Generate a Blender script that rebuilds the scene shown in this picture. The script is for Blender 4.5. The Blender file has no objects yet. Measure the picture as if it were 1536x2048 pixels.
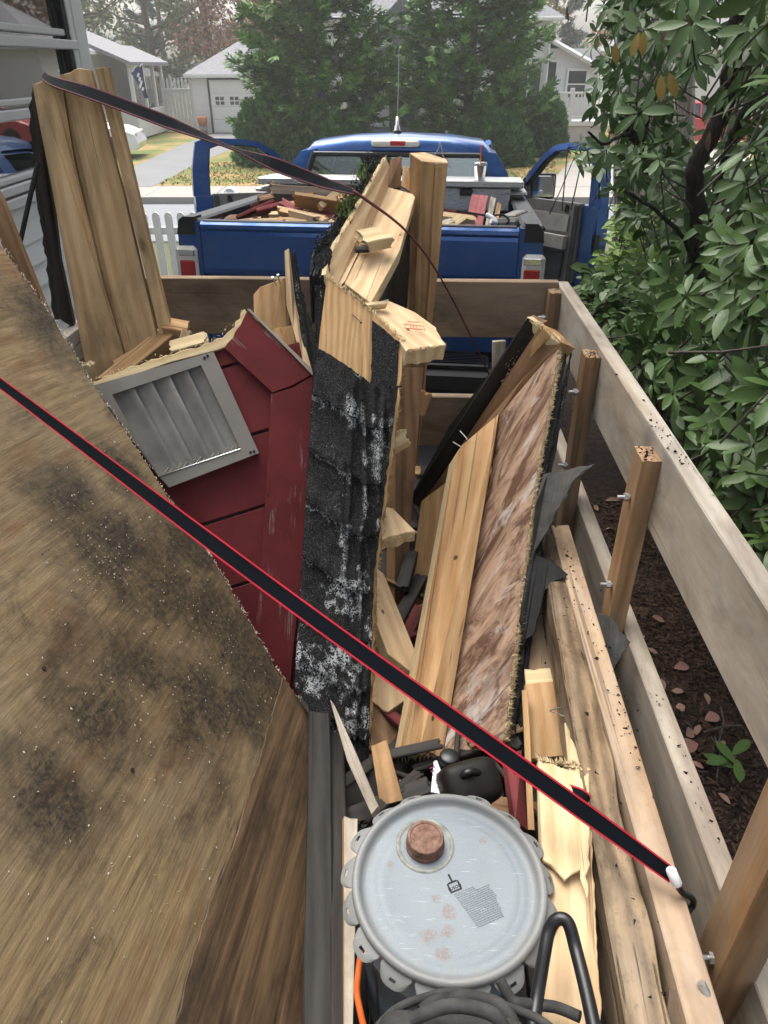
import bpy, math, random
import numpy as np
from mathutils import Vector, Matrix, noise
from mathutils.geometry import tessellate_polygon
random.seed(7); np.random.seed(7)
SC = bpy.context.scene
COL = SC.collection
R = math.radians
# ------------------------------------------------------------------ camera, sky, sun, exposure
H = 2.05
FPX = 1450.0
PITCH = math.atan(894 / FPX)
cam = bpy.data.cameras.new('camera')
cam.sensor_fit = 'VERTICAL'; cam.sensor_height = 36.0; cam.lens = 36.0 * FPX / 2048
cam.clip_start = .02; cam.clip_end = 600
camo = bpy.data.objects.new('camera', cam); COL.objects.link(camo)
camo.location = (0, 0, H); camo.rotation_euler = (math.pi / 2 - PITCH, 0, 0)
SC.camera = camo
W = bpy.data.worlds.new('World'); SC.world = W; W.use_nodes = True
nt = W.node_tree; bg = nt.nodes['Background']
sky = nt.nodes.new('ShaderNodeTexSky'); sky.sky_type = 'NISHITA'; sky.sun_disc = False
SUN_EL, SUN_AZ = R(66), R(-25)          # azimuth measured from +Y towards +X
sky.sun_elevation = SUN_EL; sky.sun_rotation = SUN_AZ
sky.air_density = 1.0; sky.dust_density = 6.0; sky.ozone_density = 1.0
hs = nt.nodes.new('ShaderNodeHueSaturation'); hs.inputs['Saturation'].default_value = .4
nt.links.new(sky.outputs[0], hs.inputs['Color']); nt.links.new(hs.outputs[0], bg.inputs[0])
bg.inputs[1].default_value = .12
sl = bpy.data.lights.new('sun', 'SUN'); sl.energy = 1.5; sl.angle = R(50); sl.color = (1, .97, .92)
so = bpy.data.objects.new('sun', sl); COL.objects.link(so)
sd = Vector((math.sin(SUN_AZ) * math.cos(SUN_EL), math.cos(SUN_AZ) * math.cos(SUN_EL), math.sin(SUN_EL)))
so.rotation_euler = sd.to_track_quat('Z', 'Y').to_euler()
vs = SC.view_settings; vs.view_transform = 'Standard'; vs.look = 'None'; vs.gamma = 1; vs.use_curve_mapping = False
vs.exposure = 1.62
SC.cycles.volume_bounces = 2; SC.cycles.max_bounces = 8; SC.cycles.transparent_max_bounces = 12
SC.cycles.volume_step_rate = 4

# ------------------------------------------------------------------ pixel -> world (pixels of the 1536x2048 photograph)
CP, SP = math.cos(PITCH), math.sin(PITCH)
def ray(px, py):
    u = (px - 768) / FPX; v = (py - 1024) / FPX
    h = CP - v * SP
    return Vector((u / h, 1.0, (-SP - v * CP) / h))
def P(px, py, Y): return Vector((0, 0, H)) + ray(px, py) * Y
def PZ(px, py, z):
    r = ray(px, py); return Vector((0, 0, H)) + r * ((z - H) / r.z)
def PPL(px, py, a, n):
    r = ray(px, py); o = Vector((0, 0, H))
    return o + r * (n.dot(a - o) / n.dot(r))
def proj(p):
    x, y, z = p[0], p[1], p[2] - H
    zc = y * CP - z * SP
    return (768 + FPX * x / zc, 1024 + FPX * (-z * CP - y * SP) / zc, zc)

# ------------------------------------------------------------------ object helpers
WM = {}
def world(o): return WM.get(o.name, Matrix())
def link(o, parent=None, m=None):
    m = m or Matrix()
    COL.objects.link(o)
    if parent is not None:
        o.parent = parent; o.matrix_basis = world(parent).inverted() @ m
    else:
        o.matrix_basis = m
    WM[o.name] = m
    return o
def tag(o, label=None, cat=None, group=None, kind=None):
    if label: o['label'] = label
    if cat: o['category'] = cat
    if group: o['group'] = group
    if kind: o['kind'] = kind
    return o
def thing(name, label, cat, loc=(0, 0, 0), group=None, m=None):
    o = bpy.data.objects.new(name, None); o.empty_display_size = .1
    link(o, None, m or Matrix.Translation(Vector(loc)))
    return tag(o, label, cat, group)
class MB:
    def __init__(s): s.v = []; s.f = []; s.mi = []; s.sm = []
    def add(s, verts, faces, mi=0, smooth=False):
        b = len(s.v); s.v += [tuple(v) for v in verts]
        for f in faces:
            s.f.append([i + b for i in f]); s.mi.append(mi); s.sm.append(smooth)
    def box(s, c, size, m=None, mi=0, ch=0.0):
        x, y, z = size[0] / 2, size[1] / 2, size[2] / 2
        M = Matrix.Translation(Vector(c)) @ (m or Matrix())
        if ch <= 0:
            vs_ = [M @ Vector((a * x, b * y, d * z)) for a in (-1, 1) for b in (-1, 1) for d in (-1, 1)]
            s.add(vs_, [(0, 1, 3, 2), (4, 6, 7, 5), (0, 4, 5, 1), (2, 3, 7, 6), (0, 2, 6, 4), (1, 5, 7, 3)], mi)
            return
        ch = min(ch, x * .9, y * .9, z * .9); vs_ = []; idx = {}
        for a in (-1, 1):
            for b in (-1, 1):
                for d in (-1, 1):
                    for k in range(3):
                        q = [a * (x - ch), b * (y - ch), d * (z - ch)]; q[k] = (a * x, b * y, d * z)[k]
                        idx[(a, b, d, k)] = len(vs_); vs_.append(M @ Vector(q))
        F = []
        def g(a, b, d, k): return idx[(a, b, d, k)]
        for q in (-1, 1):
            F.append([g(q, -1, -1, 0), g(q, 1, -1, 0), g(q, 1, 1, 0), g(q, -1, 1, 0)])
            F.append([g(-1, q, -1, 1), g(1, q, -1, 1), g(1, q, 1, 1), g(-1, q, 1, 1)])
            F.append([g(-1, -1, q, 2), g(1, -1, q, 2), g(1, 1, q, 2), g(-1, 1, q, 2)])
            for w in (-1, 1):
                F.append([g(-1, q, w, 1), g(1, q, w, 1), g(1, q, w, 2), g(-1, q, w, 2)])
                F.append([g(q, -1, w, 0), g(q, 1, w, 0), g(q, 1, w, 2), g(q, -1, w, 2)])
                F.append([g(q, w, -1, 0), g(q, w, 1, 0), g(q, w, 1, 1), g(q, w, -1, 1)])
                for e in (-1, 1): F.append([g(q, w, e, 0), g(q, w, e, 1), g(q, w, e, 2)])
        s.add(vs_, F, mi)
    def tube(s, pts, r, res=8, mi=0, caps=True, smooth=True):
        pts = [Vector(p) for p in pts]; n = len(pts)
        rr = r if isinstance(r, (list, tuple)) else [r] * n
        t0 = (pts[1] - pts[0]).normalized()
        up = Vector((0, 0, 1)) if abs(t0.z) < .9 else Vector((1, 0, 0))
        nx = t0.cross(up).normalized(); vs_ = []; F = []
        for i in range(n):
            t = (pts[min(i + 1, n - 1)] - pts[max(i - 1, 0)]).normalized()
            nx = (nx - t * nx.dot(t)).normalized(); ny = t.cross(nx)
            for k in range(res):
                a = 2 * math.pi * k / res
                vs_.append(pts[i] + (nx * math.cos(a) + ny * math.sin(a)) * rr[i])
        for i in range(n - 1):
            for k in range(res):
                F.append((i * res + k, i * res + (k + 1) % res, (i + 1) * res + (k + 1) % res, (i + 1) * res + k))
        s.add(vs_, F, mi, smooth)
        if caps:
            s.add(vs_[:res], [tuple(range(res))[::-1]], mi); s.add(vs_[-res:], [tuple(range(res))], mi)
    def sbox(s, c, size, m=None, mi=0, e=.35, nu=20, nv=12):
        M = Matrix.Translation(Vector(c)) @ (m or Matrix()); V = []; F = []
        def p(x): return math.copysign(abs(x) ** e, x)
        for j in range(nv + 1):
            b = -math.pi / 2 + math.pi * j / nv
            for i in range(nu):
                a = 2 * math.pi * i / nu
                V.append(M @ Vector((size[0] / 2 * p(math.cos(b)) * p(math.cos(a)), size[1] / 2 * p(math.cos(b)) * p(math.sin(a)), size[2] / 2 * p(math.sin(b)))))
        for j in range(nv):
            for i in range(nu): F.append((j * nu + i, j * nu + (i + 1) % nu, (j + 1) * nu + (i + 1) % nu, (j + 1) * nu + i))
        s.add(V, F, mi, True)
    def lathe(s, prof, c=(0, 0, 0), m=None, res=48, mi=0, smooth=True):
        M = Matrix.Translation(Vector(c)) @ (m or Matrix()); vs_ = []; F = []
        for (r, z) in prof:
            for k in range(res):
                a = 2 * math.pi * k / res
                vs_.append(M @ Vector((r * math.cos(a), r * math.sin(a), z)))
        for i in range(len(prof) - 1):
            for k in range(res):
                F.append((i * res + k, i * res + (k + 1) % res, (i + 1) * res + (k + 1) % res, (i + 1) * res + k))
        s.add(vs_, F, mi, smooth)
        if prof[-1][0] > 1e-4: s.add(vs_[-res:], [tuple(range(res))], mi)
        if prof[0][0] > 1e-4: s.add(vs_[:res], [tuple(range(res))[::-1]], mi)
    def prism(s, poly, d0, d1, axis='y', mi=0):     # poly of 2D points extruded along an axis
        n = len(poly)
        def mk(p, d): return {'y': (p[0], d, p[1]), 'x': (d, p[0], p[1]), 'z': (p[0], p[1], d)}[axis]
        vs_ = [mk(p, d0) for p in poly] + [mk(p, d1) for p in poly]
        tris = tessellate_polygon([[Vector((p[0], p[1], 0)) for p in poly]])
        F = [tuple(t) for t in tris] + [tuple(i + n for i in t)[::-1] for t in tris]
        F += [(i, (i + 1) % n, n + (i + 1) % n, n + i) for i in range(n)]
        s.add(vs_, F, mi)
    def mesh(s, name, mats):
        me = bpy.data.meshes.new(name); me.from_pydata(s.v, [], s.f)
        for m in (mats if isinstance(mats, (list, tuple)) else [mats]): me.materials.append(m)
        me.polygons.foreach_set('material_index', s.mi); me.polygons.foreach_set('use_smooth', s.sm)
        me.update()
        import bmesh
        b = bmesh.new(); b.from_mesh(me); bmesh.ops.recalc_face_normals(b, faces=b.faces); b.to_mesh(me); b.free()
        return me
    def build(s, name, mats, parent=None, m=None, local=False):
        """verts given in world space unless local (then m places them, relative to the parent's frame)"""
        me = s.mesh(name, mats)
        o = bpy.data.objects.new(name, me)
        if local:
            return link(o, parent, (world(parent) if parent else Matrix()) @ (m or Matrix()))
        if m is None:
            c = sum((Vector(v) for v in s.v), Vector()) / max(1, len(s.v)); m = Matrix.Translation(c)
        me.transform(m.inverted())
        return link(o, parent, m)
def mesh_np(name, V, F, mats, smooth=False, mi=None):
    V = np.asarray(V, dtype=np.float32).reshape(-1, 3); F = np.asarray(F, dtype=np.int32)
    me = bpy.data.meshes.new(name); k = F.shape[1]
    me.vertices.add(len(V)); me.vertices.foreach_set('co', V.ravel())
    me.loops.add(F.size); me.loops.foreach_set('vertex_index', F.ravel())
    me.polygons.add(len(F)); me.polygons.foreach_set('loop_start', np.arange(0, F.size, k, dtype=np.int32))
    for m in (mats if isinstance(mats, (list, tuple)) else [mats]): me.materials.append(m)
    if mi is not None: me.polygons.foreach_set('material_index', np.asarray(mi, dtype=np.int32))
    if smooth: me.polygons.foreach_set('use_smooth', np.ones(len(F), dtype=bool))
    me.update(calc_edges=True); me.validate()
    return me
def obj(name, me, parent=None, m=None):
    return link(bpy.data.objects.new(name, me), parent, m)
def frame(x, z, o):
    x = x.normalized(); z = (z - x * z.dot(x)).normalized(); y = z.cross(x)
    M = Matrix((x, y, z)).transposed().to_4x4(); M.translation = o
    return M
RND = random.Random(11)
def slab(name, pts, thick, m, parent=None, long=None, jag=None, bev=.0015, toward=None, wob=.0008, mats2=None, seg=.012):
    """solid board: pts is the outline of its visible face (world), thickened away from the viewer. Local X runs along the grain."""
    pts = [Vector(p) for p in pts]; n = len(pts); jag = jag or {}
    nrm = Vector()
    for i in range(n):
        a, b = pts[i], pts[(i + 1) % n]
        nrm += Vector(((a.y - b.y) * (a.z + b.z), (a.z - b.z) * (a.x + b.x), (a.x - b.x) * (a.y + b.y)))
    nrm.normalize(); c = sum(pts, Vector()) / n
    tw = (toward if toward is not None else Vector((0, 0, H)) - c)
    if nrm.dot(tw) < 0: nrm = -nrm
    if long is None:
        if n == 4:
            d1 = (pts[1] + pts[2]) / 2 - (pts[3] + pts[0]) / 2; d2 = (pts[2] + pts[3]) / 2 - (pts[0] + pts[1]) / 2
            long = d1 if d1.length > d2.length else d2
        else: long = max((pts[(i + 1) % n] - pts[i] for i in range(n)), key=lambda e: e.length)
    elif isinstance(long, tuple): long = pts[long[1]] - pts[long[0]]
    M = frame(long, nrm, c); Mi = M.inverted()
    L = [Mi @ p for p in pts]
    area = sum(L[i].x * L[(i + 1) % n].y - L[(i + 1) % n].x * L[i].y for i in range(n))
    idx = list(range(n))
    if area < 0: L = L[::-1]; idx = idx[::-1]
    fr = []; bk = []
    for i in range(n):
        a, b = L[i], L[(i + 1) % n]
        e = idx[i] if area >= 0 else idx[(i + 1) % n]        # original edge e joins pts[e], pts[e+1]
        amp = jag.get(e, 0); d = b - a; ln = d.length
        k = max(1, int(ln / (seg if amp else .1))); out = Vector((d.y, -d.x, 0)).normalized()
        sh = RND.random() * 99
        for j in range(k):
            q = a + d * (j / k)
            if amp:
                w = (noise.noise(Vector((sh, j * .35, 0))) * .8 + RND.uniform(-1, .35) * .6) * amp
                w2 = (noise.noise(Vector((sh + 5, j * .35, 0))) * .8 + RND.uniform(-1, .35) * .6) * amp
                if j == 0: w = w2 = 0
            else: w = w2 = RND.uniform(-1, 1) * wob
            fr.append(q + out * w); bk.append(q + out * w2 - Vector((0, 0, thick)))
    N = len(fr); ins = []
    for i in range(N):
        p, q, r_ = fr[i - 1], fr[i], fr[(i + 1) % N]
        t = (r_ - p); o = Vector((t.y, -t.x, 0))
        if o.length > 0: o.normalize()
        ins.append(q - o * bev)
    side = [v - Vector((0, 0, bev)) for v in fr]
    mb = MB()
    V = ins + side + bk
    tri = [tuple(t) for t in tessellate_polygon([[Vector((v.x, v.y, 0)) for v in ins]])]
    trib = [tuple(i + 2 * N for i in t)[::-1] for t in tri]
    F1 = [(i, (i + 1) % N, N + (i + 1) % N, N + i) for i in range(N)]
    F2 = [(N + i, N + (i + 1) % N, 2 * N + (i + 1) % N, 2 * N + i) for i in range(N)]
    mb.add(V, tri + F1, 0)
    b0 = 0
    for f in trib: mb.f.append(list(f)); mb.mi.append(1 if mats2 else 0); mb.sm.append(False)
    for f in F2: mb.f.append(list(f)); mb.mi.append(1 if mats2 else 0); mb.sm.append(False)
    mm = [m] + ([mats2] if mats2 else [])
    me = mb.mesh(name, mm)
    o = bpy.data.objects.new(name, me)
    return link(o, parent, M)
def beam(name, a, b, w, h, m, up=(0, 0, 1), ja=0, jb=0, parent=None, bow=.002, ch=.0025, segs=None, taper=1.0, rough=0.0):
    """timber from a to b (world, centre line), width w across and depth h along up"""
    a, b = Vector(a), Vector(b); d = b - a; L = d.length
    M = frame(d, Vector(up), (a + b) / 2)
    K = 5; per = []
    def side(p, q):
        for i in range(K): per.append(p + (q - p) * (i / K))
    x, y = w / 2, h / 2
    cs = [Vector((0, -x + ch, -y)), Vector((0, x - ch, -y)), Vector((0, x, -y + ch)), Vector((0, x, y - ch)),
          Vector((0, x - ch, y)), Vector((0, -x + ch, y)), Vector((0, -x, y - ch)), Vector((0, -x, -y + ch))]
    for i in range(0, 8, 2):
        side(cs[i], cs[i + 1]); per.append(cs[i + 1])
    N = len(per); S = segs or max(2, int(L / .12)); sh = RND.random() * 50
    mb = MB(); V = []
    for s in range(S + 1):
        t = s / S; bx = noise.noise(Vector((sh, t * 2, 0))) * bow; by = noise.noise(Vector((sh + 9, t * 2, 0))) * bow
        sc = 1 + (taper - 1) * t
        for p in per:
            off = Vector((0, 0, 0))
            if s == 0 and ja: off.x = (noise.noise(Vector((p.y * 60, p.z * 60, sh))) + RND.uniform(-.5, .5)) * ja
            if s == S and jb: off.x = (noise.noise(Vector((p.y * 60, p.z * 60, sh + 3))) + RND.uniform(-.5, .5)) * jb
            q = p * sc
            if rough:
                rr = 1 + rough * noise.noise(Vector((t * L * 9 + sh, p.y * 25, p.z * 25)))
                q = q * rr
            V.append(Vector((-L / 2 + L * t, 0, 0)) + q + off + Vector((0, bx, by)))
    F = []
    for s in range(S):
        for k in range(N):
            F.append((s * N + k, s * N + (k + 1) % N, (s + 1) * N + (k + 1) % N, (s + 1) * N + k))
    mb.add(V, F)
    for s, j, sg in ((0, ja, -1), (S, jb, 1)):
        rim = V[s * N:(s + 1) * N]; c = sum(rim, Vector()) / N
        inn = [c + (v - c) * .55 + Vector((RND.uniform(-1, 1) * j * .7, 0, 0)) for v in rim]
        c2 = c + Vector((RND.uniform(-1, 1) * j * .5, 0, 0))
        mb.add(rim + inn + [c2], [(k, (k + 1) % N, N + (k + 1) % N, N + k) for k in range(N)] + [(N + k, N + (k + 1) % N, 2 * N) for k in range(N)])
    o = bpy.data.objects.new(name, mb.mesh(name, m))
    return link(o, parent, M)
def smooth_path(pts, n=6):
    pts = [Vector(p) for p in pts]; out = []
    for i in range(len(pts) - 1):
        p0, p1, p2, p3 = pts[max(i - 1, 0)], pts[i], pts[i + 1], pts[min(i + 2, len(pts) - 1)]
        for k in range(n):
            t = k / n
            out.append(.5 * ((2 * p1) + (p2 - p0) * t + (2 * p0 - 5 * p1 + 4 * p2 - p3) * t * t + (3 * p1 - p0 - 3 * p2 + p3) * t ** 3))
    return out + [pts[-1]]
def copy_tree(o, parent=None, m=None):
    c = o.copy(); COL.objects.link(c); c.parent = parent
    if m is not None: c.matrix_basis = m
    for ch in o.children: copy_tree(ch, c)
    return c
def textobj(name, s, size, m, parent, M, ext=.0004, align='CENTER'):
    cu = bpy.data.curves.new(name, 'FONT'); cu.body = s; cu.size = size; cu.extrude = ext; cu.align_x = align; cu.resolution_u = 2
    t = bpy.data.objects.new(name + '_tmp', cu); COL.objects.link(t)
    dg = bpy.context.evaluated_depsgraph_get(); me = bpy.data.meshes.new_from_object(t.evaluated_get(dg))
    bpy.data.objects.remove(t); me.materials.clear(); me.materials.append(m)
    return link(bpy.data.objects.new(name, me), parent, M)

# ------------------------------------------------------------------ materials
class G:
    def __init__(s, name):
        s.m = bpy.data.materials.new(name); s.m.use_nodes = True; s.t = s.m.node_tree
        s.b = s.t.nodes['Principled BSDF']; s.out = s.t.nodes['Material Output']
    def n(s, typ, _out=0, **kw):
        nd = s.t.nodes.new(typ)
        for k, v in kw.items():
            k2 = k
            if k.startswith('i_'):
                k2 = int(k[2:]) if k[2:].isdigit() else k[2:]
                inp = nd.inputs[k2]
                if isinstance(v, bpy.types.NodeSocket): s.t.links.new(v, inp)
                else: inp.default_value = v
            else: setattr(nd, k, v)
        return nd
    def coords(s, scale=(1, 1, 1), kind='Object', rnd=True):
        tc = s.n('ShaderNodeTexCoord'); v = tc.outputs[kind]
        if rnd:
            oi = s.n('ShaderNodeObjectInfo')
            mu = s.n('ShaderNodeVectorMath', operation='MULTIPLY', i_0=oi.outputs['Random'], i_1=(37.1, 17.3, 23.7))
            v = s.n('ShaderNodeVectorMath', operation='ADD', i_0=v, i_1=mu.outputs[0]).outputs[0]
        return s.n('ShaderNodeMapping', i_Vector=v, i_Scale=scale).outputs[0]
    def noise(s, v, scale=1, detail=5, rough=.6, dist=0.0):
        return s.n('ShaderNodeTexNoise', i_Vector=v, i_Scale=scale, i_Detail=detail, i_Roughness=rough, i_Distortion=dist).outputs[0]
    def vor(s, v, scale=1, out='Distance', feature='F1'):
        return s.n('ShaderNodeTexVoronoi', feature=feature, i_Vector=v, i_Scale=scale).outputs[out]
    def ramp(s, f, stops):
        r = s.n('ShaderNodeValToRGB', i_0=f); e = r.color_ramp.elements
        while len(e) < len(stops): e.new(.5)
        for q, (p, c) in zip(e, stops):
            q.position = p; q.color = (c, c, c, 1) if isinstance(c, (int, float)) else (*c, 1)
        return r.outputs[0]
    def mix(s, f, a, b, mode='MIX'):
        nd = s.n('ShaderNodeMix', data_type='RGBA', blend_type=mode)
        for i, v in ((0, f), (6, a), (7, b)):
            if isinstance(v, bpy.types.NodeSocket): s.t.links.new(v, nd.inputs[i])
            elif i == 0: nd.inputs[i].default_value = v
            else: nd.inputs[i].default_value = (*v, 1) if len(v) == 3 else v
        return nd.outputs[2]
    def math(s, op, a, b=0.0):
        nd = s.n('ShaderNodeMath', operation=op)
        for i, v in ((0, a), (1, b)):
            if isinstance(v, bpy.types.NodeSocket): s.t.links.new(v, nd.inputs[i])
            else: nd.inputs[i].default_value = v
        return nd.outputs[0]
    def vary(s, col, amt=.25):
        oi = s.n('ShaderNodeObjectInfo')
        f = s.math('ADD', s.math('MULTIPLY', oi.outputs['Random'], amt), 1 - amt / 2)
        return s.n('ShaderNodeHueSaturation', i_Value=f, i_Color=col).outputs[0]
    def vary_island(s, col, amt=.5, hue=.04):
        g = s.n('ShaderNodeNewGeometry').outputs['Random Per Island']
        f = s.math('ADD', s.math('MULTIPLY', g, amt), 1 - amt / 2)
        g2 = s.math('FRACT', s.math('MULTIPLY', g, 7.31))
        h = s.math('ADD', s.math('MULTIPLY', g2, hue), .5 - hue / 2)
        return s.n('ShaderNodeHueSaturation', i_Hue=h, i_Value=f, i_Color=col).outputs[0]
    def done(s, col=None, rough=.6, metal=0.0, bump=None, bs=.3, bd=.01, **kw):
        def st(k, v):
            if isinstance(v, bpy.types.NodeSocket): s.t.links.new(v, s.b.inputs[k])
            else: s.b.inputs[k].default_value = ((*v, 1) if isinstance(v, (tuple, list)) and len(v) == 3 else v)
        if col is not None: st('Base Color', col)
        st('Roughness', rough); st('Metallic', metal)
        if 'Specular_IOR_Level' not in kw and not isinstance(rough, bpy.types.NodeSocket) and rough >= .5 and metal < .3: st('Specular IOR Level', .18)
        for k, v in kw.items(): st(k.replace('_', ' '), v)
        if bump is not None:
            bn = s.n('ShaderNodeBump', i_Height=bump, i_Strength=bs, i_Distance=bd)
            s.t.links.new(bn.outputs[0], s.b.inputs['Normal'])
        return s.m
def plain(name, col, rough=.6, metal=0.0, var=.0, nz=0.15, ns=8, **kw):
    g = G(name); v = g.coords()
    f = g.noise(v, ns, 6)
    c = g.mix(g.ramp(f, [(.3, 0), (.7, 1)]), tuple(x * (1 - nz) for x in col), tuple(min(1, x * (1 + nz)) for x in col))
    if var: c = g.vary(c, var)
    return g.done(c, rough, metal, bump=f, bs=.08, **kw)
def wood(name, light, dark, stain=None, amt=0.0, knots=.35, rough=.75, bump=.35, dirt=0.0, grey=None, greyamt=0.0, var=.25, gs=1.0, holes=False):
    g = G(name); v1 = g.coords((1.3 * gs, 17 * gs, 17 * gs)); v2 = g.coords((5, 130, 130)); v3 = g.coords((1, 1, 1))
    n1 = g.noise(v1, 1, 5, .62, 1.1); n2 = g.noise(v2, 1, 3, .7)
    rings = g.n('ShaderNodeTexWave', wave_type='BANDS', bands_direction='Y', i_Vector=g.coords((.25, 1, .7)), i_Scale=9 * gs, i_Distortion=7.0, i_Detail=3.0, i_2=7.0)
    rings.inputs['Detail Scale'].default_value = .9
    f = g.math('ADD', g.math('MULTIPLY', n1, .5), g.math('ADD', g.math('MULTIPLY', n2, .36), g.math('MULTIPLY', rings.outputs['Fac'], .22)))
    c = g.mix(g.ramp(f, [(.33, 0), (.68, 1)]), dark, light)
    if knots:
        kd = g.vor(g.coords((3.4, 9.5, .01)), 1)
        kz = g.math('ADD', kd, g.math('MULTIPLY', n1, .12))
        c = g.mix(g.math('MULTIPLY', g.ramp(kz, [(.11, 1), (.17, .35), (.24, 0)]), min(1, knots * 1.4)), c, tuple(x * .28 for x in dark))
    if grey: c = g.mix(g.math('MULTIPLY', g.ramp(g.noise(g.coords((1.5, 6, 6)), 1.6, 5), [(.35, 0), (.65, 1)]), greyamt), c, grey)
    if stain: c = g.mix(g.math('MULTIPLY', g.ramp(g.noise(g.coords((2.2, 6, 6)), 1.3, 6, .65, .6), [(.46, 0), (.66, 1)]), amt), c, stain)
    if dirt: c = g.mix(g.math('MULTIPLY', g.ramp(g.noise(v3, 55, 4, .7), [(.56, 0), (.66, 1)]), dirt), c, (.03, .025, .02))
    if holes: c = g.mix(g.ramp(g.vor(g.coords((9, 16, .01)), 1), [(.055, .9), (.075, 0)]), c, (.03, .02, .015))
    ck = g.ramp(g.noise(g.coords((.9, 75, 75)), 1, 2, .5), [(.66, 0), (.70, 1)])
    c = g.mix(g.math('MULTIPLY', ck, .55), c, tuple(x * .3 for x in dark))
    gm = g.ramp(g.noise(g.coords((3, 7, 7)), 1, 6, .7), [(.28, 1), (.62, 0)])
    c = g.mix(g.math('MULTIPLY', gm, .38), c, tuple(x * .5 for x in dark))
    c = g.vary(c, var)
    return g.done(c, rough, bump=g.math('SUBTRACT', f, g.math('MULTIPLY', ck, .8)), bs=bump, bd=.004)
M = {}
M['fresh'] = wood('fresh_pine', (.50, .325, .165), (.35, .19, .08), knots=.5, holes=True)
M['pale'] = wood('pale_pine', (.60, .44, .265), (.44, .29, .155), knots=.4, holes=True)
M['core'] = wood('broken_pine', (.62, .50, .30), (.46, .34, .18), knots=0, bump=.8, var=.1)
M['tan'] = wood('stained_board', (.55, .385, .21), (.40, .25, .12), stain=(.11, .095, .07), amt=.6, knots=.8)
M['brown'] = wood('brown_timber', (.27, .16, .085), (.15, .08, .04), stain=(.05, .035, .025), amt=.6)
M['mid'] = wood('old_pine', (.40, .25, .12), (.25, .14, .06), stain=(.08, .05, .03), amt=.5)
M['rail'] = wood('weathered_rail', (.42, .36, .28), (.26, .20, .145), stain=(.09, .07, .055), amt=.5, grey=(.36, .34, .31), greyamt=.6, knots=.4)
M['railtan'] = wood('rail_inner', (.34, .24, .15), (.2, .13, .075), stain=(.06, .045, .035), amt=.6, grey=(.28, .25, .21), greyamt=.4)
M['post'] = wood('trailer_post_wood', (.34, .20, .095), (.17, .09, .04), grey=(.3, .26, .21), greyamt=.55, knots=.2)
M['rot'] = wood('rotten_timber', (.33, .23, .13), (.10, .06, .032), stain=(.035, .022, .014), amt=.95, bump=1.0, dirt=.3, grey=(.25, .22, .18), greyamt=.5)
M['dirtypale'] = wood('dirty_pale_timber', (.46, .31, .18), (.31, .19, .1), grey=(.34, .31, .27), greyamt=.7, stain=(.1, .07, .05), amt=.4, dirt=.12)
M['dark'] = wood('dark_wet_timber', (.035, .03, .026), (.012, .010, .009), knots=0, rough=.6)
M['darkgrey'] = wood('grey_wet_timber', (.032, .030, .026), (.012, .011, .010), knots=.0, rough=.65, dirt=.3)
M['white_wood'] = wood('bare_white_board', (.5, .44, .35), (.3, .25, .2), stain=(.05, .04, .03), amt=.6)
def painted_red(worn):
    g = G('worn_red_paint' if worn else 'barn_red_paint'); n1 = g.noise(g.coords((4, 150, 150)), 1, 6, .75, .4); n2 = g.noise(g.coords((3.5, 13, 13)), 1, 5, .7)
    c = g.mix(g.ramp(g.noise(g.coords(), 7, 5), [(.3, 0), (.7, 1)]), (.075, .009, .010), (.125, .017, .019))
    w = g.math('MULTIPLY', g.ramp(n1, [(.50, 0), (.54, 1)]), g.ramp(n2, [(.55, 0), (.66, 1)]))
    w = g.math('MULTIPLY', w, 1.0 if worn else .0)
    c = g.mix(w, c, (.22, .19, .17))
    c = g.mix(g.ramp(g.vor(g.coords((7, 12, 12)), 1), [(.035, .9), (.05, 0)]), c, (.02, .01, .01))
    return g.done(c, .65, bump=g.math('SUBTRACT', n1, w), bs=.18, bd=.003)
M['red'] = painted_red(0); M['redworn'] = painted_red(1)
M['pinkred'] = wood('faded_red_board', (.42, .13, .13), (.3, .07, .075), stain=(.12, .03, .03), amt=.5, knots=0)
M['maroon'] = wood('maroon_board', (.16, .035, .035), (.07, .015, .015), knots=0)
def plyface():
    g = G('mouldy_plywood'); v = g.coords(rnd=False); st = g.coords((2.0, 42, 42), rnd=False); fine = g.coords((9, 210, 210), rnd=False)
    n1 = g.noise(st, 1, 6, .68, .8); n2 = g.noise(fine, 1, 3, .6)
    c = g.mix(g.ramp(g.math('ADD', g.math('MULTIPLY', n1, .6), g.math('MULTIPLY', n2, .4)), [(.36, 0), (.66, 1)]), (.085, .058, .034), (.25, .19, .12))
    c = g.mix(g.math('MULTIPLY', g.ramp(g.noise(v, 2.2, 5, .6), [(.4, 0), (.62, 1)]), .65), c, (.165, .14, .115))
    sm = g.ramp(g.noise(g.coords((2.6, 4.4, 4), rnd=False), 1.25, 7, .68, .5), [(.44, 0), (.58, 1)])
    sp = g.ramp(g.noise(v, 46, 5, .75), [(.4, 0), (.62, 1)])
    c = g.mix(g.math('MULTIPLY', sm, g.math('ADD', g.math('MULTIPLY', sp, .45), .5)), c, (.020, .017, .016))
    c = g.mix(g.math('MULTIPLY', g.ramp(g.noise(v, 5, 4), [(.6, 0), (.72, 1)]), .6), c, (.2, .105, .045))
    saw = g.math('MULTIPLY', g.ramp(g.noise(v, 330, 2, .5), [(.74, 0), (.78, 1)]), g.ramp(g.noise(v, 2.6, 3), [(.5, 0), (.62, 1)]))
    c = g.mix(g.math('MULTIPLY', saw, .8), c, (.55, .48, .36))
    return g.done(c, .72, bump=g.math('ADD', n1, n2), bs=.5, bd=.004)
M['ply'] = plyface()
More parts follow.
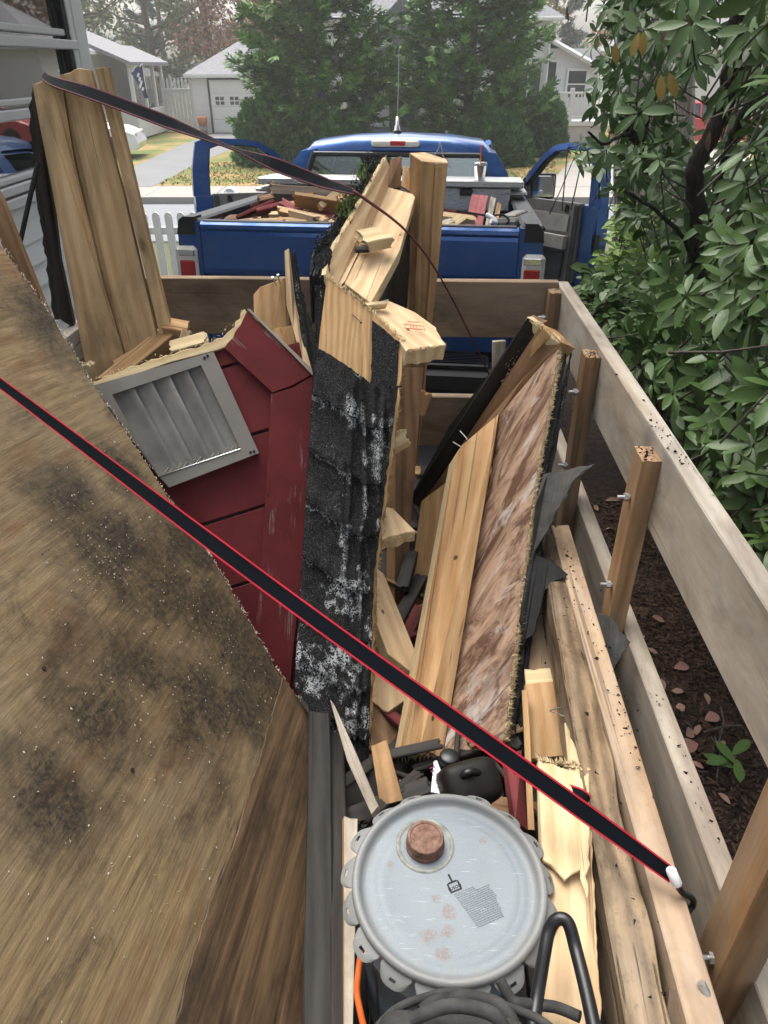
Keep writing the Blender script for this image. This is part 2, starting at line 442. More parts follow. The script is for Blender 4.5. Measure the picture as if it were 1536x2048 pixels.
def plydarkm():
    g = G('dark_damp_veneer'); n1 = g.noise(g.coords((1.6, 34, 34)), 1, 6, .68, .8); n2 = g.noise(g.coords((9, 210, 210)), 1, 3)
    c = g.mix(g.ramp(g.math('ADD', g.math('MULTIPLY', n1, .7), g.math('MULTIPLY', n2, .3)), [(.36, 0), (.66, 1)]), (.04, .025, .014), (.17, .108, .058))
    c = g.mix(g.math('MULTIPLY', g.ramp(g.noise(g.coords((2, 5, 5)), 1.2, 6, .7), [(.45, 0), (.62, 1)]), .8), c, (.022, .016, .012))
    return g.done(c, .7, bump=n1, bs=.5, bd=.004)
M['plydark'] = plydarkm()
def plybrown():
    g = G('mottled_sheathing'); st = g.coords((5, 24, 24)); n1 = g.noise(st, 1, 6, .7, .9); fi = g.noise(g.coords((14, 120, 120)), 1, 3)
    c = g.mix(g.ramp(n1, [(.40, 0), (.56, 1)]), (.10, .052, .03), (.34, .225, .15))
    c = g.mix(g.ramp(g.noise(g.coords((4, 17, 17)), 1, 5, .65, .8), [(.55, 0), (.62, .8)]), c, (.40, .355, .32))
    c = g.mix(g.math('MULTIPLY', g.ramp(g.noise(g.coords((2, 5, 5)), 1.4, 4), [(.52, 0), (.7, 1)]), .8), c, (.07, .032, .018))
    return g.done(c, .6, bump=g.math('ADD', n1, fi), bs=.35, bd=.004)
M['plybrown'] = plybrown()
M['plyface'] = wood('peeled_plywood', (.50, .33, .165), (.34, .19, .08), knots=.0, gs=2.2, bump=.6, holes=True)
def shingle_mat(name, lich=.55, base=.02, attr=False):
    g = G(name); v = g.coords(); gr = g.vor(v, 800, 'Color'); gv = g.n('ShaderNodeSeparateColor', i_0=gr).outputs[0]
    c = g.mix(g.ramp(gv, [(.0, 0), (.86, .06), (.97, .8)]), (base * .28,) * 3, (.12, .115, .115))
    fine = g.math('ADD', g.math('MULTIPLY', g.noise(v, 60, 6, .75, .4), .55), g.math('MULTIPLY', g.noise(v, 260, 3, .7), .45))
    if attr:
        at = g.n('ShaderNodeAttribute', attribute_name='lichen').outputs['Fac']
        lm = g.ramp(g.math('ADD', g.math('MULTIPLY', at, .5), g.math('MULTIPLY', fine, .75)), [(.535, 0), (.635, 1)])
    else:
        lm = g.ramp(g.math('ADD', g.math('MULTIPLY', g.noise(g.coords((7, 24, 24)), 1, 5, .7, .4), .5), g.math('MULTIPLY', fine, .55)), [(1.02 - lich, 0), (1.08 - lich, 1)])
    c = g.mix(g.math('MULTIPLY', lm, g.ramp(g.n('ShaderNodeSeparateColor', i_0=g.vor(v, 330, 'Color')).outputs[0], [(.36, 0), (.56, 1)])), c, (.34, .355, .35))
    moss = g.ramp(g.noise(v, 9, 5, .7), [(.66, 0), (.72, .7)])
    c = g.mix(moss, c, (.022, .026, .01))
    return g.done(c, .8, bump=g.math('ADD', gv, g.math('MULTIPLY', lm, .8)), bs=.6, bd=.003, Specular_IOR_Level=.15)
M['shingle_rows'] = shingle_mat('lichened_shingle', .5, attr=True)
M['shingle'] = shingle_mat('mossy_asphalt_shingle', .44); M['shingle2'] = shingle_mat('asphalt_shingle', .30); M['shingle3'] = shingle_mat('lichen_shingle', .53)
M['felt'] = plain('tar_paper', (.016, .016, .016), .7, nz=.4, ns=14)
M['felt_grey'] = plain('grey_felt', (.052, .05, .046), .85, nz=.5, ns=18)
M['vent'] = plain('vent_metal', (.185, .17, .148), .45, .3, nz=.12, ns=5)
M['louver'] = plain('louver_metal', (.27, .262, .238), .6, .2, nz=.4, ns=6)
M['mesh'] = plain('rusty_screen', (.3, .26, .2), .6, .4)
M['black'] = plain('black_plastic', (.007, .007, .008), .38, nz=.2)
M['blackmatt'] = plain('black_rubber', (.01, .01, .01), .75, nz=.3)
M['dirtyblack'] = plain('dusty_black_rubber', (.04, .039, .037), .8, nz=.5, ns=30)
M['strap'] = None
def strapm():
    g = G('black_webbing'); v = g.coords(rnd=False)
    w = g.n('ShaderNodeTexWave', wave_type='BANDS', bands_direction='X', i_Vector=v, i_Scale=320.0)
    w2 = g.n('ShaderNodeTexWave', wave_type='BANDS', bands_direction='Y', i_Vector=v, i_Scale=220.0)
    h = g.math('ADD', w.outputs['Fac'], w2.outputs['Fac'])
    return g.done(g.mix(g.noise(v, 12, 4), (.003, .004, .006), (.006, .008, .011)), .75, bump=h, bs=.2, bd=.0005, Specular_IOR_Level=.06)
M['strap'] = strapm(); M['strapred'] = plain('red_webbing_edge', (.42, .015, .03), .6); M['strapmaroon'] = plain('maroon_webbing', (.10, .03, .035), .7)
def lidm():
    g = G('grey_blue_enamel'); v = g.coords(rnd=False)
    c = g.mix(g.noise(v, 9, 5), (.135, .165, .19), (.185, .22, .248))
    c = g.mix(g.math('MULTIPLY', g.ramp(g.noise(v, 26, 8, .8), [(.3, 0), (.8, 1)]), .5), c, (.19, .195, .185))
    c = g.mix(g.ramp(g.noise(v, 520, 3, .7), [(.60, 0), (.70, .7)]), c, (.07, .06, .05))
    sc_ = g.ramp(g.noise(g.coords((30, 300, 60), rnd=False), 1, 4, .7), [(.62, 0), (.70, .5)]); c = g.mix(sc_, c, (.42, .45, .46))
    rim = g.n('ShaderNodeVectorMath', operation='LENGTH', i_0=g.n('ShaderNodeTexCoord').outputs['Object']).outputs['Value']
    c = g.mix(g.math('MULTIPLY', g.ramp(g.math('ADD', rim, g.math('MULTIPLY', g.noise(v, 40, 5, .7), .05)), [(.148, 0), (.165, 1)]), .55), c, (.20, .185, .16))
    pos = g.n('ShaderNodeTexCoord').outputs['Object']; ms = None
    for (cx_, cy_, r_) in ((-.004, -.045, .024), (-.006, -.072, .022), (-.036, -.078, .026), (-.014, -.104, .026), (-.02, -.025, .016), (.06, .07, .018), (-.09, .03, .016)):
        dd = g.n('ShaderNodeVectorMath', operation='DISTANCE', i_0=pos, i_1=(cx_, cy_, -.006)).outputs['Value']
        mm = g.ramp(g.math('ADD', g.math('DIVIDE', dd, r_), g.math('MULTIPLY', g.noise(v, 60, 4, .6), .9)), [(.75, 1), (1.3, 0)])
        ms = mm if ms is None else g.math('MAXIMUM', ms, mm)
    rust = g.math('MULTIPLY', ms, g.ramp(g.noise(v, 420, 4, .75), [(.38, 0), (.56, 1)]))
    c = g.mix(g.math('MULTIPLY', rust, .8), c, (.15, .10, .075))
    return g.done(c, g.math('ADD', g.math('MULTIPLY', g.noise(v, 40, 6, .7), .3), .35), bump=g.noise(v, 22, 5), bs=.2, bd=.004, Specular_IOR_Level=.4)
M['lid'] = lidm()
def bucketm():
    g = G('grey_pail'); v = g.coords(rnd=False)
    drip = g.math('MULTIPLY', g.ramp(g.noise(g.coords((32, 32, 1.2), rnd=False), 1, 2), [(.58, 0), (.63, 1)]), .9)
    c = g.mix(drip, g.mix(g.noise(v, 8, 4), (.13, .155, .175), (.19, .215, .235)), (.07, .045, .022))
    return g.done(c, .45)
M['pail'] = bucketm()
def rustm(name, a, b, sc=40):
    g = G(name); v = g.coords(); f = g.noise(v, sc, 6, .7)
    return g.done(g.mix(g.ramp(f, [(.35, 0), (.65, 1)]), a, b), .7, .25, bump=f, bs=.35, bd=.003)
M['rust'] = rustm('rusted_cap', (.09, .048, .032), (.23, .14, .105), 70); M['steel'] = plain('zinc_bolt', (.45, .45, .44), .35, .8, nz=.3, ns=60)
M['rusty'] = rustm('rusty_nail', (.08, .05, .035), (.2, .12, .08))
M['orange'] = plain('orange_cord', (.65, .13, .03), .5); M['white_plastic'] = plain('white_plastic', (.75, .76, .78), .4)
M['ink'] = plain('black_print', (.015, .018, .02), .6); M['inkgrey'] = plain('faded_print', (.135, .16, .18), .6); M['inkred'] = plain('red_ink', (.55, .16, .1), .7); M['inkpurple'] = plain('purple_print', (.22, .03, .14), .5)
def carpaint(name, a, rough=.3, flake=.5):
    g = G(name); v = g.coords(rnd=False)
    c = g.mix(g.noise(v, 3, 5), tuple(x * .85 for x in a), a)
    d = g.math('MULTIPLY', g.ramp(g.noise(v, 6, 6, .7), [(.5, 0), (.8, 1)]), .3)
    c = g.mix(d, c, (.16, .15, .14))
    sc_ = g.math('MULTIPLY', g.ramp(g.noise(g.coords((5, 5, 110), rnd=False), 1, 3, .7), [(.64, 0), (.68, 1)]), g.ramp(g.noise(v, 4, 3), [(.5, 0), (.65, 1)]))
    c = g.mix(g.math('MULTIPLY', sc_, .5), c, (.35, .4, .48))
    return g.done(c, g.math('ADD', g.math('MULTIPLY', d, .6), rough), flake, Coat_Weight=.6, Coat_Roughness=.08)
M['blue'] = carpaint('blue_truck_paint', (.010, .078, .28)); M['redcar'] = carpaint('red_car_paint', (.42, .015, .02), .3, .1); M['whitecar'] = carpaint('white_car_paint', (.7, .71, .72), .3, 0)
M['bluedark'] = carpaint('blue_jamb_paint', (.012, .06, .2), .35, .4)
M['trim'] = plain('grey_door_trim', (.17, .165, .155), .6); M['trimdark'] = plain('dark_door_trim', (.045, .045, .047), .55); M['trimlight'] = plain('light_door_insert', (.33, .32, .29), .8)
def glassm(name, tint=(.8, .9, .88), rough=.02, base=.06):
    g = G(name); fr = g.n('ShaderNodeFresnel', i_IOR=1.5)
    gl = g.n('ShaderNodeBsdfGlossy', i_Color=(1, 1, 1, 1), i_Roughness=rough); tr = g.n('ShaderNodeBsdfTransparent', i_Color=(*tint, 1))
    f = g.math('ADD', g.math('MULTIPLY', fr.outputs[0], 1.5), base)
    mx = g.n('ShaderNodeMixShader', i_0=f, i_1=tr.outputs[0], i_2=gl.outputs[0])
    g.t.links.new(mx.outputs[0], g.out.inputs[0]); return g.m
M['glass'] = glassm('truck_glass', (.5, .66, .62), base=.16); M['winglass'] = glassm('window_glass', (.25, .28, .28)); M['cup'] = glassm('clear_cup', (.86, .86, .86), .15)
M['darkglass'] = plain('dark_window', (.03, .035, .04), .08)
def mirrorm():
    g = G('mirror_glass'); return g.done((.8, .8, .8), .03, 1.0)
M['mirror'] = mirrorm()
M['lamp_red'] = plain('red_lens', (.36, .02, .02), .2); M['lamp_clear'] = plain('clear_lens', (.62, .6, .55), .2); M['chrome'] = plain('chrome', (.6, .6, .6), .15, 1.0)
M['coffee'] = plain('iced_coffee', (.5, .24, .08), .4); M['straw'] = plain('orange_straw', (.85, .16, .06), .4)
def diamond():
    g = G('diamond_plate'); v = g.coords((1, 1, 1), rnd=False)
    h1 = g.ramp(g.vor(g.n('ShaderNodeMapping', i_Vector=v, i_Scale=(26, 26, 60)).outputs[0], 1), [(.2, 1), (.34, 0)])
    return g.done(g.mix(g.noise(v, 9, 4), (.42, .43, .42), (.58, .58, .56)), .38, .75, bump=h1, bs=.6, bd=.006)
M['diamond'] = diamond()
def groundmats():
    g = G('asphalt_drive'); v = g.coords(rnd=False); f = g.noise(v, 60, 5, .7)
    c = g.mix(g.noise(v, .8, 5), (.10, .105, .11), (.165, .17, .175)); c = g.mix(g.ramp(f, [(.4, 0), (.75, .5)]), c, (.22, .22, .21))
    M['asphalt'] = g.done(c, .8, bump=f, bs=.25)
    g = G('street_asphalt'); v = g.coords(rnd=False); f = g.noise(v, 50, 5, .7)
    M['street'] = g.done(g.mix(g.noise(v, .6, 5), (.13, .14, .15), (.19, .2, .21)), .7, bump=f, bs=.15)
    g = G('pale_concrete'); v = g.coords(rnd=False); f = g.noise(v, 25, 6, .7)
    c = g.mix(g.noise(v, 1.3, 6), (.21, .197, .175), (.30, .285, .26)); c = g.mix(g.math('MULTIPLY', g.ramp(f, [(.5, 0), (.7, 1)]), .3), c, (.2, .18, .15))
    M['concrete'] = g.done(c, .85, bump=f, bs=.2)
    g = G('lawn'); v = g.coords(rnd=False); f = g.noise(v, 35, 5, .75)
    c = g.mix(g.ramp(g.noise(v, 30, 5, .7), [(.3, 0), (.7, 1)]), (.06, .10, .025), (.13, .17, .045))
    c = g.mix(g.ramp(g.noise(v, .55, 4, .6), [(.42, 0), (.6, 1)]), c, (.30, .20, .085))
    c = g.mix(g.math('MULTIPLY', g.ramp(g.noise(v, 14, 4, .7), [(.55, 0), (.65, 1)]), .5), c, (.36, .23, .1))
    M['lawn'] = g.done(c, .9, bump=f, bs=.8, bd=.04)
    g = G('bark_mulch'); v = g.coords(rnd=False); n = g.noise(v, 22, 6, .75, .5); st = g.vor(v, 60)
    c = g.mix(g.ramp(n, [(.35, 0), (.7, 1)]), (.012, .008, .006), (.06, .037, .026))
    c = g.mix(g.math('MULTIPLY', g.ramp(g.noise(v, 75, 4, .7), [(.58, 0), (.66, 1)]), .5), c, (.14, .085, .055))
    M['mulch'] = g.done(c, .85, bump=g.math('ADD', n, g.math('MULTIPLY', st, .7)), bs=1.0, bd=.02)
    g = G('earth'); v = g.coords(rnd=False); M['earth'] = g.done(g.mix(g.noise(v, 3, 6), (.05, .06, .025), (.1, .1, .045)), .9)
groundmats()
def sidingm(name, a, b):
    g = G(name); v = g.coords(); return g.done(g.mix(g.noise(v, 5, 5), a, b), .55, bump=g.noise(g.coords((2, 40, 40)), 1, 4), bs=.06)
M['siding'] = sidingm('cream_siding', (.58, .58, .53), (.66, .66, .61)); M['whitepaint'] = sidingm('white_paint', (.56, .57, .57), (.65, .66, .66)); M['greyframe'] = sidingm('grey_white_frame', (.42, .42, .41), (.5, .5, .49))
M['roofgrey'] = plain('grey_roof_shingles', (.19, .19, .2), .85, nz=.25, ns=12); M['roofdark'] = plain('dark_shutter', (.06, .065, .075), .6)
M['porch_dark'] = plain('dark_grey_porch', (.07, .08, .09), .7); M['terracotta'] = plain('terracotta', (.4, .17, .08), .8); M['flagblue'] = plain('navy_flag_cloth', (.02, .035, .11), .8); M['flagwhite'] = plain('flag_emblem', (.6, .6, .62), .8)  # porch_dark is a plain dark grey
def leafm(name, a, b, rough=.32, und=None, hue=.05):
    g = G(name); v = g.coords()
    oi = g.n('ShaderNodeObjectInfo').outputs['Random']; isl = g.n('ShaderNodeNewGeometry').outputs['Random Per Island']
    f = g.math('FRACT', g.math('ADD', g.math('MULTIPLY', oi, 3.7), isl))
    c = g.mix(f, a, b)
    f2 = g.math('FRACT', g.math('MULTIPLY', f, 17.3))
    if und: c = g.mix(g.ramp(f2, [(.90, 0), (.97, .7)]), c, (.15, .19, .04))
    c = g.mix(g.math('MULTIPLY', g.ramp(g.noise(v, 38, 4, .7), [(.60, 0), (.68, 1)]), .5), c, (.07, .05, .025))
    if und:
        bf = g.n('ShaderNodeNewGeometry').outputs['Backfacing']; c = g.mix(bf, c, und)
    return g.done(c, rough, bump=g.noise(v, 60, 3), bs=.08, bd=.004, Specular_IOR_Level=.32)
M['rhodo'] = leafm('rhododendron_leaf', (.022, .080, .013), (.095, .205, .038), .34, (.07, .125, .035))
M['rhodoy'] = leafm('yellow_leaf', (.42, .26, .04), (.5, .32, .06), .45, (.4, .28, .08)); M['rhodob'] = leafm('brown_dead_leaf', (.18, .07, .035), (.28, .13, .07), .6, (.25, .15, .1))
M['lime'] = leafm('lime_leaf', (.22, .38, .05), (.36, .50, .09), .45, (.26, .38, .09))
def foliage(name, a, b, rough=.55, amt=.7):
    g = G(name); isl = g.n('ShaderNodeNewGeometry').outputs['Random Per Island']
    v = g.coords(rnd=False); f = g.math('ADD', g.math('MULTIPLY', isl, .6), g.math('MULTIPLY', g.noise(v, .9, 3), .4))
    return g.done(g.mix(g.ramp(f, [(.2, 0), (.8, 1)]), a, b), rough)
M['yew'] = foliage('conifer_needles', (.034, .105, .022), (.145, .26, .055)); M['yewdark'] = foliage('dark_bush_needles', (.026, .08, .024), (.09, .18, .048))
M['fall_green'] = foliage('autumn_green_leaves', (.08, .12, .05), (.17, .2, .08)); M['fall_rust'] = foliage('autumn_rust_leaves', (.17, .075, .045), (.30, .17, .09)); M['fall_yellow'] = foliage('autumn_yellow_leaves', (.16, .14, .05), (.3, .24, .1)); M['fall_red'] = foliage('autumn_red_leaves', (.28, .05, .04), (.4, .12, .08)); M['bluegreen'] = foliage('far_pine_needles', (.05, .1, .09), (.09, .16, .14))
def barkm(name, a, b, sc=1):
    g = G(name); n = g.noise(g.coords((26 * sc, 26 * sc, 3.5 * sc)), 1, 6, .7, .6)
    return g.done(g.mix(g.ramp(n, [(.35, 0), (.65, 1)]), a, b), .85, bump=n, bs=.8, bd=.02)
M['bark'] = barkm('grey_bark', (.14, .12, .10), (.38, .33, .285)); M['barkdark'] = barkm('dark_branch_bark', (.014, .012, .011), (.05, .042, .036), 3); M['bark_far'] = barkm('brown_bark', (.06, .05, .04), (.14, .12, .1))
# ------------------------------------------------------------------ ground, street, lawn
def gz(y):
    k = [(-80, 0), (2, 0), (12, -.52), (13.5, -.62), (17.6, -.62), (400, -.62)]
    for (a, za), (b, zb) in zip(k, k[1:]):
        if y <= b: return za + (zb - za) * (y - a) / (b - a)
    return -.62
LAWN = -.48
def strip(name, x0, x1, ys, dz, m, nx=1, kind='structure', curve=None):
    V = []; F = []
    for y in ys:
        for i in range(nx + 1):
            x = x0 + (x1 - x0) * i / nx
            V.append((x, y, gz(y) + dz + (curve(x, y) if curve else 0)))
    for j in range(len(ys) - 1):
        for i in range(nx):
            a = j * (nx + 1) + i; F.append((a, a + 1, a + nx + 2, a + nx + 1))
    o = obj(name, mesh_np(name, V, F, m, True)); o['kind'] = kind; return o
strip('ground', -130, 130, [-40, 2, 12, 13.5, 17.6, 150], -.02, M['earth'])
strip('driveway', -1.9, .52, [-5, 2, 12, 13.5], -.01, M['asphalt'])
def mcurve(x, y): return .03 * noise.noise(Vector((x * 2.3, y * 2.3, 0))) + .012 * noise.noise(Vector((x * 11, y * 11, 3)))
strip('mulch_bed', .44, 7, list(np.linspace(-1, 12.2, 120)), .01, M['mulch'], 60, curve=mcurve)
strip('street', -80, 80, [13.5, 17.6], .0, M['street'])
def flat(name, pts, z0, z1, m, kind='structure'):
    mb = MB(); mb.prism([(p[0], p[1]) for p in pts], z0, z1, 'z'); o = mb.build(name, m); o['kind'] = kind; return o
flat('kerb', [(-80, 17.6), (80, 17.6), (80, 17.78), (-80, 17.78)], -.7, LAWN, M['concrete'])
for i in range(-16, 17):
    mb = MB(); mb.box((i * 1.55, 18.58, LAWN - .06), (1.54, 1.58, .12), ch=.01)
    o = mb.build('sidewalk', M['concrete']); o['kind'] = 'structure'
flat('lawn', [(-120, 19.4), (120, 19.4), (120, 148), (-120, 148)], -.7, LAWN, M['lawn'])
dv = [(428, 267), (482, 267), (468, 297), (400, 325), (305, 374), (20, 374), (170, 356), (268, 333), (360, 291), (402, 277)]
flat('neighbour_driveway', [PZ(x, y, LAWN) for x, y in dv], -.66, LAWN + .006, M['asphalt'])
flat('neighbour_path', [PZ(x, y, LAWN) for x, y in [(1085, 374), (1215, 374), (1400, 374), (1500, 345), (1500, 300), (1230, 300), (1140, 322), (1120, 345)]], -.66, LAWN + .006, M['concrete'])
# grass tufts on the verge beyond the street
def tufts(name, n, fn, h, m):
    V = np.zeros((n * 3, 3), np.float32)
    for i in range(n):
        x, y, z = fn(); a = random.random() * 6.28; w = .012 + .02 * random.random(); hh = h * random.uniform(.5, 1.3)
        V[3 * i] = (x - w * math.cos(a), y - w * math.sin(a), z); V[3 * i + 1] = (x + w * math.cos(a), y + w * math.sin(a), z)
        V[3 * i + 2] = (x + random.gauss(0, .04), y + random.gauss(0, .04), z + hh)
    o = obj(name, mesh_np(name, V, np.arange(n * 3).reshape(n, 3), m)); tag(o, 'short patchy grass growing on the lawn across the street', None, None, 'stuff')
def verge():
    while True:
        x = random.uniform(-11, 9); y = random.uniform(19.5, 27)
        px, py, _ = proj((x, y, LAWN))
        if py > 325 and (px > 400 - (py - 325) * 1.9 or px < 40) and px < 1110: return x, y, LAWN
        if py <= 325 and (470 < px < 1110 or px < 262): return x, y, LAWN
tufts('grass', 9000, verge, .05, foliage('verge_grass', (.10, .13, .035), (.34, .24, .10), .8))

# ------------------------------------------------------------------ houses
def clap(mb, a, b, z0, z1, step, out, t=.02):
    a, b = Vector(a), Vector(b); n = int(round((z1 - z0) / step)); out = Vector(out).normalized()
    for i in range(n):
        za = z0 + i * step; zb = za + step
        q = [a + out * t, b + out * t, b + out * .004, a + out * .004, a, b]
        V = [Vector((q[0].x, q[0].y, za)), Vector((q[1].x, q[1].y, za)), Vector((q[2].x, q[2].y, zb)), Vector((q[3].x, q[3].y, zb)), Vector((q[4].x, q[4].y, za)), Vector((q[5].x, q[5].y, za))]
        mb.add(V, [(0, 1, 2, 3), (0, 4, 5, 1)])
def bx(name, c, s, m, parent, ch=.01):
    mb = MB(); mb.box(c, s, ch=ch); return mb.build(name, m, parent)
def window(parent, c, w, h, axis='y', sgn=-1, fm='whitepaint', gm='darkglass', t=.09):
    """framed window; axis = normal axis"""
    mb = MB(); c = Vector(c)
    def sz(a, b, d): return (a, d, b) if axis == 'y' else (d, a, b)
    def at(a, b, d): return c + (Vector((a, d * sgn, b)) if axis == 'y' else Vector((d * sgn, a, b)))
    for s in (-1, 1):
        mb.box(at(s * (w / 2 + t / 2), 0, .02), sz(t, h + 2 * t, .05)); mb.box(at(0, s * (h / 2 + t / 2), .021), sz(w, t, .05))
    mb.box(at(0, 0, .015), sz(w, .05, .03))
    f = mb.build('window', M[fm], parent)
    mb = MB(); mb.box(at(0, 0, .004), sz(w, h, .006)); mb.build('pane', M[gm], f)
    return f
def hip(name, x0, x1, y0, y1, ze, zr, inset, m, parent, over=.35, t=.12, ridge='y'):
    x0 -= over; x1 += over; y0 -= over; y1 += over; xm = (x0 + x1) / 2; ym = (y0 + y1) / 2
    if ridge == 'y': r = [(xm, y0 + inset, zr), (xm, y1 - inset, zr)]
    else: r = [(x0 + inset, ym, zr), (x1 - inset, ym, zr)]
    V = [(x0, y0, ze), (x1, y0, ze), (x1, y1, ze), (x0, y1, ze)] + r + [(x0, y0, ze - t), (x1, y0, ze - t), (x1, y1, ze - t), (x0, y1, ze - t)]
    F = [(0, 1, 4), (1, 2, 5, 4), (2, 3, 5), (3, 0, 4, 5)] if ridge == 'y' else [(0, 1, 5, 4), (1, 2, 5), (2, 3, 4, 5), (3, 0, 4)]
    mb = MB(); mb.add(V, F, 0)
    mb.add(V, [(0, 6, 7, 1), (1, 7, 8, 2), (2, 8, 9, 3), (3, 9, 6, 0), (6, 9, 8, 7)], 1)
    return mb.build(name, [m, M['whitepaint']], parent)
# white cottage with the porch, left
hl = thing('white_house', 'white clapboard house with grey roof and glazed porch behind the white car', 'house', (-13, 32, LAWN))
mb = MB(); mb.box((-14, 33, 1.0), (8.3, 8, 2.96)); mb.build('wall', M['whitepaint'], hl)
mb = MB(); clap(mb, (-18.1, 29, 0), (-9.85, 29, 0), -.4, 2.4, .13, (0, -1, 0)); clap(mb, (-9.85, 29, 0), (-9.85, 37, 0), -.4, 2.4, .13, (1, 0, 0))
tag(mb.build('siding', M['whitepaint'], hl), kind='stuff')
hip('roof', -18.2, -9.85, 29, 37, 2.5, 4.6, 4.3, M['roofgrey'], hl)
window(hl, (-10.9, 28.98, 1.25), .8, 1.2); window(hl, (-9.83, 30.6, 1.3), .8, 1.15, 'x', 1)
bx('lamp', (-10.3, 28.9, 1.6), (.12, .12, .25), M['roofdark'], hl)
# porch
bx('porch_base', (-9.15, 34.4, .05), (1.35, 4.6, .95), M['whitepaint'], hl)
for y in (32.2, 33.8, 35.3, 36.6): bx('porch_post', (-8.55, y, 1.3), (.14, .14, 1.6), M['whitepaint'], hl)
for y in (33.0, 34.55, 35.95):
    mb = MB(); mb.box((-8.56, y, 1.3), (.03, 1.2, 1.3)); mb.build('porch_window', M['winglass'], hl)
mb = MB(); mb.add([(-9.8, 31.6, 2.75), (-8.3, 31.6, 2.15), (-8.3, 37.2, 2.15), (-9.8, 37.2, 2.75), (-9.8, 31.6, 2.63), (-8.3, 31.6, 2.03), (-8.3, 37.2, 2.03), (-9.8, 37.2, 2.63)], [(0, 1, 2, 3), (4, 7, 6, 5), (0, 4, 5, 1), (1, 5, 6, 2), (2, 6, 7, 3)])
mb.build('porch_roof', M['roofgrey'], hl)
# navy flag on the porch
fl = thing('porch_flag', 'navy blue flag with pale emblem hanging from white house porch', 'flag', (-8.2, 30.6, 1.3))
a = P(290, 148, 29.5); b = P(308, 128, 29.0)
mb = MB(); mb.tube([a, b], .02, 6); mb.build('pole', M['whitepaint'], fl)
V = []; F = []
q = [P(285, 146, 29.3), P(306, 126, 29), P(320, 196, 29), P(313, 197, 29.2)]
for i in range(9):
    for j in range(9):
        s, t = i / 8, j / 8
        p = q[0].lerp(q[1], s).lerp(q[3].lerp(q[2], s), t) + Vector((0, .09 * math.sin(s * 9 + t * 3), 0)); V.append(p)
for i in range(8):
    for j in range(8): F.append((i * 9 + j, i * 9 + j + 1, i * 9 + j + 10, i * 9 + j + 9))
mb = MB(); mb.add(V, F, 0, True); mb.add([v + Vector((0, .012, 0)) for v in V], F, 0, True); ff = mb.build('cloth', M['flagblue'], fl)
mb = MB()
for (px, py) in ((300, 150), (303, 158), (306, 165), (304, 172), (309, 178)):
    p = P(px, py, 28.86); mb.box(p, (.07, .01, .12), Matrix.Rotation(.5, 4, 'Y'))
mb.build('emblem', M['flagwhite'], ff)
# garage
ga = thing('garage', 'white detached garage with grey hip roof and panelled door at end of driveway', 'garage', (-6.2, 36, LAWN))
gx0, gx1, gy = -8.15, -4.0, 35.6
mb = MB(); mb.box(((gx0 + gx1) / 2, gy + 2.6, .62), (gx1 - gx0, 5.2, 2.2)); mb.build('wall', M['whitepaint'], ga)
mb = MB(); clap(mb, (gx0, gy, 0), (-7.42, gy, 0), LAWN, 1.7, .14, (0, -1, 0)); clap(mb, (-4.75, gy, 0), (gx1, gy, 0), LAWN, 1.7, .14, (0, -1, 0))
tag(mb.build('siding', M['whitepaint'], ga), kind='stuff')
hip('roof', gx0, gx1, gy, gy + 5.2, 1.72, 3.1, 2.7, M['roofgrey'], ga, .25)
d = bx('garage_door', (-6.08, gy - .03, .52), (2.6, .05, 1.98), M['whitepaint'], ga)
for k in range(4):
    mb = MB(); mb.box((-6.08, gy - .06, -.22 + k * .49), (2.56, .02, .44), ch=.008); pp = mb.build('door_panel', M['whitepaint'], d)
for k in range(4):
    for i in (-1, 1):
        for j in (-1, 1):
            mb = MB(); mb.box((-7.0 + k * .62 + i * .1, gy - .074, .75 + j * .085), (.16, .008, .13)); mb.build('door_pane', M['darkglass'], d)
bx('header', (-6.08, gy - .03, 1.62), (2.75, .08, .2), M['roofdark'], ga); bx('frame', (-7.44, gy - .03, .6), (.07, .07, 2.16), M['roofdark'], ga); bx('frame', (-4.72, gy - .03, .6), (.07, .07, 2.16), M['roofdark'], ga)
pt = thing('flower_pot', 'terracotta pot on a grey planter left of the garage door', 'pot', (-7.75, 35.1, LAWN))
mb = MB(); mb.lathe([(.0, 0), (.16, 0), (.2, .3), (.0, .3)], (-7.75, 35.1, LAWN), res=16); mb.build('planter', M['roofgrey'], pt)
mb = MB(); mb.lathe([(.0, .3), (.16, .3), (.24, .62), (.2, .66), (.0, .63)], (-7.75, 35.1, LAWN), res=16); mb.build('bowl', M['terracotta'], pt)
# basketball hoop
hb = thing('basketball_hoop', 'fan shaped white basketball backboard on a dark pole before the garage', 'basketball hoop', (-4.9, 30, LAWN))
c = P(512, 118, 30)
mb = MB(); poly = [(.45 * math.cos(R(a)) * (1.15), .5 * math.sin(R(a)) - .1) for a in range(-30, 211, 20)]
mb.prism([(c.x + p[0] * .9, c.z + p[1] * .9) for p in poly], c.y - .02, c.y + .02); mb.build('backboard', M['whitepaint'], hb)
mb = MB(); mb.tube([(c.x + .12, c.y + .1, LAWN), (c.x + .12, c.y + .1, c.z)], .06, 8); mb.build('pole', M['roofdark'], hb)
mb = MB(); mb.tube([(c.x + .2 * math.cos(k * .524), c.y - .25 + .2 * math.sin(k * .524), c.z - .3) for k in range(13)], .012, 5); mb.build('rim', M['orange'], hb)
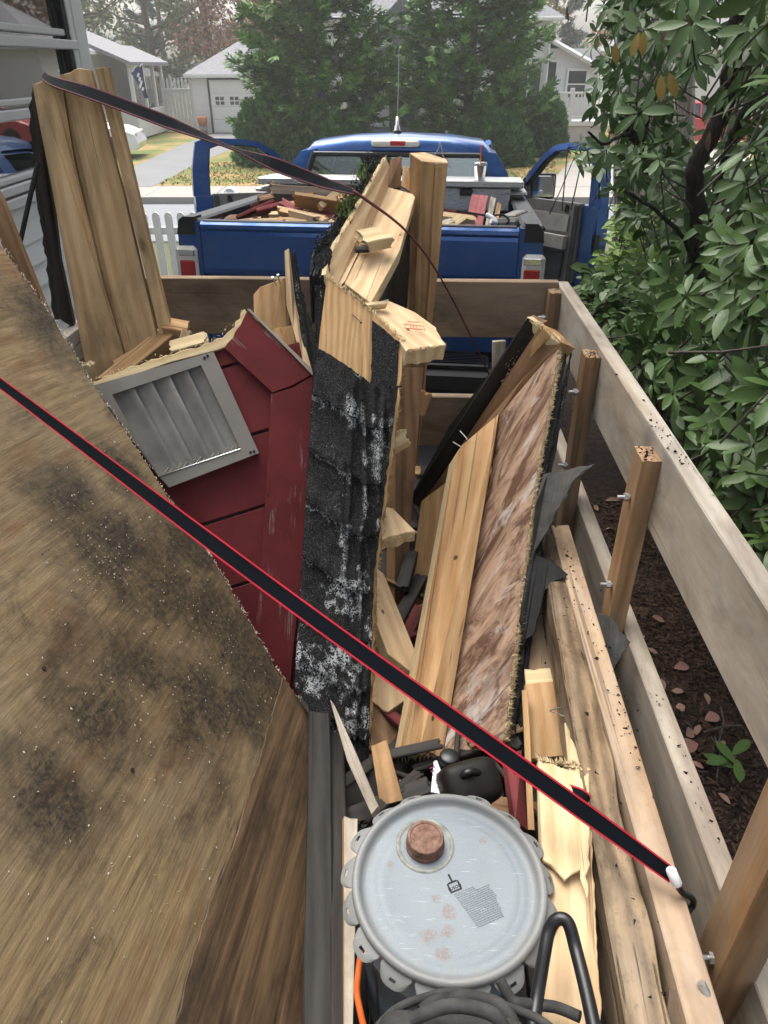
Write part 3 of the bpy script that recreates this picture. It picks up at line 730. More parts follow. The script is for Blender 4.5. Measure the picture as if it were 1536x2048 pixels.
# tall white fence
fe = thing('board_fence', 'tall white board fence with picket top beside the garage', 'fence', (-9.3, 36.3, LAWN))
for k, x in enumerate(np.arange(-11.9, -8.2, .16)):
    mb = MB(); mb.box((x, 36.3, .34), (.145, .025, 1.6 if True else 0), ch=.004); mb.build('fence_board', M['whitepaint'], fe)
    mb = MB(); mb.prism([(x - .045, 1.15), (x + .045, 1.15), (x + .045, 1.5), (x, 1.58), (x - .045, 1.5)], 36.29, 36.31); mb.build('picket', M['whitepaint'], fe)
for x in (-11.9, -10.05, -8.3): bx('post', (x, 36.38, .5), (.12, .1, 2.0), M['whitepaint'], fe)
bx('rail', (-10.1, 36.29, 1.15), (3.7, .05, .08), M['whitepaint'], fe)
fw = thing('firewood_stack', 'low stack of split firewood against the white fence', 'firewood', (-10.6, 35.5, LAWN))
for k in range(26):
    x = -11.2 + (k % 9) * .17 + random.uniform(-.03, .03); z = LAWN + .1 + (k // 9) * .16
    mb = MB(); mb.tube([(x, 35.2, z), (x, 35.75, z + random.uniform(-.02, .02))], random.uniform(.065, .09), 7, smooth=False); mb.build('log', M['mid'] if k % 3 else M['brown'], fw)
# white house behind the conifers, right
hr = thing('gabled_house', 'white clapboard house half hidden behind two big conifers', 'house', (3.5, 34, LAWN))
mb = MB(); mb.box((3.1, 36, 1.5), (9.4, 8, 4.0)); mb.build('wall', M['whitepaint'], hr)
mb = MB(); clap(mb, (-1.6, 32, 0), (7.8, 32, 0), -.4, 3.45, .15, (0, -1, 0)); clap(mb, (7.8, 32, 0), (7.8, 40, 0), -.4, 3.45, .15, (1, 0, 0))
tag(mb.build('siding', M['whitepaint'], hr), kind='stuff')
hip('roof', -1.6, 7.8, 32, 40, 3.55, 6.6, 4.4, M['roofgrey'], hr, .4)
bx('corner_board', (7.78, 31.97, 1.5), (.18, .08, 4.0), M['whitepaint'], hr)
mb = MB(); mb.tube(smooth_path([(8.15, 31.7, 3.4), (8.0, 31.75, 3.15), (7.82, 31.88, 2.95), (7.82, 31.88, 1.5), (7.82, 31.88, -.3)]), .05, 7); mb.build('downpipe', M['whitepaint'], hr)
bx('gutter', (3.1, 31.58, 3.47), (10.2, .12, .11), M['whitepaint'], hr)
window(hr, (6.75, 31.97, 1.5), .75, 1.4); window(hr, (3.5, 31.97, 1.5), .9, 1.4)
for dx in (-.68, .68): bx('shutter', (6.75 + dx, 31.95, 1.5), (.36, .04, 1.5), M['roofdark'], hr)
# sun room and stair deck at the house's right
mb = MB(); mb.box((9.0, 35.5, 1.1), (2.3, 4, 3.0)); mb.build('annex_wall', M['whitepaint'], hr)
mb = MB(); mb.add([(7.8, 33.2, 3.1), (10.5, 33.2, 1.9), (10.5, 37.8, 1.9), (7.8, 37.8, 3.1), (7.8, 33.2, 2.96), (10.5, 33.2, 1.76), (10.5, 37.8, 1.76), (7.8, 37.8, 2.96)], [(0, 1, 2, 3), (4, 7, 6, 5), (0, 4, 5, 1), (1, 5, 6, 2), (2, 6, 7, 3), (3, 7, 4, 0)]); mb.build('annex_roof', M['roofgrey'], hr)
mb = MB(); mb.tube([(7.8, 33.1, 3.0), (10.5, 33.1, 1.8)], .09, 4, smooth=False); mb.build('bargeboard', M['whitepaint'], hr)
window(hr, (8.25, 33.47, 1.3), .45, 1.7); window(hr, (9.35, 33.47, 1.4), .7, .9)
dk = thing('stair_deck', 'raised white deck with balustrade at side of the gabled house', 'deck', (8.8, 31.6, LAWN))
bx('deck_floor', (8.9, 32.2, .15), (2.6, 1.9, .16), M['whitepaint'], dk); bx('skirt', (8.9, 31.35, -.2), (2.5, .05, .6), M['greyframe'], dk)
for x in (7.75, 8.75, 10.15): bx('newel_post', (x, 31.32, .72), (.15, .12, 1.2), M['whitepaint'], dk)
bx('handrail', (8.95, 31.32, 1.16), (2.3, .08, .07), M['whitepaint'], dk); bx('handrail', (8.95, 31.32, .36), (2.3, .08, .06), M['whitepaint'], dk)
for k in range(17):
    if abs(7.9 + k * .135 - 8.75) > .08: bx('baluster', (7.9 + k * .135, 31.32, .76), (.045, .045, .76), M['whitepaint'], dk, 0)
# entrance porch glimpsed between the conifers
en = thing('entrance_porch', 'dark grey entrance porch glimpsed between the two big conifers', 'porch', (.6, 30, LAWN))
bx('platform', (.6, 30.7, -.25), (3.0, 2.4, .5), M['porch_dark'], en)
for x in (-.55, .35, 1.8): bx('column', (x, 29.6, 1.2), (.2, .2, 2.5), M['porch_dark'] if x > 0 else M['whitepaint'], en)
mb = MB(); mb.add([(-1.2, 29.2, 2.4), (2.4, 29.2, 2.4), (.6, 29.2, 4.0), (-1.2, 32, 2.4), (2.4, 32, 2.4), (.6, 32, 4.0)], [(0, 1, 2), (3, 5, 4), (0, 3, 4, 1), (1, 4, 5, 2), (2, 5, 3, 0)]); mb.build('porch_roof', M['roofgrey'], en)
bx('door', (.7, 31.92, .9), (1.0, .06, 2.0), M['roofdark'], en)
# white outbuilding far right
ob = thing('white_outbuilding', 'long white building behind the red car, seen through the rhododendron', 'building', (15, 38, LAWN))
mb = MB(); mb.box((18, 40, 1.1), (14, 6, 3.2)); mb.build('wall', M['whitepaint'], ob); hip('roof', 11, 25, 37, 43, 2.75, 4.6, 3, M['roofgrey'], ob, .35, ridge='x')
mb = MB(); clap(mb, (11, 37, 0), (25, 37, 0), -.4, 2.6, .15, (0, -1, 0)); tag(mb.build('siding', M['whitepaint'], ob), kind='stuff')
window(ob, (15.6, 36.97, 1.2), 1.0, 1.2)

hr.location.x -= 1.7; dk.location.x -= 1.7; hl.location.x -= 1.1; fl.location.x -= .4
# ------------------------------------------------------------------ own house, left (cream siding, big window)
oh = thing('cream_house', 'cream sided house wall with large window behind the leaning planks', 'house', (-1.95, 2, 0))
WX = -1.96
mb = MB(); mb.box((WX - 2.06, .6, 1.1), (4.0, 9.7, 3.0)); mb.build('wall', M['greyframe'], oh)
zs = np.arange(-.2, 1.42, .118)
for z in zs:
    mb = MB(); y0, y1 = -3.5, 5.36
    mb.add([(WX + .018, y0, z), (WX + .018, y1, z), (WX + .004, y1, z + .118), (WX + .004, y0, z + .118), (WX - .01, y0, z), (WX - .01, y1, z), (WX - .01, y1, z + .118), (WX - .01, y0, z + .118)], [(0, 1, 2, 3), (0, 4, 5, 1), (3, 2, 6, 7), (1, 5, 6, 2), (0, 3, 7, 4)])
    mb.build('siding_board', M['siding'], oh)
bx('corner_board', (WX + .02, 5.47, 1.2), (.07, .2, 3.2), M['greyframe'], oh)
mb = MB()
for z, h in ((1.44, .05), (1.50, .045), (1.545, .03), (1.83, .05), (1.885, .03), (2.155, .05), (2.215, .035), (2.95, .06)):
    mb.box((WX + .035 - (.012 if h < .04 else 0), 2.6, z), (.06, 5.5, h), ch=.006)
for y in (5.32, 2.62): mb.box((WX + .03, y, 2.2), (.05, .07, 1.4), ch=.005)
wf = mb.build('window', M['greyframe'], oh)
mb = MB(); mb.box((WX + .012, 2.6, 2.2), (.012, 5.3, 1.4)); mb.build('pane', M['winglass'], wf)
mb = MB(); mb.box((WX + .04, 5.22, 2.2), (.04, .06, 1.36)); mb.build('track', M['blackmatt'], wf)
mb = MB(); mb.box((WX - .045, 2.6, 2.2), (.02, 5.4, 1.5)); mb.build('curtain', M['roofdark'], wf)
mb = MB(); mb.prism([(WX + .25, 2.98), (WX - 2.1, 4.4), (WX - 4.3, 2.98), (WX - 4.3, 2.9), (WX + .25, 2.9)], -4, 5.7); mb.build('roof', M['roofgrey'], oh)

# ------------------------------------------------------------------ picket fence by the street side of the truck
pf = thing('picket_fence', 'low white picket fence with capped gate post left of the blue truck', 'fence', (-3.2, 8.6, gz(8.6)))
fy = 8.6; zt = P(320, 424, fy).z; zb = gz(fy) + .04
x0 = P(235, 420, fy).x; x1 = P(475, 420, fy).x
k = 0; x = x0
while x < x1 + 1.2:
    if abs(x - P(463, 400, fy).x) > .1:
        mb = MB(); w = .042
        poly = [(x - w, zb), (x + w, zb), (x + w, zt - .05)] + [(x + w * math.cos(a), zt - .05 + .05 * math.sin(a)) for a in (.5, 1.05, 1.57, 2.1, 2.65)] + [(x - w, zt - .05)]
        mb.prism(poly, fy - .012, fy + .012); mb.build('picket', M['whitepaint'], pf)
    x += .138
for z in (zt - .2, zb + .2): bx('rail', ((x0 + x1 + 1) / 2, fy + .035, z), (x1 - x0 + 1.2, .04, .085), M['whitepaint'], pf)
gpx = P(463, 385, fy).x; gt = P(463, 388, fy).z
gp = bx('gate_post', (gpx, fy - .05, (gt + zb) / 2), (.13, .13, gt - zb), M['whitepaint'], pf)
mb = MB(); mb.box((gpx, fy - .05, gt + .015), (.17, .17, .03), ch=.006); mb.prism([(gpx - .075, gt + .03), (gpx + .075, gt + .03), (gpx + .02, gt + .07), (gpx - .02, gt + .07)], fy - .11, fy + .01); mb.build('post_cap', M['whitepaint'], gp)

# ------------------------------------------------------------------ parked cars across the street
def car(name, label, m, X, Y, z, yaw, L=4.5, Wd=1.75, hh=1.42):
    t = thing(name, label, 'car', m=Matrix.Translation((X, Y, z)) @ Matrix.Rotation(yaw, 4, 'Z'))
    # side profile along local x (front +), sections lofted across y
    prof = [(-2.25, .5), (-2.2, .85), (-1.95, .98), (-1.25, 1.0), (1.0, .95), (1.75, .88), (2.15, .72), (2.25, .45), (2.15, .25), (-2.15, .25)]
    s = L / 4.5
    V = []; F = []; n = len(prof)
    for (yy, sc) in ((-Wd / 2, .93), (-Wd / 2 + .12, 1.0), (Wd / 2 - .12, 1.0), (Wd / 2, .93)):
        for (px, pz) in prof: V.append((px * s * (.97 + .03 * sc), yy, .3 + (pz - .3) * sc))
    for j in range(3):
        for i in range(n): F.append((j * n + i, j * n + (i + 1) % n, (j + 1) * n + (i + 1) % n, (j + 1) * n + i))
    F += [tuple(range(n)), tuple(range(3 * n, 4 * n))[::-1]]
    mb = MB(); mb.add(V, F); mb.build('body', m, t, local=True)
    def cabin(k0, zlo, zhi, m_, nm, w0, w1):
        pr = [(-1.75 * s, zlo), (-.95 * s + k0, zhi), (.25 * s, zhi), (1.05 * s, zlo)]
        mb = MB(); V = [(p[0], -w0 if p[1] == zlo else -w1, p[1]) for p in pr] + [(p[0], w0 if p[1] == zlo else w1, p[1]) for p in pr]
        mb.add(V, [(0, 1, 2, 3), (7, 6, 5, 4), (0, 4, 5, 1), (1, 5, 6, 2), (2, 6, 7, 3)]); mb.build(nm, m_, t, local=True)
    cabin(0, .96, hh - .05, M['darkglass'], 'glasshouse', Wd / 2 - .06, Wd / 2 - .24)
    mb = MB(); mb.box((-.35 * s, 0, hh - .02), (1.35 * s, Wd - .46, .07), ch=.03); mb.build('roof', m, t, local=True)
    for sy in (-1, 1):
        mb = MB()
        for (a, b) in (((-1.75, .97), (-.95, hh - .04)), ((-.3, .97), (-.3, hh - .04)), ((1.05, .97), (.25, hh - .04))):
            mb.tube([(a[0] * s, sy * (Wd / 2 - .05), a[1]), (b[0] * s, sy * (Wd / 2 - .22), b[1])], .035, 5)
        mb.build('pillar', m, t, local=True)
        for wx in (-1.4, 1.4):
            mb = MB(); mb.lathe([(.2, -.1), (.3, -.1), (.325, -.06), (.325, .06), (.3, .1), (.2, .1)], (wx * s, sy * (Wd / 2 - .07), .325), Matrix.Rotation(math.pi / 2, 4, 'X'), 20); w = mb.build('wheel', M['blackmatt'], t, local=True)
            mb = MB(); mb.lathe([(.0, -.085), (.2, -.09), (.2, .09), (.0, .085)], (wx * s, sy * (Wd / 2 - .065), .325), Matrix.Rotation(math.pi / 2, 4, 'X'), 10, smooth=False); mb.build('rim', M['steel'], w, local=True)
        mb = MB(); mb.box((2.1 * s, sy * .62, .68), (.18, .32, .14), ch=.03); mb.build('headlight', M['lamp_clear'], t, local=True)
        mb = MB(); mb.box((-2.16 * s, sy * .62, .78), (.14, .3, .14), ch=.03); mb.build('taillight', M['lamp_red'], t, local=True)
        mb = MB(); mb.box((.75 * s, sy * (Wd / 2 + .06), 1.0), (.12, .18, .12), ch=.03); mb.build('mirror', m, t, local=True)
    return t
car('parked_car', 'white sedan parked on the lawn beside the white porch house', M['whitecar'], -10.0, 25.9, LAWN, .12)
car('parked_car', 'red car parked broadside beyond the grey tree trunks', M['redcar'], 10.7, 29.5, LAWN, 3.14, 4.8)

# ------------------------------------------------------------------ vegetation
def sprays(pos, d, L, rng, feather=((0, 0, 1.0), (.15, .7, .62), (.15, -.7, .62), (.42, .65, .55), (.42, -.65, .55), (.68, .55, .4), (.68, -.55, .4)), wid=.16):
    """feathers of narrow needle twigs: pos (N,3), d unit (N,3), L (N,)"""
    N = len(pos); up = np.tile(np.array([0, 0, 1.0]), (N, 1)) + rng.normal(0, .45, (N, 3))
    s = np.cross(d, up); s /= np.linalg.norm(s, axis=1, keepdims=True) + 1e-9
    up = np.cross(s, d); out = []
    for (f, ang, ln) in feather:
        o = pos + d * (L * f)[:, None]
        e = d * math.cos(ang) + s * math.sin(ang); e = e + up * rng.normal(.0, .18, (N, 1)) - np.array([0, 0, .12])
        q = np.cross(e, up); q /= np.linalg.norm(q, axis=1, keepdims=True) + 1e-9
        l = (L * ln)[:, None]; w = l * wid
        out.append(np.stack([o, o + e * l * .45 + q * w, o + e * l, o + e * l * .45 - q * w], 1))
    V = np.concatenate(out, 0).reshape(-1, 3)
    return V, np.arange(len(V)).reshape(-1, 4)
def unit(v): return v / (np.linalg.norm(v, axis=-1, keepdims=True) + 1e-9)
def conifer(name, label, x, y, z0, h, rad, seed, m, nb=150, wid=.16, lean=0, group=None, spl=.42, low=.02, shape=1.5, cat='tree'):
    rng = np.random.default_rng(seed)
    t = thing(name, label, cat, (x, y, z0), group)
    mb = MB(); mb.tube([(x, y, z0 - .1), (x + .1, y, z0 + h * .4), (x + .05, y, z0 + h * .97)], [.05 * rad + .05, .03 * rad + .04, .02], 9); mb.build('trunk', M['bark_far'], t)
    P_, D_, L_ = [], [], []; limb = MB()
    for i in range(nb):
        f = low + (1 - low) * (i + rng.random()) / nb
        az = rng.random() * 6.283; prof = max(.06, (1 - f ** shape)) * (.62 + .38 * min(1, f / .12))
        Lb = rad * prof * rng.uniform(.72, 1.12)
        el0 = .35 - .35 * f + rng.normal(0, .1); n = max(4, int(Lb / .13)); p = np.array([x, y, z0 + f * h * .93])
        dirh = np.array([math.cos(az), math.sin(az), 0]); tip = p.copy(); pts = [p.copy()]
        for k in range(n):
            tt = k / n; el = el0 + .25 * tt - .12
            dv_ = dirh * math.cos(el) + np.array([0, 0, math.sin(el)])
            tip = tip + dv_ * (Lb / n); pts.append(tip.copy())
            if tt < .28: continue
            for sgn in (-1, 1, 0):
                lat = np.array([-dirh[1], dirh[0], 0]) * sgn
                dd = unit(dv_ * .75 + lat * rng.uniform(.4, 1.1) + np.array([0, 0, rng.normal(.08, .22)]))
                P_.append(tip + rng.normal(0, .05, 3)); D_.append(dd); L_.append(spl * rng.uniform(.65, 1.2) * (1 - .4 * tt * (sgn != 0)))
        if i % 2 == 0: limb.tube([pts[0], pts[len(pts) // 2], pts[-1]], [.035, .02, .006], 5)
    tag(limb.build('limbs', M['bark_far'], t), kind='stuff')
    V, F = sprays(np.array(P_), np.array(D_), np.array(L_), rng, wid=wid)
    obj('crown', mesh_np('crown', V, F, m), t)
    return t
def bush(name, label, x, y, z0, rx, ry, rz, seed, m, n=2600, spl=.22):
    rng = np.random.default_rng(seed); t = thing(name, label, 'shrub', (x, y, z0))
    u = unit(rng.normal(0, 1, (n, 3))); u[:, 2] = np.abs(u[:, 2])
    lump = np.array([noise.noise(Vector(q) * 2.6 + Vector((seed, 0, 0))) for q in u])
    r = (.78 + .22 * rng.random(n) ** .5) * (1 + .16 * lump)
    pos = np.array([x, y, z0]) + u * np.array([rx, ry, rz]) * r[:, None]
    V, F = sprays(pos, unit(u * .7 + rng.normal(0, .35, (n, 3)) + np.array([0, 0, .45])), spl * rng.uniform(.6, 1.2, n), rng, wid=.2)
    mb = MB()
    for k in range(9):
        a = k * .7; mb.tube([(x, y, z0), (x + rx * .4 * math.cos(a), y + ry * .4 * math.sin(a), z0 + rz * .45), (x + rx * .7 * math.cos(a), y + ry * .7 * math.sin(a), z0 + rz * .7)], [.04, .025, .01], 5)
    tag(mb.build('stems', M['bark_far'], t), kind='stuff')
    # dense inner growth
    ni = n // 2; u2 = unit(rng.normal(0, 1, (ni, 3))); u2[:, 2] = np.abs(u2[:, 2])
    V2, F2 = sprays(np.array([x, y, z0]) + u2 * np.array([rx, ry, rz]) * (rng.random(ni)[:, None] ** .5) * .8, unit(u2 + rng.normal(0, .5, (ni, 3))), np.full(ni, spl * 1.4), rng, wid=.3)
    obj('foliage', mesh_np('foliage', np.concatenate([V, V2]), np.concatenate([F, F2 + len(V)]), m), t)
    return t
def deciduous(name, label, x, y, z0, h, rad, seed, m, n=5200, leaf=.16, trunk=.2, group=None, low=.25, ntw=34):
    rng = np.random.default_rng(seed); rn = random.Random(seed); t = thing(name, label, 'tree', (x, y, z0), group)
    mb = MB(); top = Vector((x + rn.uniform(-.4, .4), y, z0 + h * .85))
    mb.tube(smooth_path([(x, y, z0 - .2), (x + rn.uniform(-.2, .2), y, z0 + h * .3), (x + rn.uniform(-.4, .4), y, z0 + h * .6), top], 4), [trunk * (1 - .8 * k / 12) for k in range(13)], 9)
    mb.build('trunk', M['bark_far'], t); lm = MB(); tips = []
    for k in range(ntw):
        f = low + (1 - low) * rn.random() * .9; b = Vector((x, y, z0 + h * f * .85)); az = rn.random() * 6.28
        ln = rad * (1 - abs(f - .5) * .9) * rn.uniform(.6, 1.1); el = rn.uniform(.25, .9)
        e = b + Vector((math.cos(az) * math.cos(el), math.sin(az) * math.cos(el), math.sin(el) * .9)) * ln
        mid = b.lerp(e, .5) + Vector((0, 0, -.08 * ln)); lm.tube([b, mid, e], [trunk * .3, trunk * .16, .015], 5); tips.append((mid, e))
        for q in range(3):
            s = b.lerp(e, rn.uniform(.4, .9)); e2 = s + Vector((rn.gauss(0, .5), rn.gauss(0, .5), rn.uniform(.1, .7))) * ln * .4; lm.tube([s, e2], [.03, .008], 4); tips.append((s, e2))
    tag(lm.build('limbs', M['bark_far'], t), kind='stuff')
    ti = np.array([[*a, *b] for a, b in tips]); k = rng.integers(0, len(ti), n); s = rng.random((n, 1)) ** .7
    pos = ti[k, :3] * (1 - s) + ti[k, 3:] * s + rng.normal(0, .05 * rad + .12, (n, 3))
    d = unit(rng.normal(0, 1, (n, 3)) + [0, 0, -.3]); q = unit(np.cross(d, rng.normal(0, 1, (n, 3)))); l = leaf * rng.uniform(.6, 1.3, (n, 1))
    V = np.stack([pos, pos + d * l * .5 + q * l * .36, pos + d * l, pos + d * l * .5 - q * l * .36], 1).reshape(-1, 3)
    obj('crown', mesh_np('crown', V, np.arange(4 * n).reshape(-1, 4), m), t)
    return t
# the two big conifers and the rounded bushes in front of the gabled house
conifer('conifer_tree', 'big dense conifer left of the entrance porch, with bushes at its foot', -1.95, 25.0, LAWN, 8.2, 2.6, 3, M['yew'], 310, shape=1.9)
conifer('conifer_tree', 'big dense conifer right of the entrance porch, behind truck cab', 2.55, 25.6, LAWN, 8.4, 2.55, 4, M['yew'], 310, shape=1.9)
bush('round_bush', 'rounded dark evergreen bush at left foot of the conifers', -3.35, 24.0, LAWN, 1.02, 1.1, 1.75, 5, M['yewdark'])
bush('round_bush', 'low evergreen bush close behind the left side of truck roof', -1.75, 23.6, LAWN, 1.1, 1.0, 1.35, 6, M['yewdark'])
bush('round_bush', 'clipped round evergreen bush beneath the white deck', 5.1, 26.6, LAWN, .85, .9, 1.7, 8, M['yewdark'])
bush('round_bush', 'wide evergreen bush behind the right side of truck roof', 3.1, 24.0, LAWN, 1.25, 1.0, 1.35, 9, M['yewdark'], 3200)
# trees beyond the houses
far = [('deciduous', 'bare limbed tree with sparse pale leaves above the white house roof', -16, 44, 12, 5.0, 'fall_green', 3000, .24),
       ('deciduous', 'green leafed tree behind the porch flag', -12.6, 47, 11, 4.2, 'fall_green', 5000, .22),
       ('deciduous', 'rust brown autumn tree behind the garage fence', -9.2, 46, 11, 4.0, 'fall_rust', 7200, .2),
       ('deciduous', 'small red leafed tree just above the garage roof', -6.5, 50, 7.5, 2.6, 'fall_red', 3000, .22),
       ('deciduous', 'yellowing tree at the far left beyond the white house', -21, 50, 12, 5, 'fall_yellow', 4200, .25),
       ('deciduous', 'rusty autumn tree above the annex roof of the gabled house', 13.5, 46, 10, 4.5, 'fall_rust', 5200, .24),
       ('deciduous', 'green tree behind the white outbuilding', 20, 52, 13, 5.5, 'fall_green', 5200, .26),
       ('deciduous', 'yellow green tree behind the gabled house roof', 7, 52, 14, 5.5, 'fall_yellow', 5200, .26),
       ('deciduous', 'tall green tree far behind the left conifer', -2, 60, 15, 6, 'fall_green', 5000, .3)]
for i, (k, lb, x, y, h, rd, mm, n, lf) in enumerate(far):
    deciduous('autumn_tree', lb, x, y, LAWN, h, rd, 40 + i, M[mm], n, lf, .26, 'trees beyond the houses')
for i, (x, y, h, lb) in enumerate([(-7.6, 56, 15, 'tall blue green conifer in the haze behind the garage'), (-15.5, 60, 16, 'tall hazy conifer far behind the green leafed tree'), (-22, 62, 15, 'hazy conifer at the far left edge of the wood'), (12, 62, 15, 'hazy conifer far behind the gabled house'), (-28, 55, 15, 'hazy conifer behind the cream house corner')]):
    conifer('hazy_conifer', lb, x, y, LAWN, h, 3.4, 60 + i, M['bluegreen'], 90, group='trees beyond the houses', spl=.75, shape=1.1)
# far wood: one mass on the horizon
rng = np.random.default_rng(5); n = 26000
pos = np.stack([rng.uniform(-75, 75, n), rng.uniform(70, 92, n), LAWN + rng.random(n) ** .9 * 5], 1); pos[:, 2] *= .7 + .3 * np.sin(pos[:, 0] * .35) + .12 * np.sin(pos[:, 0] * 1.3)
d = unit(rng.normal(0, 1, (n, 3))); q = unit(np.cross(d, rng.normal(0, 1, (n, 3)))); l = rng.uniform(.3, .8, (n, 1))
V = np.stack([pos, pos + d * l * .5 + q * l * .4, pos + d * l, pos + d * l * .5 - q * l * .4], 1).reshape(-1, 3)
tag(obj('far_wood', mesh_np('far_wood', V, np.arange(4 * n).reshape(-1, 4), M['fall_green'])), 'hazy wood far beyond the houses', None, None, 'stuff')
hz = MB(); hz.box((0, 55, 8.4), (270, 200, 20.5))
hm = bpy.data.materials.new('thin_mist'); hm.use_nodes = True; ht = hm.node_tree; ht.nodes.remove(ht.nodes['Principled BSDF'])
pv = ht.nodes.new('ShaderNodeVolumePrincipled'); pv.inputs['Color'].default_value = (1, 1, 1, 1); pv.inputs['Density'].default_value = .0016; pv.inputs['Anisotropy'].default_value = .45
ht.links.new(pv.outputs[0], ht.nodes['Material Output'].inputs['Volume'])
tag(hz.build('haze', hm), 'thin pale mist in the air', None, None, 'stuff')
# ------------------------------------------------------------------ pickup truck
TC = P(707, 455, 4.14)
TM = Matrix.Translation((TC.x, TC.y, TC.z - 1.40)) @ Matrix.Rotation(R(-6.7), 4, 'Z') @ Matrix.Rotation(R(-3.7), 4, 'X') @ Matrix.Diagonal((1.04, 1, 1, 1))
tk = thing('pickup_truck', 'blue pickup truck with both doors open and scrap wood heaped in its bed', 'pickup truck', m=TM)
def tb(name, mb, m, parent=None, mx=None): return mb.build(name, m, parent or tk, mx, local=True)
def tbox(name, c, s, m, parent=None, ch=.01):
    mb = MB(); mb.box(c, s, ch=ch); return tb(name, mb, m, parent)
BL = M['blue']
prof = [(0, .72), (.07, .72), (.07, 1.385), (.055, 1.40), (.012, 1.40), (-.004, 1.385), (-.006, 1.365), (.006, 1.35), (.0, 1.33), (-.01, 1.15), (-.004, 1.12), (.03, 1.105), (.03, 1.07), (-.006, 1.05), (-.012, 1.035), (-.012, .99), (.012, .975), (.012, .95), (-.004, .935)]
mb = MB(); mb.prism(prof, -.855, .855, 'x'); tg = tb('tailgate', mb, BL)
mb = MB(); mb.box((0, .035, 1.402), (1.69, .05, .012), ch=.004); tb('rail_cap', mb, M['black'], tg)
for s in (-1, 1):
    mb = MB(); mb.prism([(s * .862, .60), (s * .99, .62), (s * 1.0, 1.0), (s * .985, 1.34), (s * .95, 1.40), (s * .862, 1.40)], .0, .12); tb('bed_corner', mb, BL)
    mb = MB()
    q = [(.62, .98), (.95, 1.0), (1.3, .985), (1.37, .95)]
    for (y0, y1) in ((.12, .72), (.72, 1.6), (1.6, 2.08)):
        zlo = .55 if y0 != .72 else .92
        mb.box((s * .965, (y0 + y1) / 2, (zlo + 1.375) / 2), (.06, y1 - y0 - (.0), 1.375 - zlo), ch=.004)
    tb('bed_side', mb, BL)
    mb = MB(); mb.box((s * .93, 1.05, 1.395), (.12, 2.05, .035), ch=.012); tb('rail_cap', mb, M['black'])
    mb = MB(); mb.prism([(s * .885, 1.33), (s * .99, 1.33), (s * .975, 1.40), (s * .95, 1.425), (s * .885, 1.425)], -.005, .12); tb('corner_cap', mb, M['black'])
    lens = tbox('tail_light', (s * .945, .015, 1.10), (.12, .1, .34), M['lamp_clear'], ch=.02)
    mb = MB(); mb.box((s * .938, -.034, 1.085), (.085, .014, .22), ch=.006); tb('red_lens', mb, M['lamp_red'], lens)
    mb = MB(); mb.box((s * .938, -.034, 1.235), (.09, .012, .035), ch=.004); tb('reverse_lens', mb, M['chrome'], lens)
    for wy in (1.15, 4.6):
        mb = MB(); mb.lathe([(.22, -.13), (.35, -.13), (.385, -.08), (.385, .08), (.35, .13), (.22, .13)], (s * .82, wy, .385), Matrix.Rotation(math.pi / 2, 4, 'Y'), 28); w = tb('wheel', mb, M['blackmatt'])
        mb = MB(); mb.lathe([(.0, -.1), (.22, -.11), (.22, .11), (.0, .1)], (s * .82, wy, .385), Matrix.Rotation(math.pi / 2, 4, 'Y'), 16, smooth=False); tb('rim', mb, M['steel'], w)
tbox('bed_floor', (0, 1.07, .82), (1.86, 2.0, .05), M['black'], ch=0); tbox('bed_front', (0, 2.07, 1.1), (1.86, .04, .55), M['bluedark'])
bp = tbox('rear_bumper', (0, -.13, .60), (1.9, .22, .16), M['black'], ch=.04)
mb = MB(); mb.box((0, -.12, .69), (1.5, .2, .03), ch=.008)
for k in range(6): mb.box((0, -.20 + k * .032, .709), (1.46, .014, .008))
tb('step_pad', mb, M['black'], bp)
tbox('chassis', (0, 2.6, .5), (1.0, 5.0, .16), M['blackmatt'], ch=0)
# cab lower body, hood
mb = MB()
for s in (-1, 1): mb.box((s * .93, 2.33, .93), (.07, .42, .8), ch=.01); mb.box((s * .90, 3.2, .5), (.12, 1.4, .14), ch=.02)
mb.box((0, 2.14, .95), (1.8, .05, .85), ch=.01)
cb = tb('cab', mb, BL)
tbox('cab_floor', (0, 3.0, .55), (1.75, 1.7, .06), M['trimdark'], ch=0)
mb = MB()
V = []; n = 9; st = [(4.1, .92, 1.2), (4.6, .93, 1.18), (5.3, .9, 1.08), (5.5, .85, .98)]
for (y, hw, z) in st:
    for i in range(n):
        a = -1 + 2 * i / (n - 1); V.append((hw * a, y, z - .06 * a * a))
    V += [(hw, y, .5), (-hw, y, .5)]
N = n + 2
F = [(j * N + i, j * N + (i + 1) % N, (j + 1) * N + (i + 1) % N, (j + 1) * N + i) for j in range(3) for i in range(N)] + [tuple(range(3 * N, 4 * N)), tuple(range(N))[::-1]]
mb.add(V, F, 0, False); tb('hood', mb, BL)
tbox('front_bumper', (0, 5.6, .55), (1.9, .18, .25), M['chrome'], ch=.04)
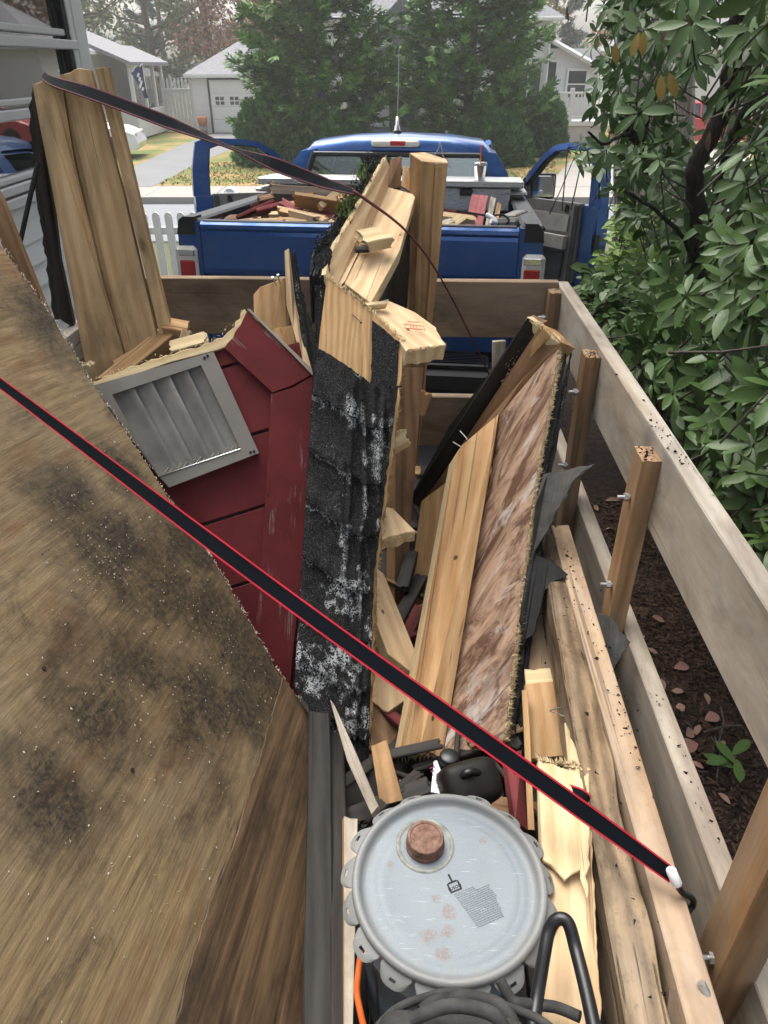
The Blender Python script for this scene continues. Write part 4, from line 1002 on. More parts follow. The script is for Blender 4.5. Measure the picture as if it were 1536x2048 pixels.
# roof shell with rear corners
def cabsec(y, zr, hw, drop): return [(-hw - .03, y, zr - drop), (-hw, y, zr - .09), (-hw + .07, y, zr - .025), (-hw * .5, y, zr + .012), (0, y, zr + .022), (hw * .5, y, zr + .012), (hw - .07, y, zr - .025), (hw, y, zr - .09), (hw + .03, y, zr - drop)]
mb = MB(); V = []; secs = [(2.17, 1.70, .735, .10), (2.19, 1.765, .725, .13), (2.26, 1.795, .72, .13), (2.6, 1.815, .72, .12), (3.3, 1.815, .71, .12), (3.72, 1.775, .69, .12)]
for s_ in secs: V += cabsec(*s_)
F = [(j * 9 + i, j * 9 + i + 1, (j + 1) * 9 + i + 1, (j + 1) * 9 + i) for j in range(len(secs) - 1) for i in range(8)]
lo = [Vector(v) - Vector((0, 0, .035)) for v in V]; nV = len(V)
mb.add(V + lo, F + [tuple(nV + i for i in f)[::-1] for f in F] + [(i, i + 1, nV + i + 1, nV + i) for i in range(8)] + [(nV - 9 + i, nV - 8 + i, 2 * nV - 8 + i, 2 * nV - 9 + i) for i in range(8)], 0, True)
rf = tb('roof', mb, BL, cb)
for s in (-1, 1):
    mb = MB()
    # rear quarter pillar : from roof corner to belt
    pil = [((.62, 2.165, 1.72), (.755, 2.19, 1.70), (.745, 2.45, 1.72)), ((.74, 2.135, 1.32), (.925, 2.15, 1.32), (.925, 2.5, 1.32))]
    V = []
    for t in range(7):
        f = t / 6; bulge = .035 * math.sin(f * math.pi)
        for (a, b) in zip(*pil):
            v = Vector(a).lerp(Vector(b), f); v.x += bulge; V.append((s * v.x, v.y - .02 * math.sin(f * math.pi), v.z))
        V.append((s * (V[-3][0] * s - .02), V[-3][1] + .1, V[-3][2]))
    F = [(j * 4 + i, j * 4 + (i + 1) % 4, (j + 1) * 4 + (i + 1) % 4, (j + 1) * 4 + i) for j in range(6) for i in range(4)] + [(0, 1, 2, 3), (24, 25, 26, 27)]
    mb.add(V, F, 0, False); tb('rear_pillar', mb, BL, cb)
    mb = MB(); mb.tube([(s * .70, 3.7, 1.75), (s * .85, 4.3, 1.24)], .035, 6); tb('windscreen_pillar', mb, BL, cb)
    mb = MB(); mb.sbox((s * .40, 2.55, 1.18), (.52, .17, .64), Matrix.Rotation(R(-8), 4, 'X')); st_ = tb('seat', mb, M['trimdark'])
    mb = MB(); mb.sbox((s * .40, 2.5, 1.53), (.3, .12, .19)); tb('headrest', mb, M['trimdark'], st_)
mb = MB(); mb.add([(-.66, 2.16, 1.69), (.66, 2.16, 1.69), (.78, 2.13, 1.33), (-.78, 2.13, 1.33), (-.66, 2.166, 1.69), (.66, 2.166, 1.69), (.78, 2.136, 1.33), (-.78, 2.136, 1.33)], [(0, 1, 2, 3), (7, 6, 5, 4), (0, 4, 5, 1), (1, 5, 6, 2), (2, 6, 7, 3), (3, 7, 4, 0)])
rw = tb('rear_window', mb, M['glass'])
mb = MB()
for a, b, r_ in (((-.64, 2.15, 1.685), (.64, 2.15, 1.685), .02), ((-.77, 2.12, 1.34), (.77, 2.12, 1.34), .02), ((-.64, 2.15, 1.685), (-.77, 2.12, 1.34), .022), ((.64, 2.15, 1.685), (.77, 2.12, 1.34), .022), ((-.24, 2.148, 1.68), (-.25, 2.12, 1.34), .008), ((.24, 2.148, 1.68), (.25, 2.12, 1.34), .008)): mb.tube([a, b], r_, 6)
tb('window_seal', mb, M['black'], rw)
mb = MB(); mb.add([(-.68, 3.72, 1.74), (.68, 3.72, 1.74), (.84, 4.32, 1.22), (-.84, 4.32, 1.22)], [(0, 1, 2, 3)]); mb.add([(-.68, 3.726, 1.735), (.68, 3.726, 1.735), (.84, 4.326, 1.215), (-.84, 4.326, 1.215)], [(3, 2, 1, 0)]); tb('windscreen', mb, M['glass'])
tbox('dashboard', (0, 4.12, 1.1), (1.65, .4, .25), M['trimdark'], ch=.05)
mb = MB(); mb.tube([(-.4 + .17 * math.cos(a), 3.8 + .06 * math.sin(a), 1.2 + .17 * math.sin(a)) for a in np.linspace(0, 6.283, 17)], .014, 6); tb('steering_wheel', mb, M['black'])
bl = tbox('brake_lamp', (-.01, 2.165, 1.765), (.37, .05, .052), M['lamp_clear'], ch=.015)
mb = MB(); mb.box((.01, 2.137, 1.765), (.115, .012, .034), ch=.004); tb('red_lens', mb, M['lamp_red'], bl)
mb = MB(); mb.lathe([(.0, 0), (.035, 0), (.03, .03), (.022, .035), (.022, .06), (.014, .065), (.011, .13), (.0, .13)], (-.035, 2.55, 1.825), res=14); an = tb('antenna', mb, M['chrome'])
mb = MB(); mb.lathe([(.036, -.01), (.038, .0), (.036, .025), (.03, .03)], (-.035, 2.55, 1.825), res=14); tb('antenna_base', mb, M['black'], an)
mb = MB(); mb.tube([(-.035, 2.55, 1.94), (-.032, 2.55, 2.15), (-.03, 2.55, 2.42)], .0035, 5); tb('whip', mb, M['steel'], an)
# diamond plate tool box across the bed
tx = thing('tool_box', 'diamond plate aluminium tool box across the truck bed under the cup', 'tool box', m=TM)
def xb(name, c, s, m, p, ch=.008):
    mb = MB(); mb.box(c, s, ch=ch); return mb.build(name, m, p, local=True)
xb('case', (0, 1.84, 1.41), (1.72, .42, .16), M['diamond'], tx); xb('lid', (0, 1.83, 1.515), (1.9, .48, .05), M['diamond'], tx)
for s in (-1, 1): xb('end_flange', (s * .9, 1.84, 1.452), (.16, .42, .03), M['diamond'], tx); xb('latch', (s * .55, 1.615, 1.46), (.09, .02, .05), M['black'], tx)
# doors
def door(side, ang):
    s = side
    DM = Matrix.Translation((s * .93, 3.78, 0)) @ (Matrix.Rotation(s * R(ang), 4, 'Z'))
    # local: length runs along -y from the hinge, outside is s*x
    def ring(mb, outer, inner, x0, x1):
        n = len(outer)
        for i in range(n - 1):
            q = [outer[i], outer[i + 1], inner[i + 1], inner[i]]
            V = [(s * x0, -a, b) for a, b in q] + [(s * x1, -a, b) for a, b in q]
            mb.add(V, [(0, 1, 2, 3), (7, 6, 5, 4), (0, 4, 5, 1), (1, 5, 6, 2), (2, 6, 7, 3), (3, 7, 4, 0)])
    mb = MB(); mb.prism([(0, .56), (-1.2, .56), (-1.22, .95), (-1.2, 1.27), (-.0, 1.27)], s * .0, s * .13, 'x')
    mb.prism([(-1.05, .6), (-1.2, .6), (-1.205, 1.26), (-1.05, 1.26)], -s * .028, s * .0, 'x')
    outer = [(.0, 1.26), (.2, 1.46), (.42, 1.66), (.56, 1.74), (.72, 1.765), (1.06, 1.77), (1.15, 1.735), (1.2, 1.5), (1.215, 1.26)]
    inner = [(.09, 1.26), (.245, 1.43), (.45, 1.62), (.58, 1.695), (.73, 1.715), (.96, 1.715), (1.03, 1.69), (1.055, 1.5), (1.065, 1.26)]
    ring(mb, outer, inner, .02, .1)
    d = tb('door', mb, BL, None, DM)
    mb = MB(); i2 = [(a + .012 * (1 if a < .5 else -1), b - .012) for a, b in inner]; ring(mb, inner, i2, .035, .085); tb('window_seal', mb, M['black'], d)
    mb = MB(); mb.prism([(-.05, .6), (-1.03, .6), (-1.04, 1.285), (-.42, 1.29), (-.3, 1.262), (-.14, 1.255), (-.05, 1.23)], -s * .055, -s * .001, 'x'); tr = tb('trim_panel', mb, M['trim'], d)
    def tp(name, poly, x0, x1, m): mb = MB(); mb.prism(poly, -s * x1, -s * x0, 'x'); tb(name, mb, m, tr)
    tp('insert', [(-.28, 1.03), (-.92, 1.04), (-.93, 1.18), (-.34, 1.19)], .056, .066, M['trimlight'])
    tp('armrest', [(-.26, .90), (-.93, .89), (-.94, 1.005), (-.3, 1.015)], .056, .105, M['trimlight'])
    tp('map_pocket', [(-.2, .62), (-.9, .62), (-.92, .86), (-.24, .86)], .056, .08, M['trimdark'])
    tp('edge_strip', [(-.98, .6), (-1.03, .6), (-1.04, 1.27), (-.99, 1.27)], .056, .07, M['trimdark'])
    tp('lock_bezel', [(-.86, 1.21), (-.91, 1.21), (-.91, 1.265), (-.88, 1.275)], .056, .064, M['black'])
    mb = MB(); mb.prism([(.01, 1.26), (-.26, 1.26), (-.2, 1.45)], s * .01, s * .07, 'x'); tb('sail_panel', mb, M['black'], d)
    mb = MB(); mb.box((s * .02, -1.213, .98), (.07, .02, .13), ch=.006); mb.box((s * .06, -1.213, .84), (.05, .025, .05), ch=.004); tb('latch', mb, M['black'], d)
    MMx = Matrix.Translation((s * .26, -.17, 1.37)) @ Matrix.Rotation(-s * R(ang - 14), 4, 'Z')
    mb = MB(); mb.sbox((0, 0, 0), (.25, .11, .24), e=.25); mb.box((-s * .13, .03, -.07), (.16, .05, .06), ch=.01); mi = tb('side_mirror', mb, M['black'], d, MMx)
    mb = MB(); mb.box((0, -.053, 0), (.205, .008, .19), ch=.003); tb('mirror_glass', mb, M['mirror'], mi)
    return d
door(1, 37); door(-1, 64)
# drink on the tool box
cpos = P(958, 376, 5.78)
cp = thing('iced_coffee_cup', 'clear plastic iced coffee cup with orange straw on the tool box', 'cup', cpos)
mb = MB(); mb.lathe([(.0, 0), (.032, 0), (.045, .15), (.047, .152), (.0435, .148), (.031, .004)], cpos, res=24); mb.build('cup', M['cup'], cp)
mb = MB(); mb.lathe([(.0, .006), (.03, .006), (.036, .07), (.0, .072)], cpos, res=20); mb.build('coffee', M['coffee'], cp)
mb = MB(); mb.lathe([(.051, .15), (.052, .16), (.045, .172), (.0, .174)], cpos, res=24); mb.build('lid', M['cup'], cp)
mb = MB(); mb.tube([cpos + Vector((0, 0, .06)), cpos + Vector((-.005, -.01, .285))], .005, 7); mb.build('straw', M['straw'], cp)

# ------------------------------------------------------------------ scrap heaped in the truck bed
PILE = 'scrap heaped in the truck bed'
def pil(nm, lb, x1, y1, Y1, x2, y2, Y2, w, h, m, up=(0, -.3, 1), ja=.02, jb=.02, cat='board'):
    o = beam(nm, P(x1, y1, Y1), P(x2, y2, Y2), w, h, M[m], up, ja, jb); return tag(o, lb, cat, PILE)
pil('scrap_board', 'long grey weathered board lying topmost on the heap in the truck bed', 548, 380, 5.0, 722, 390, 4.9, .06, .085, 'rail', (0, -1, .2))
pil('scrap_board', 'short upright tan board end behind the long grey board', 543, 415, 5.35, 553, 372, 5.3, .09, .04, 'fresh', (0, -1, 0))
pil('scrap_board', 'thin black edged board just under the long grey board', 548, 398, 4.95, 700, 403, 4.8, .06, .03, 'dark', (0, -1, .4))
pil('scrap_board', 'wide brown board slanting up to the right in the truck heap', 606, 424, 4.75, 712, 396, 4.85, .05, .13, 'tan', (0, -1, .5))
pil('scrap_board', 'short brown block propped under the grey board', 598, 402, 4.9, 632, 393, 4.9, .08, .05, 'brown')
pil('scrap_board', 'tan block with torn end in middle of the truck heap', 560, 420, 4.85, 610, 412, 4.85, .07, .06, 'mid')
pil('scrap_board', 'reddish curled splinter in front of the tan block', 566, 404, 4.75, 600, 424, 4.7, .05, .015, 'pinkred', (0, -.6, 1))
pil('scrap_board', 'long tan stick sloping down across the front of the heap', 562, 424, 4.65, 680, 452, 4.4, .05, .035, 'fresh')
pil('scrap_board', 'pale broken board end at the front of the heap', 586, 434, 4.45, 632, 446, 4.38, .07, .09, 'pale', (0, -1, .1))
pil('scrap_board', 'faded pink board lying flat beside the shingle edge', 620, 436, 4.6, 682, 438, 4.6, .14, .02, 'pinkred')
pil('scrap_board', 'thin brown slat lying across the left bed rail', 452, 437, 4.8, 560, 432, 4.75, .06, .02, 'brown')
pil('scrap_board', 'long maroon trim strip low at the front left of heap', 480, 446, 4.5, 592, 440, 4.45, .03, .04, 'maroon', (0, -1, .3))
pil('scrap_board', 'maroon painted board standing on edge at left of heap', 500, 420, 5.0, 560, 396, 5.15, .03, .09, 'maroon', (0, -1, .4))
pil('scrap_board', 'dark red board lying behind the maroon trim strip', 520, 432, 4.9, 580, 416, 4.8, .1, .02, 'red')
pil('scrap_board', 'little tan offcut poking out at the lower left of heap', 548, 450, 4.38, 566, 440, 4.4, .05, .03, 'fresh')
pil('scrap_board', 'dark brown offcut right of the pink board', 668, 444, 4.45, 700, 438, 4.6, .05, .06, 'brown')
pil('scrap_board', 'tan board end lying on top of the brown slat', 542, 430, 4.7, 590, 430, 4.6, .05, .03, 'core')
pil('scrap_board', 'pale thin lath crossing behind the pale broken board', 556, 416, 4.7, 650, 436, 4.55, .025, .02, 'pale')
pil('scrap_board', 'wide tan board lying crosswise on top of the truck heap', 590, 398, 4.7, 690, 414, 4.6, .03, .09, 'mid', (0, -.6, 1))
pil('scrap_board', 'maroon strip sticking up at the left end of heap', 474, 436, 4.7, 548, 404, 4.9, .02, .05, 'maroon', (0, -1, .4))
pil('scrap_board', 'pale stick end rising out of the middle of heap', 640, 414, 4.6, 672, 388, 4.7, .04, .03, 'pale', (0, -1, .4), .01, .02)
pil('scrap_board', 'torn brown board lying flat behind the tailgate', 496, 450, 4.4, 610, 446, 4.35, .1, .02, 'tan', (0, -.4, 1), .02, .03)
pil('scrap_board', 'dark brown beam end lying highest at the left of heap', 520, 404, 4.95, 600, 388, 5.0, .05, .06, 'brown', (0, -.6, 1), .02, .02)
pil('scrap_board', 'bright split board crossing under the grey topmost board', 600, 408, 4.75, 704, 398, 4.75, .05, .03, 'fresh', (0, -.6, 1), .02, .03)
pil('scrap_board', 'faded pink siding piece tilted at the left of heap', 512, 426, 4.75, 568, 410, 4.8, .02, .1, 'pinkred', (0, -1, .5))
for k in range(10):       # buried filler of the heap
    px = random.uniform(480, 700); Y = random.uniform(4.5, 5.4); py = 440 + random.uniform(0, 14)
    a = random.uniform(-.7, .7); L = random.uniform(35, 90)
    pil('scrap_board', 'broken scrap stick buried low in the truck bed heap', px - L * math.cos(a) / 2, py + 12 * math.sin(a), Y, px + L * math.cos(a) / 2, py - 12 * math.sin(a), Y + random.uniform(-.3, .3), random.uniform(.04, .09), random.uniform(.02, .05), random.choice(['maroon', 'brown', 'mid', 'fresh', 'dark', 'tan']))
# right side of the bed
def psl(nm, lb, pts, th, m, m2=None, jag=None, cat='board', group=PILE, **k):
    o = slab(nm, [P(*p) for p in pts], th, M[m], mats2=M[m2] if m2 else None, jag=jag, **k); return tag(o, lb, cat, group)
psl('red_siding_block', 'faded red siding block standing on end before the tool box', [(944, 388, 5.2), (976, 391, 5.18), (964, 452, 4.7), (930, 452, 4.72)], .04, 'pinkred', 'white_wood', {0: .01}, 'siding block')
psl('white_edged_board', 'narrow white edged board leaning against the red siding block', [(982, 393, 5.2), (992, 396, 5.2), (980, 455, 4.72), (970, 452, 4.74)], .03, 'white_wood', 'pale', {0: .01})
psl('tan_board_end', 'tan board end just right of the red siding block', [(996, 404, 5.1), (1003, 408, 5.1), (996, 444, 4.8), (986, 444, 4.8)], .03, 'fresh', 'pale', {0: .01})
pil('scrap_board', 'reddish lath lying level before the tool box', 884, 422, 4.9, 950, 436, 4.85, .035, .06, 'pinkred', (0, -1, .2))
pil('scrap_board', 'pale cedar board lying level under the reddish lath', 884, 432, 4.6, 948, 440, 4.6, .06, .03, 'pale')
pil('scrap_board', 'yellow pine offcut sloping up at right of the posts', 898, 456, 4.45, 926, 436, 4.55, .07, .03, 'core')
pil('scrap_board', 'short white offcut lying beside the yellow pine one', 880, 452, 4.5, 905, 444, 4.5, .06, .03, 'white_wood')
gc = thing('grey_case', 'grey plastic tool case lying on the right bed rail', 'case', P(1030, 445, 4.7))
cM = Matrix.Translation(P(1030, 442, 4.75)) @ Matrix.Rotation(R(-30), 4, 'Z') @ Matrix.Rotation(R(-8), 4, 'Y')
mb = MB(); mb.box((0, 0, 0), (.16, .3, .07), ch=.02); mb.build('shell', M['trim'], gc, world(gc).inverted() @ cM, local=True)
mb = MB(); mb.box((0, 0, .04), (.1, .2, .02), ch=.008); mb.build('lid', M['vent'], gc, world(gc).inverted() @ cM, local=True)
mb = MB(); mb.tube(smooth_path([P(880, 415, 5.0), P(930, 424, 4.8), P(975, 431, 4.7), P(1005, 430, 4.65), P(1018, 440, 4.62), P(1012, 448, 4.6)]), .006, 6)
tag(mb.build('black_cable', M['blackmatt']), 'thin black cable draped over the wood at right of the bed', 'cable')
mb = MB(); mb.tube(smooth_path([P(972, 430, 4.68), P(985, 436, 4.66), P(992, 446, 4.64), P(982, 442, 4.62)]), .014, 7)
tag(mb.build('white_rag', M['white_plastic']), 'crumpled white scrap beside the black cable', 'rag')
mb = MB(); mb.tube(smooth_path([P(855, 330, 5.9), P(876, 300, 5.85), P(880, 284, 5.85), P(886, 312, 5.85), P(892, 322, 5.85), P(878, 318, 5.85)]), .004, 5)
tag(mb.build('wire_loop', M['steel']), 'thin bent wire sticking up beside the tall double post', 'wire')
# ------------------------------------------------------------------ utility trailer
RM = Matrix.Rotation(R(-2.25), 4, 'Z')
tr = thing('utility_trailer', 'wooden sided utility trailer loaded with torn out roof debris', 'trailer', m=RM)
def T3(x, y, z): return RM @ Vector((x, y, z))
def rbeam(name, a, b, w, h, m, up=(0, 0, 1), **k):
    return beam(name, T3(*a), T3(*b), w, h, M[m], RM.to_3x3() @ Vector(up), parent=tr, **k)
rbeam('side_rail', (.56, -.5, 1.262), (.56, 2.79, 1.262), .042, .195, 'rail', segs=24, bow=.004)
rbeam('side_rail', (.562, -.5, .765), (.562, 2.77, .765), .042, .185, 'rail', segs=24, bow=.004)
rbeam('side_rail', (-1.1, -.5, 1.228), (-1.1, 2.79, 1.228), .042, .195, 'rail', segs=24); rbeam('side_rail', (-1.1, -.5, .752), (-1.1, 2.79, .752), .042, .185, 'rail', segs=24)
rbeam('front_rail', (-1.078, 2.765, 1.262), (.538, 2.765, 1.262), .042, .212, 'railtan', segs=16, bow=.004)
rbeam('front_rail', (-1.078, 2.765, .80), (.538, 2.765, .80), .042, .22, 'railtan', segs=16, bow=.004)
for y, zt_ in ((2.71, 1.345), (2.045, 1.34), (1.43, 1.33), (.625, 1.33)):
    p = rbeam('post', (.518, y, .55), (.518, y, zt_), .042 if y > 1 else .06, .072, 'post', up=(0, 1, 0), jb=.003, segs=5, bow=.001)
    for z in ((.865,) if y < 1 else (1.225, .98) if y < 2.6 else (1.25,)):
        mb = MB(); c = T3(.497, y - .0, z)
        mb.tube([T3(.468, y - .008, z), T3(.498, y - .008, z)], .0045, 7); mb.tube([T3(.482, y - .008, z), T3(.4925, y - .008, z)], .0095, 6, smooth=False)
        mb.build('bolt', M['steel'], p)
    rbeam('post', (-1.055, y, .55), (-1.055, y, 1.32), .045, .085, 'post', up=(0, 1, 0), segs=5)
for i in range(11):
    x = -1.0 + i * .146
    rbeam('floor_plank', (x, -.5, .575), (x, 2.74, .575), .142, .035, 'dark', segs=4)
mb = MB()
for x in (-.98, .46): mb.tube([T3(x, -.5, .53), T3(x, 2.78, .53)], .03, 4, smooth=False)
for y in (.1, 1.2, 2.72): mb.tube([T3(-.98, y, .53), T3(.46, y, .53)], .03, 4, smooth=False)
mb.tube([T3(-.26, 2.75, .5), T3(-.22, 3.55, .5)], .035, 4, smooth=False); mb.build('chassis', M['blackmatt'], tr)
for sx in (-1.27, .68):
    mb = MB(); mb.lathe([(.17, -.08), (.27, -.09), (.3, -.05), (.3, .05), (.27, .09), (.17, .08)], T3(sx, -.1, .3), RM @ Matrix.Rotation(math.pi / 2, 4, 'Y'), 22)
    mb.lathe([(.0, -.05), (.17, -.06), (.17, .06), (.0, .05)], T3(sx, -.1, .3), RM @ Matrix.Rotation(math.pi / 2, 4, 'Y'), 14, mi=1); mb.build('wheel', [M['blackmatt'], M['steel']], tr)
mb = MB(); mb.tube([P(1402, 1965, .515), P(1420, 2002, .5), P(1440, 2060, .48)], .006, 8); mb.build('pin', M['steel'], tr)

# ------------------------------------------------------------------ helpers for the load
def sl(name, label, cat, pts, th, m, m2=None, jag=None, parent=None, **k):
    o = slab(name, [P(*p) if len(p) == 3 else p for p in pts], th, M[m], parent=parent, mats2=M[m2] if m2 else None, jag=jag, **k)
    return tag(o, label, cat)
def fringe(name, parent, line, n, ln, m, spread=.6, out=None, wd=.0009, group=None):
    """torn wood fibres along a broken edge"""
    line = [Vector(p) for p in line]; seg = [(line[i + 1] - line[i]).length for i in range(len(line) - 1)]; tot = sum(seg); V = []; F = []
    for i in range(n):
        d = random.random() * tot; j = 0
        while d > seg[j] and j < len(seg) - 1: d -= seg[j]; j += 1
        p = line[j].lerp(line[j + 1], d / seg[j]); t = (line[j + 1] - line[j]).normalized()
        o = (out if out is not None else Vector((0, -.3, 1)))
        dr = (o.normalized() + Vector((random.gauss(0, 1), random.gauss(0, 1), random.gauss(0, 1))) * spread * .6 + t * random.gauss(0, spread)).normalized()
        l = ln * random.uniform(.3, 1.3); a = dr.cross(t); a = a.normalized() * wd * random.uniform(.6, 1.8); b = dr.cross(a).normalized() * wd
        p = p + Vector((random.gauss(0, 1), random.gauss(0, 1), random.gauss(0, 1))) * .0025
        k = len(V); V += [p - a - b, p + a - b, p + b, p + dr * l]; F += [(k, k + 1, k + 3), (k + 1, k + 2, k + 3), (k + 2, k, k + 3)]
    o = obj(name, mesh_np(name, [tuple(v) for v in V], F, M[m]), parent); return tag(o, None, None, None, 'stuff')
def crumbs(name, label, spots, n, size, m, parent=None):
    """scattered crumbs: spots = list of (centre Vector, spread x,y,z)"""
    V = []; F = []
    for i in range(n):
        c, s = random.choice(spots); p = c + Vector((random.gauss(0, s[0]), random.gauss(0, s[1]), random.gauss(0, s[2])))
        r = size * random.uniform(.3, 1.0) ** 1.3; k = len(V)
        q = [Vector((random.gauss(0, 1), random.gauss(0, 1), random.gauss(0, .6))).normalized() * r for _ in range(4)]
        V += [p + v for v in q]; F += [(k, k + 1, k + 2), (k, k + 2, k + 3), (k, k + 3, k + 1), (k + 1, k + 3, k + 2)]
    o = obj(name, mesh_np(name, [tuple(v) for v in V], F, M[m]), parent); return tag(o, label if parent is None else None, None, None, 'stuff')
def nail(parent, a, b, r=.0016, m='steel', name='nail'):
    mb = MB(); a, b = Vector(a), Vector(b); mb.tube([a, b], r, 5); d = (b - a).normalized(); mb.tube([b, b + d * .0012], r * 2.2, 6); return mb.build(name, M[m], parent)

# ------------------------------------------------------------------ big plywood sheet
A = P(0, 490, 1.85); B = P(600, 1400, 1.28); C = P(612, 2048, .60)
PN = (C - B).cross(A - B).normalized()
if PN.dot(Vector((0, 0, H)) - B) < 0: PN = -PN
def on(px, py, d=0): return PPL(px, py, B + PN * d, PN)
e0 = B + (A - B) * 1.12
far = [e0, on(40, 545), on(110, 640), on(180, 760), on(262, 878), on(340, 1000), on(424, 1115), on(512, 1265), on(560, 1350), B, on(622, 1430), on(622, 1560)]
C2 = B + (C - B) * 2.0 + (C - B).normalized() * .05
sheet_pts = far + [C2, C2 + (e0 - B)]
LONG_ = on(330, 1960) - on(560, 1370)
Msh = frame(LONG_, PN, sum(sheet_pts, Vector()) / len(sheet_pts)); Mish = Msh.inverted()
def plyface2():
    g = G('mouldy_plywood_face'); v = g.coords(rnd=False); st = g.coords((2.6, 34, 34), rnd=False); fine = g.coords((14, 260, 260), rnd=False)
    n1 = g.noise(st, 1, 7, .7, 1.0); n2 = g.noise(fine, 1, 3, .6)
    wv = g.n('ShaderNodeTexWave', wave_type='BANDS', bands_direction='Y', i_Vector=g.coords((.35, 1, 1), rnd=False), i_Scale=14.0, i_Distortion=9.0, i_Detail=3.0).outputs['Fac']
    f = g.math('ADD', g.math('MULTIPLY', n1, .55), g.math('ADD', g.math('MULTIPLY', n2, .4), g.math('MULTIPLY', wv, .05)))
    c = g.mix(g.ramp(f, [(.34, 0), (.66, 1)]), (.085, .056, .027), (.265, .19, .10))
    c = g.mix(g.math('MULTIPLY', g.ramp(g.noise(v, 2.4, 5, .6), [(.42, 0), (.62, 1)]), .45), c, (.14, .11, .075))
    c = g.mix(g.math('MULTIPLY', g.ramp(g.noise(g.coords((3, 9, 9), rnd=False), 1.3, 5, .65), [(.53, 0), (.68, 1)]), .6), c, (.125, .058, .024))
    pos = g.n('ShaderNodeTexCoord').outputs['Object']; ms = None; nn = g.math('MULTIPLY', g.math('SUBTRACT', g.noise(v, 9, 8, .72, .6), .5), 2.6)
    for (x, y, r) in ((470, 1280, .13), (500, 1400, .10), (380, 1080, .10), (430, 1230, .13), (330, 1165, .13), (225, 1090, .09), (520, 1330, .10), (150, 1010, .07), (200, 1440, .07), (400, 1400, .09), (270, 1330, .08), (110, 1590, .06), (90, 640, .08), (250, 950, .06), (480, 1180, .07)):
        lc = Mish @ on(x, y)
        d = g.n('ShaderNodeVectorMath', operation='DISTANCE', i_0=pos, i_1=tuple(lc)).outputs['Value']
        q = g.math('SUBTRACT', 1.25, g.math('DIVIDE', d, r * 1.75)); ms = q if ms is None else g.math('MAXIMUM', ms, q)
    ms = g.ramp(g.math('ADD', ms, nn), [(-.1 + .1, 0), (1.0, 1)])
    sp = g.ramp(g.noise(v, 80, 6, .8), [(.34, .5), (.6, 1)])
    c = g.mix(g.math('MULTIPLY', g.math('MULTIPLY', ms, sp), .97), c, (.017, .014, .012))
    sm = g.ramp(g.noise(g.coords((2.2, 5, 5), rnd=False), 1.7, 7, .7, .5), [(.52, 0), (.66, 1)])
    c = g.mix(g.math('MULTIPLY', g.math('MULTIPLY', sm, sp), .75), c, (.025, .02, .016))
    return g.done(c, .62, bump=g.math('ADD', g.math('MULTIPLY', n1, .4), n2), bs=.28, bd=.003)
M['ply'] = plyface2()
ps = slab('plywood_sheet', sheet_pts, .016, M['ply'], long=LONG_, jag={i: .006 for i in range(10)}, mats2=M['core'])
tag(ps, 'big mouldy plywood sheet leaning across the left of the trailer', 'plywood sheet')
vp = [on(563, 1352, .0022), on(516, 1505, .0022), on(455, 1700, .0022), on(400, 1850, .0022), on(335, 2070, .0022), on(-120, 2120, .0022), on(-120, 1900, .0022), on(150, 1640, .0022), on(380, 1460, .0022), on(500, 1385, .0022)]
# split top veneer: the darker strip right of the crack is a separate slip lying a little proud
st_ = [on(566, 1352, .0035), on(604, 1408, .0035), on(618, 1440, .0035), on(618, 1600, .0035), on(616, 2075, .0035), on(345, 2075, .0035), on(372, 1960, .0035), on(404, 1850, .0035), on(428, 1780, .0035), on(470, 1680, .0035), on(492, 1600, .0035), on(524, 1500, .0035)]
sv = slab('veneer_strip', st_, .003, M['plydark'], parent=ps, long=(on(330, 1960) - on(560, 1370)), jag={5: .003, 6: .004, 7: .004, 8: .004, 9: .005, 10: .005, 11: .005}, mats2=M['dark'])
fringe('torn_fibres', ps, [p for p in far[:10]], 700, .007, 'white_wood', .9, (A - C).normalized() + PN * .3)
crumbs('sawdust', None, [(on(205, 1115, .002), (.05, .04, .03)), (on(330, 1190, .002), (.12, .09, .07)), (on(420, 1250, .002), (.09, .07, .06)), (on(240, 1000, .002), (.12, .08, .08))], 0 + 1, .002, 'core', ps)
V = []; F = []
for i in range(650):
    c = random.choice([(205, 1120, 35), (330, 1160, 95), (440, 1330, 80), (200, 1010, 80), (300, 1420, 150), (250, 1650, 200)])
    p = on(random.gauss(c[0], c[2]), random.gauss(c[1], c[2]), .001); px, py, _ = proj(p)
    if p.y < .3 or abs(px - c[0]) > c[2] * 2.2: continue
    # keep inside the torn edge
    if px > np.interp(py, [490, 760, 1000, 1265, 1400, 1500, 2048], [0, 176, 335, 505, 590, 610, 600]) - 6: continue
    r = random.uniform(.0005, .0022); a = random.random() * 6.28; u = (A - B).normalized(); w = PN.cross(u); k = len(V)
    e = u * math.cos(a) + w * math.sin(a); f_ = PN.cross(e)
    V += [p - e * r * 1.6, p + f_ * r, p + e * r * 1.6, p + PN * r]; F += [(k, k + 1, k + 3), (k + 1, k + 2, k + 3), (k, k + 3, k + 2)]
bpy.data.objects.remove(bpy.data.objects['sawdust'])
tag(obj('sawdust', mesh_np('sawdust', [tuple(v) for v in V], F, M['white_wood']), ps), None, None, None, 'stuff')
for (x, y) in ((88, 1337), (265, 1540), (585, 1925), (445, 1310)):
    mb = MB(); p = on(x, y, .0006); mb.tube([p, p + PN * .0012], .004, 8); mb.build('nail_hole', M['ink'], ps)
sl('brown_plank', 'brown plank edge standing behind the plywood sheet at left', 'plank', [(-50, 300, 1.98), (2, 396, 1.98), (100, 640, 1.9), (50, 660, 1.9)], .04, 'brown')
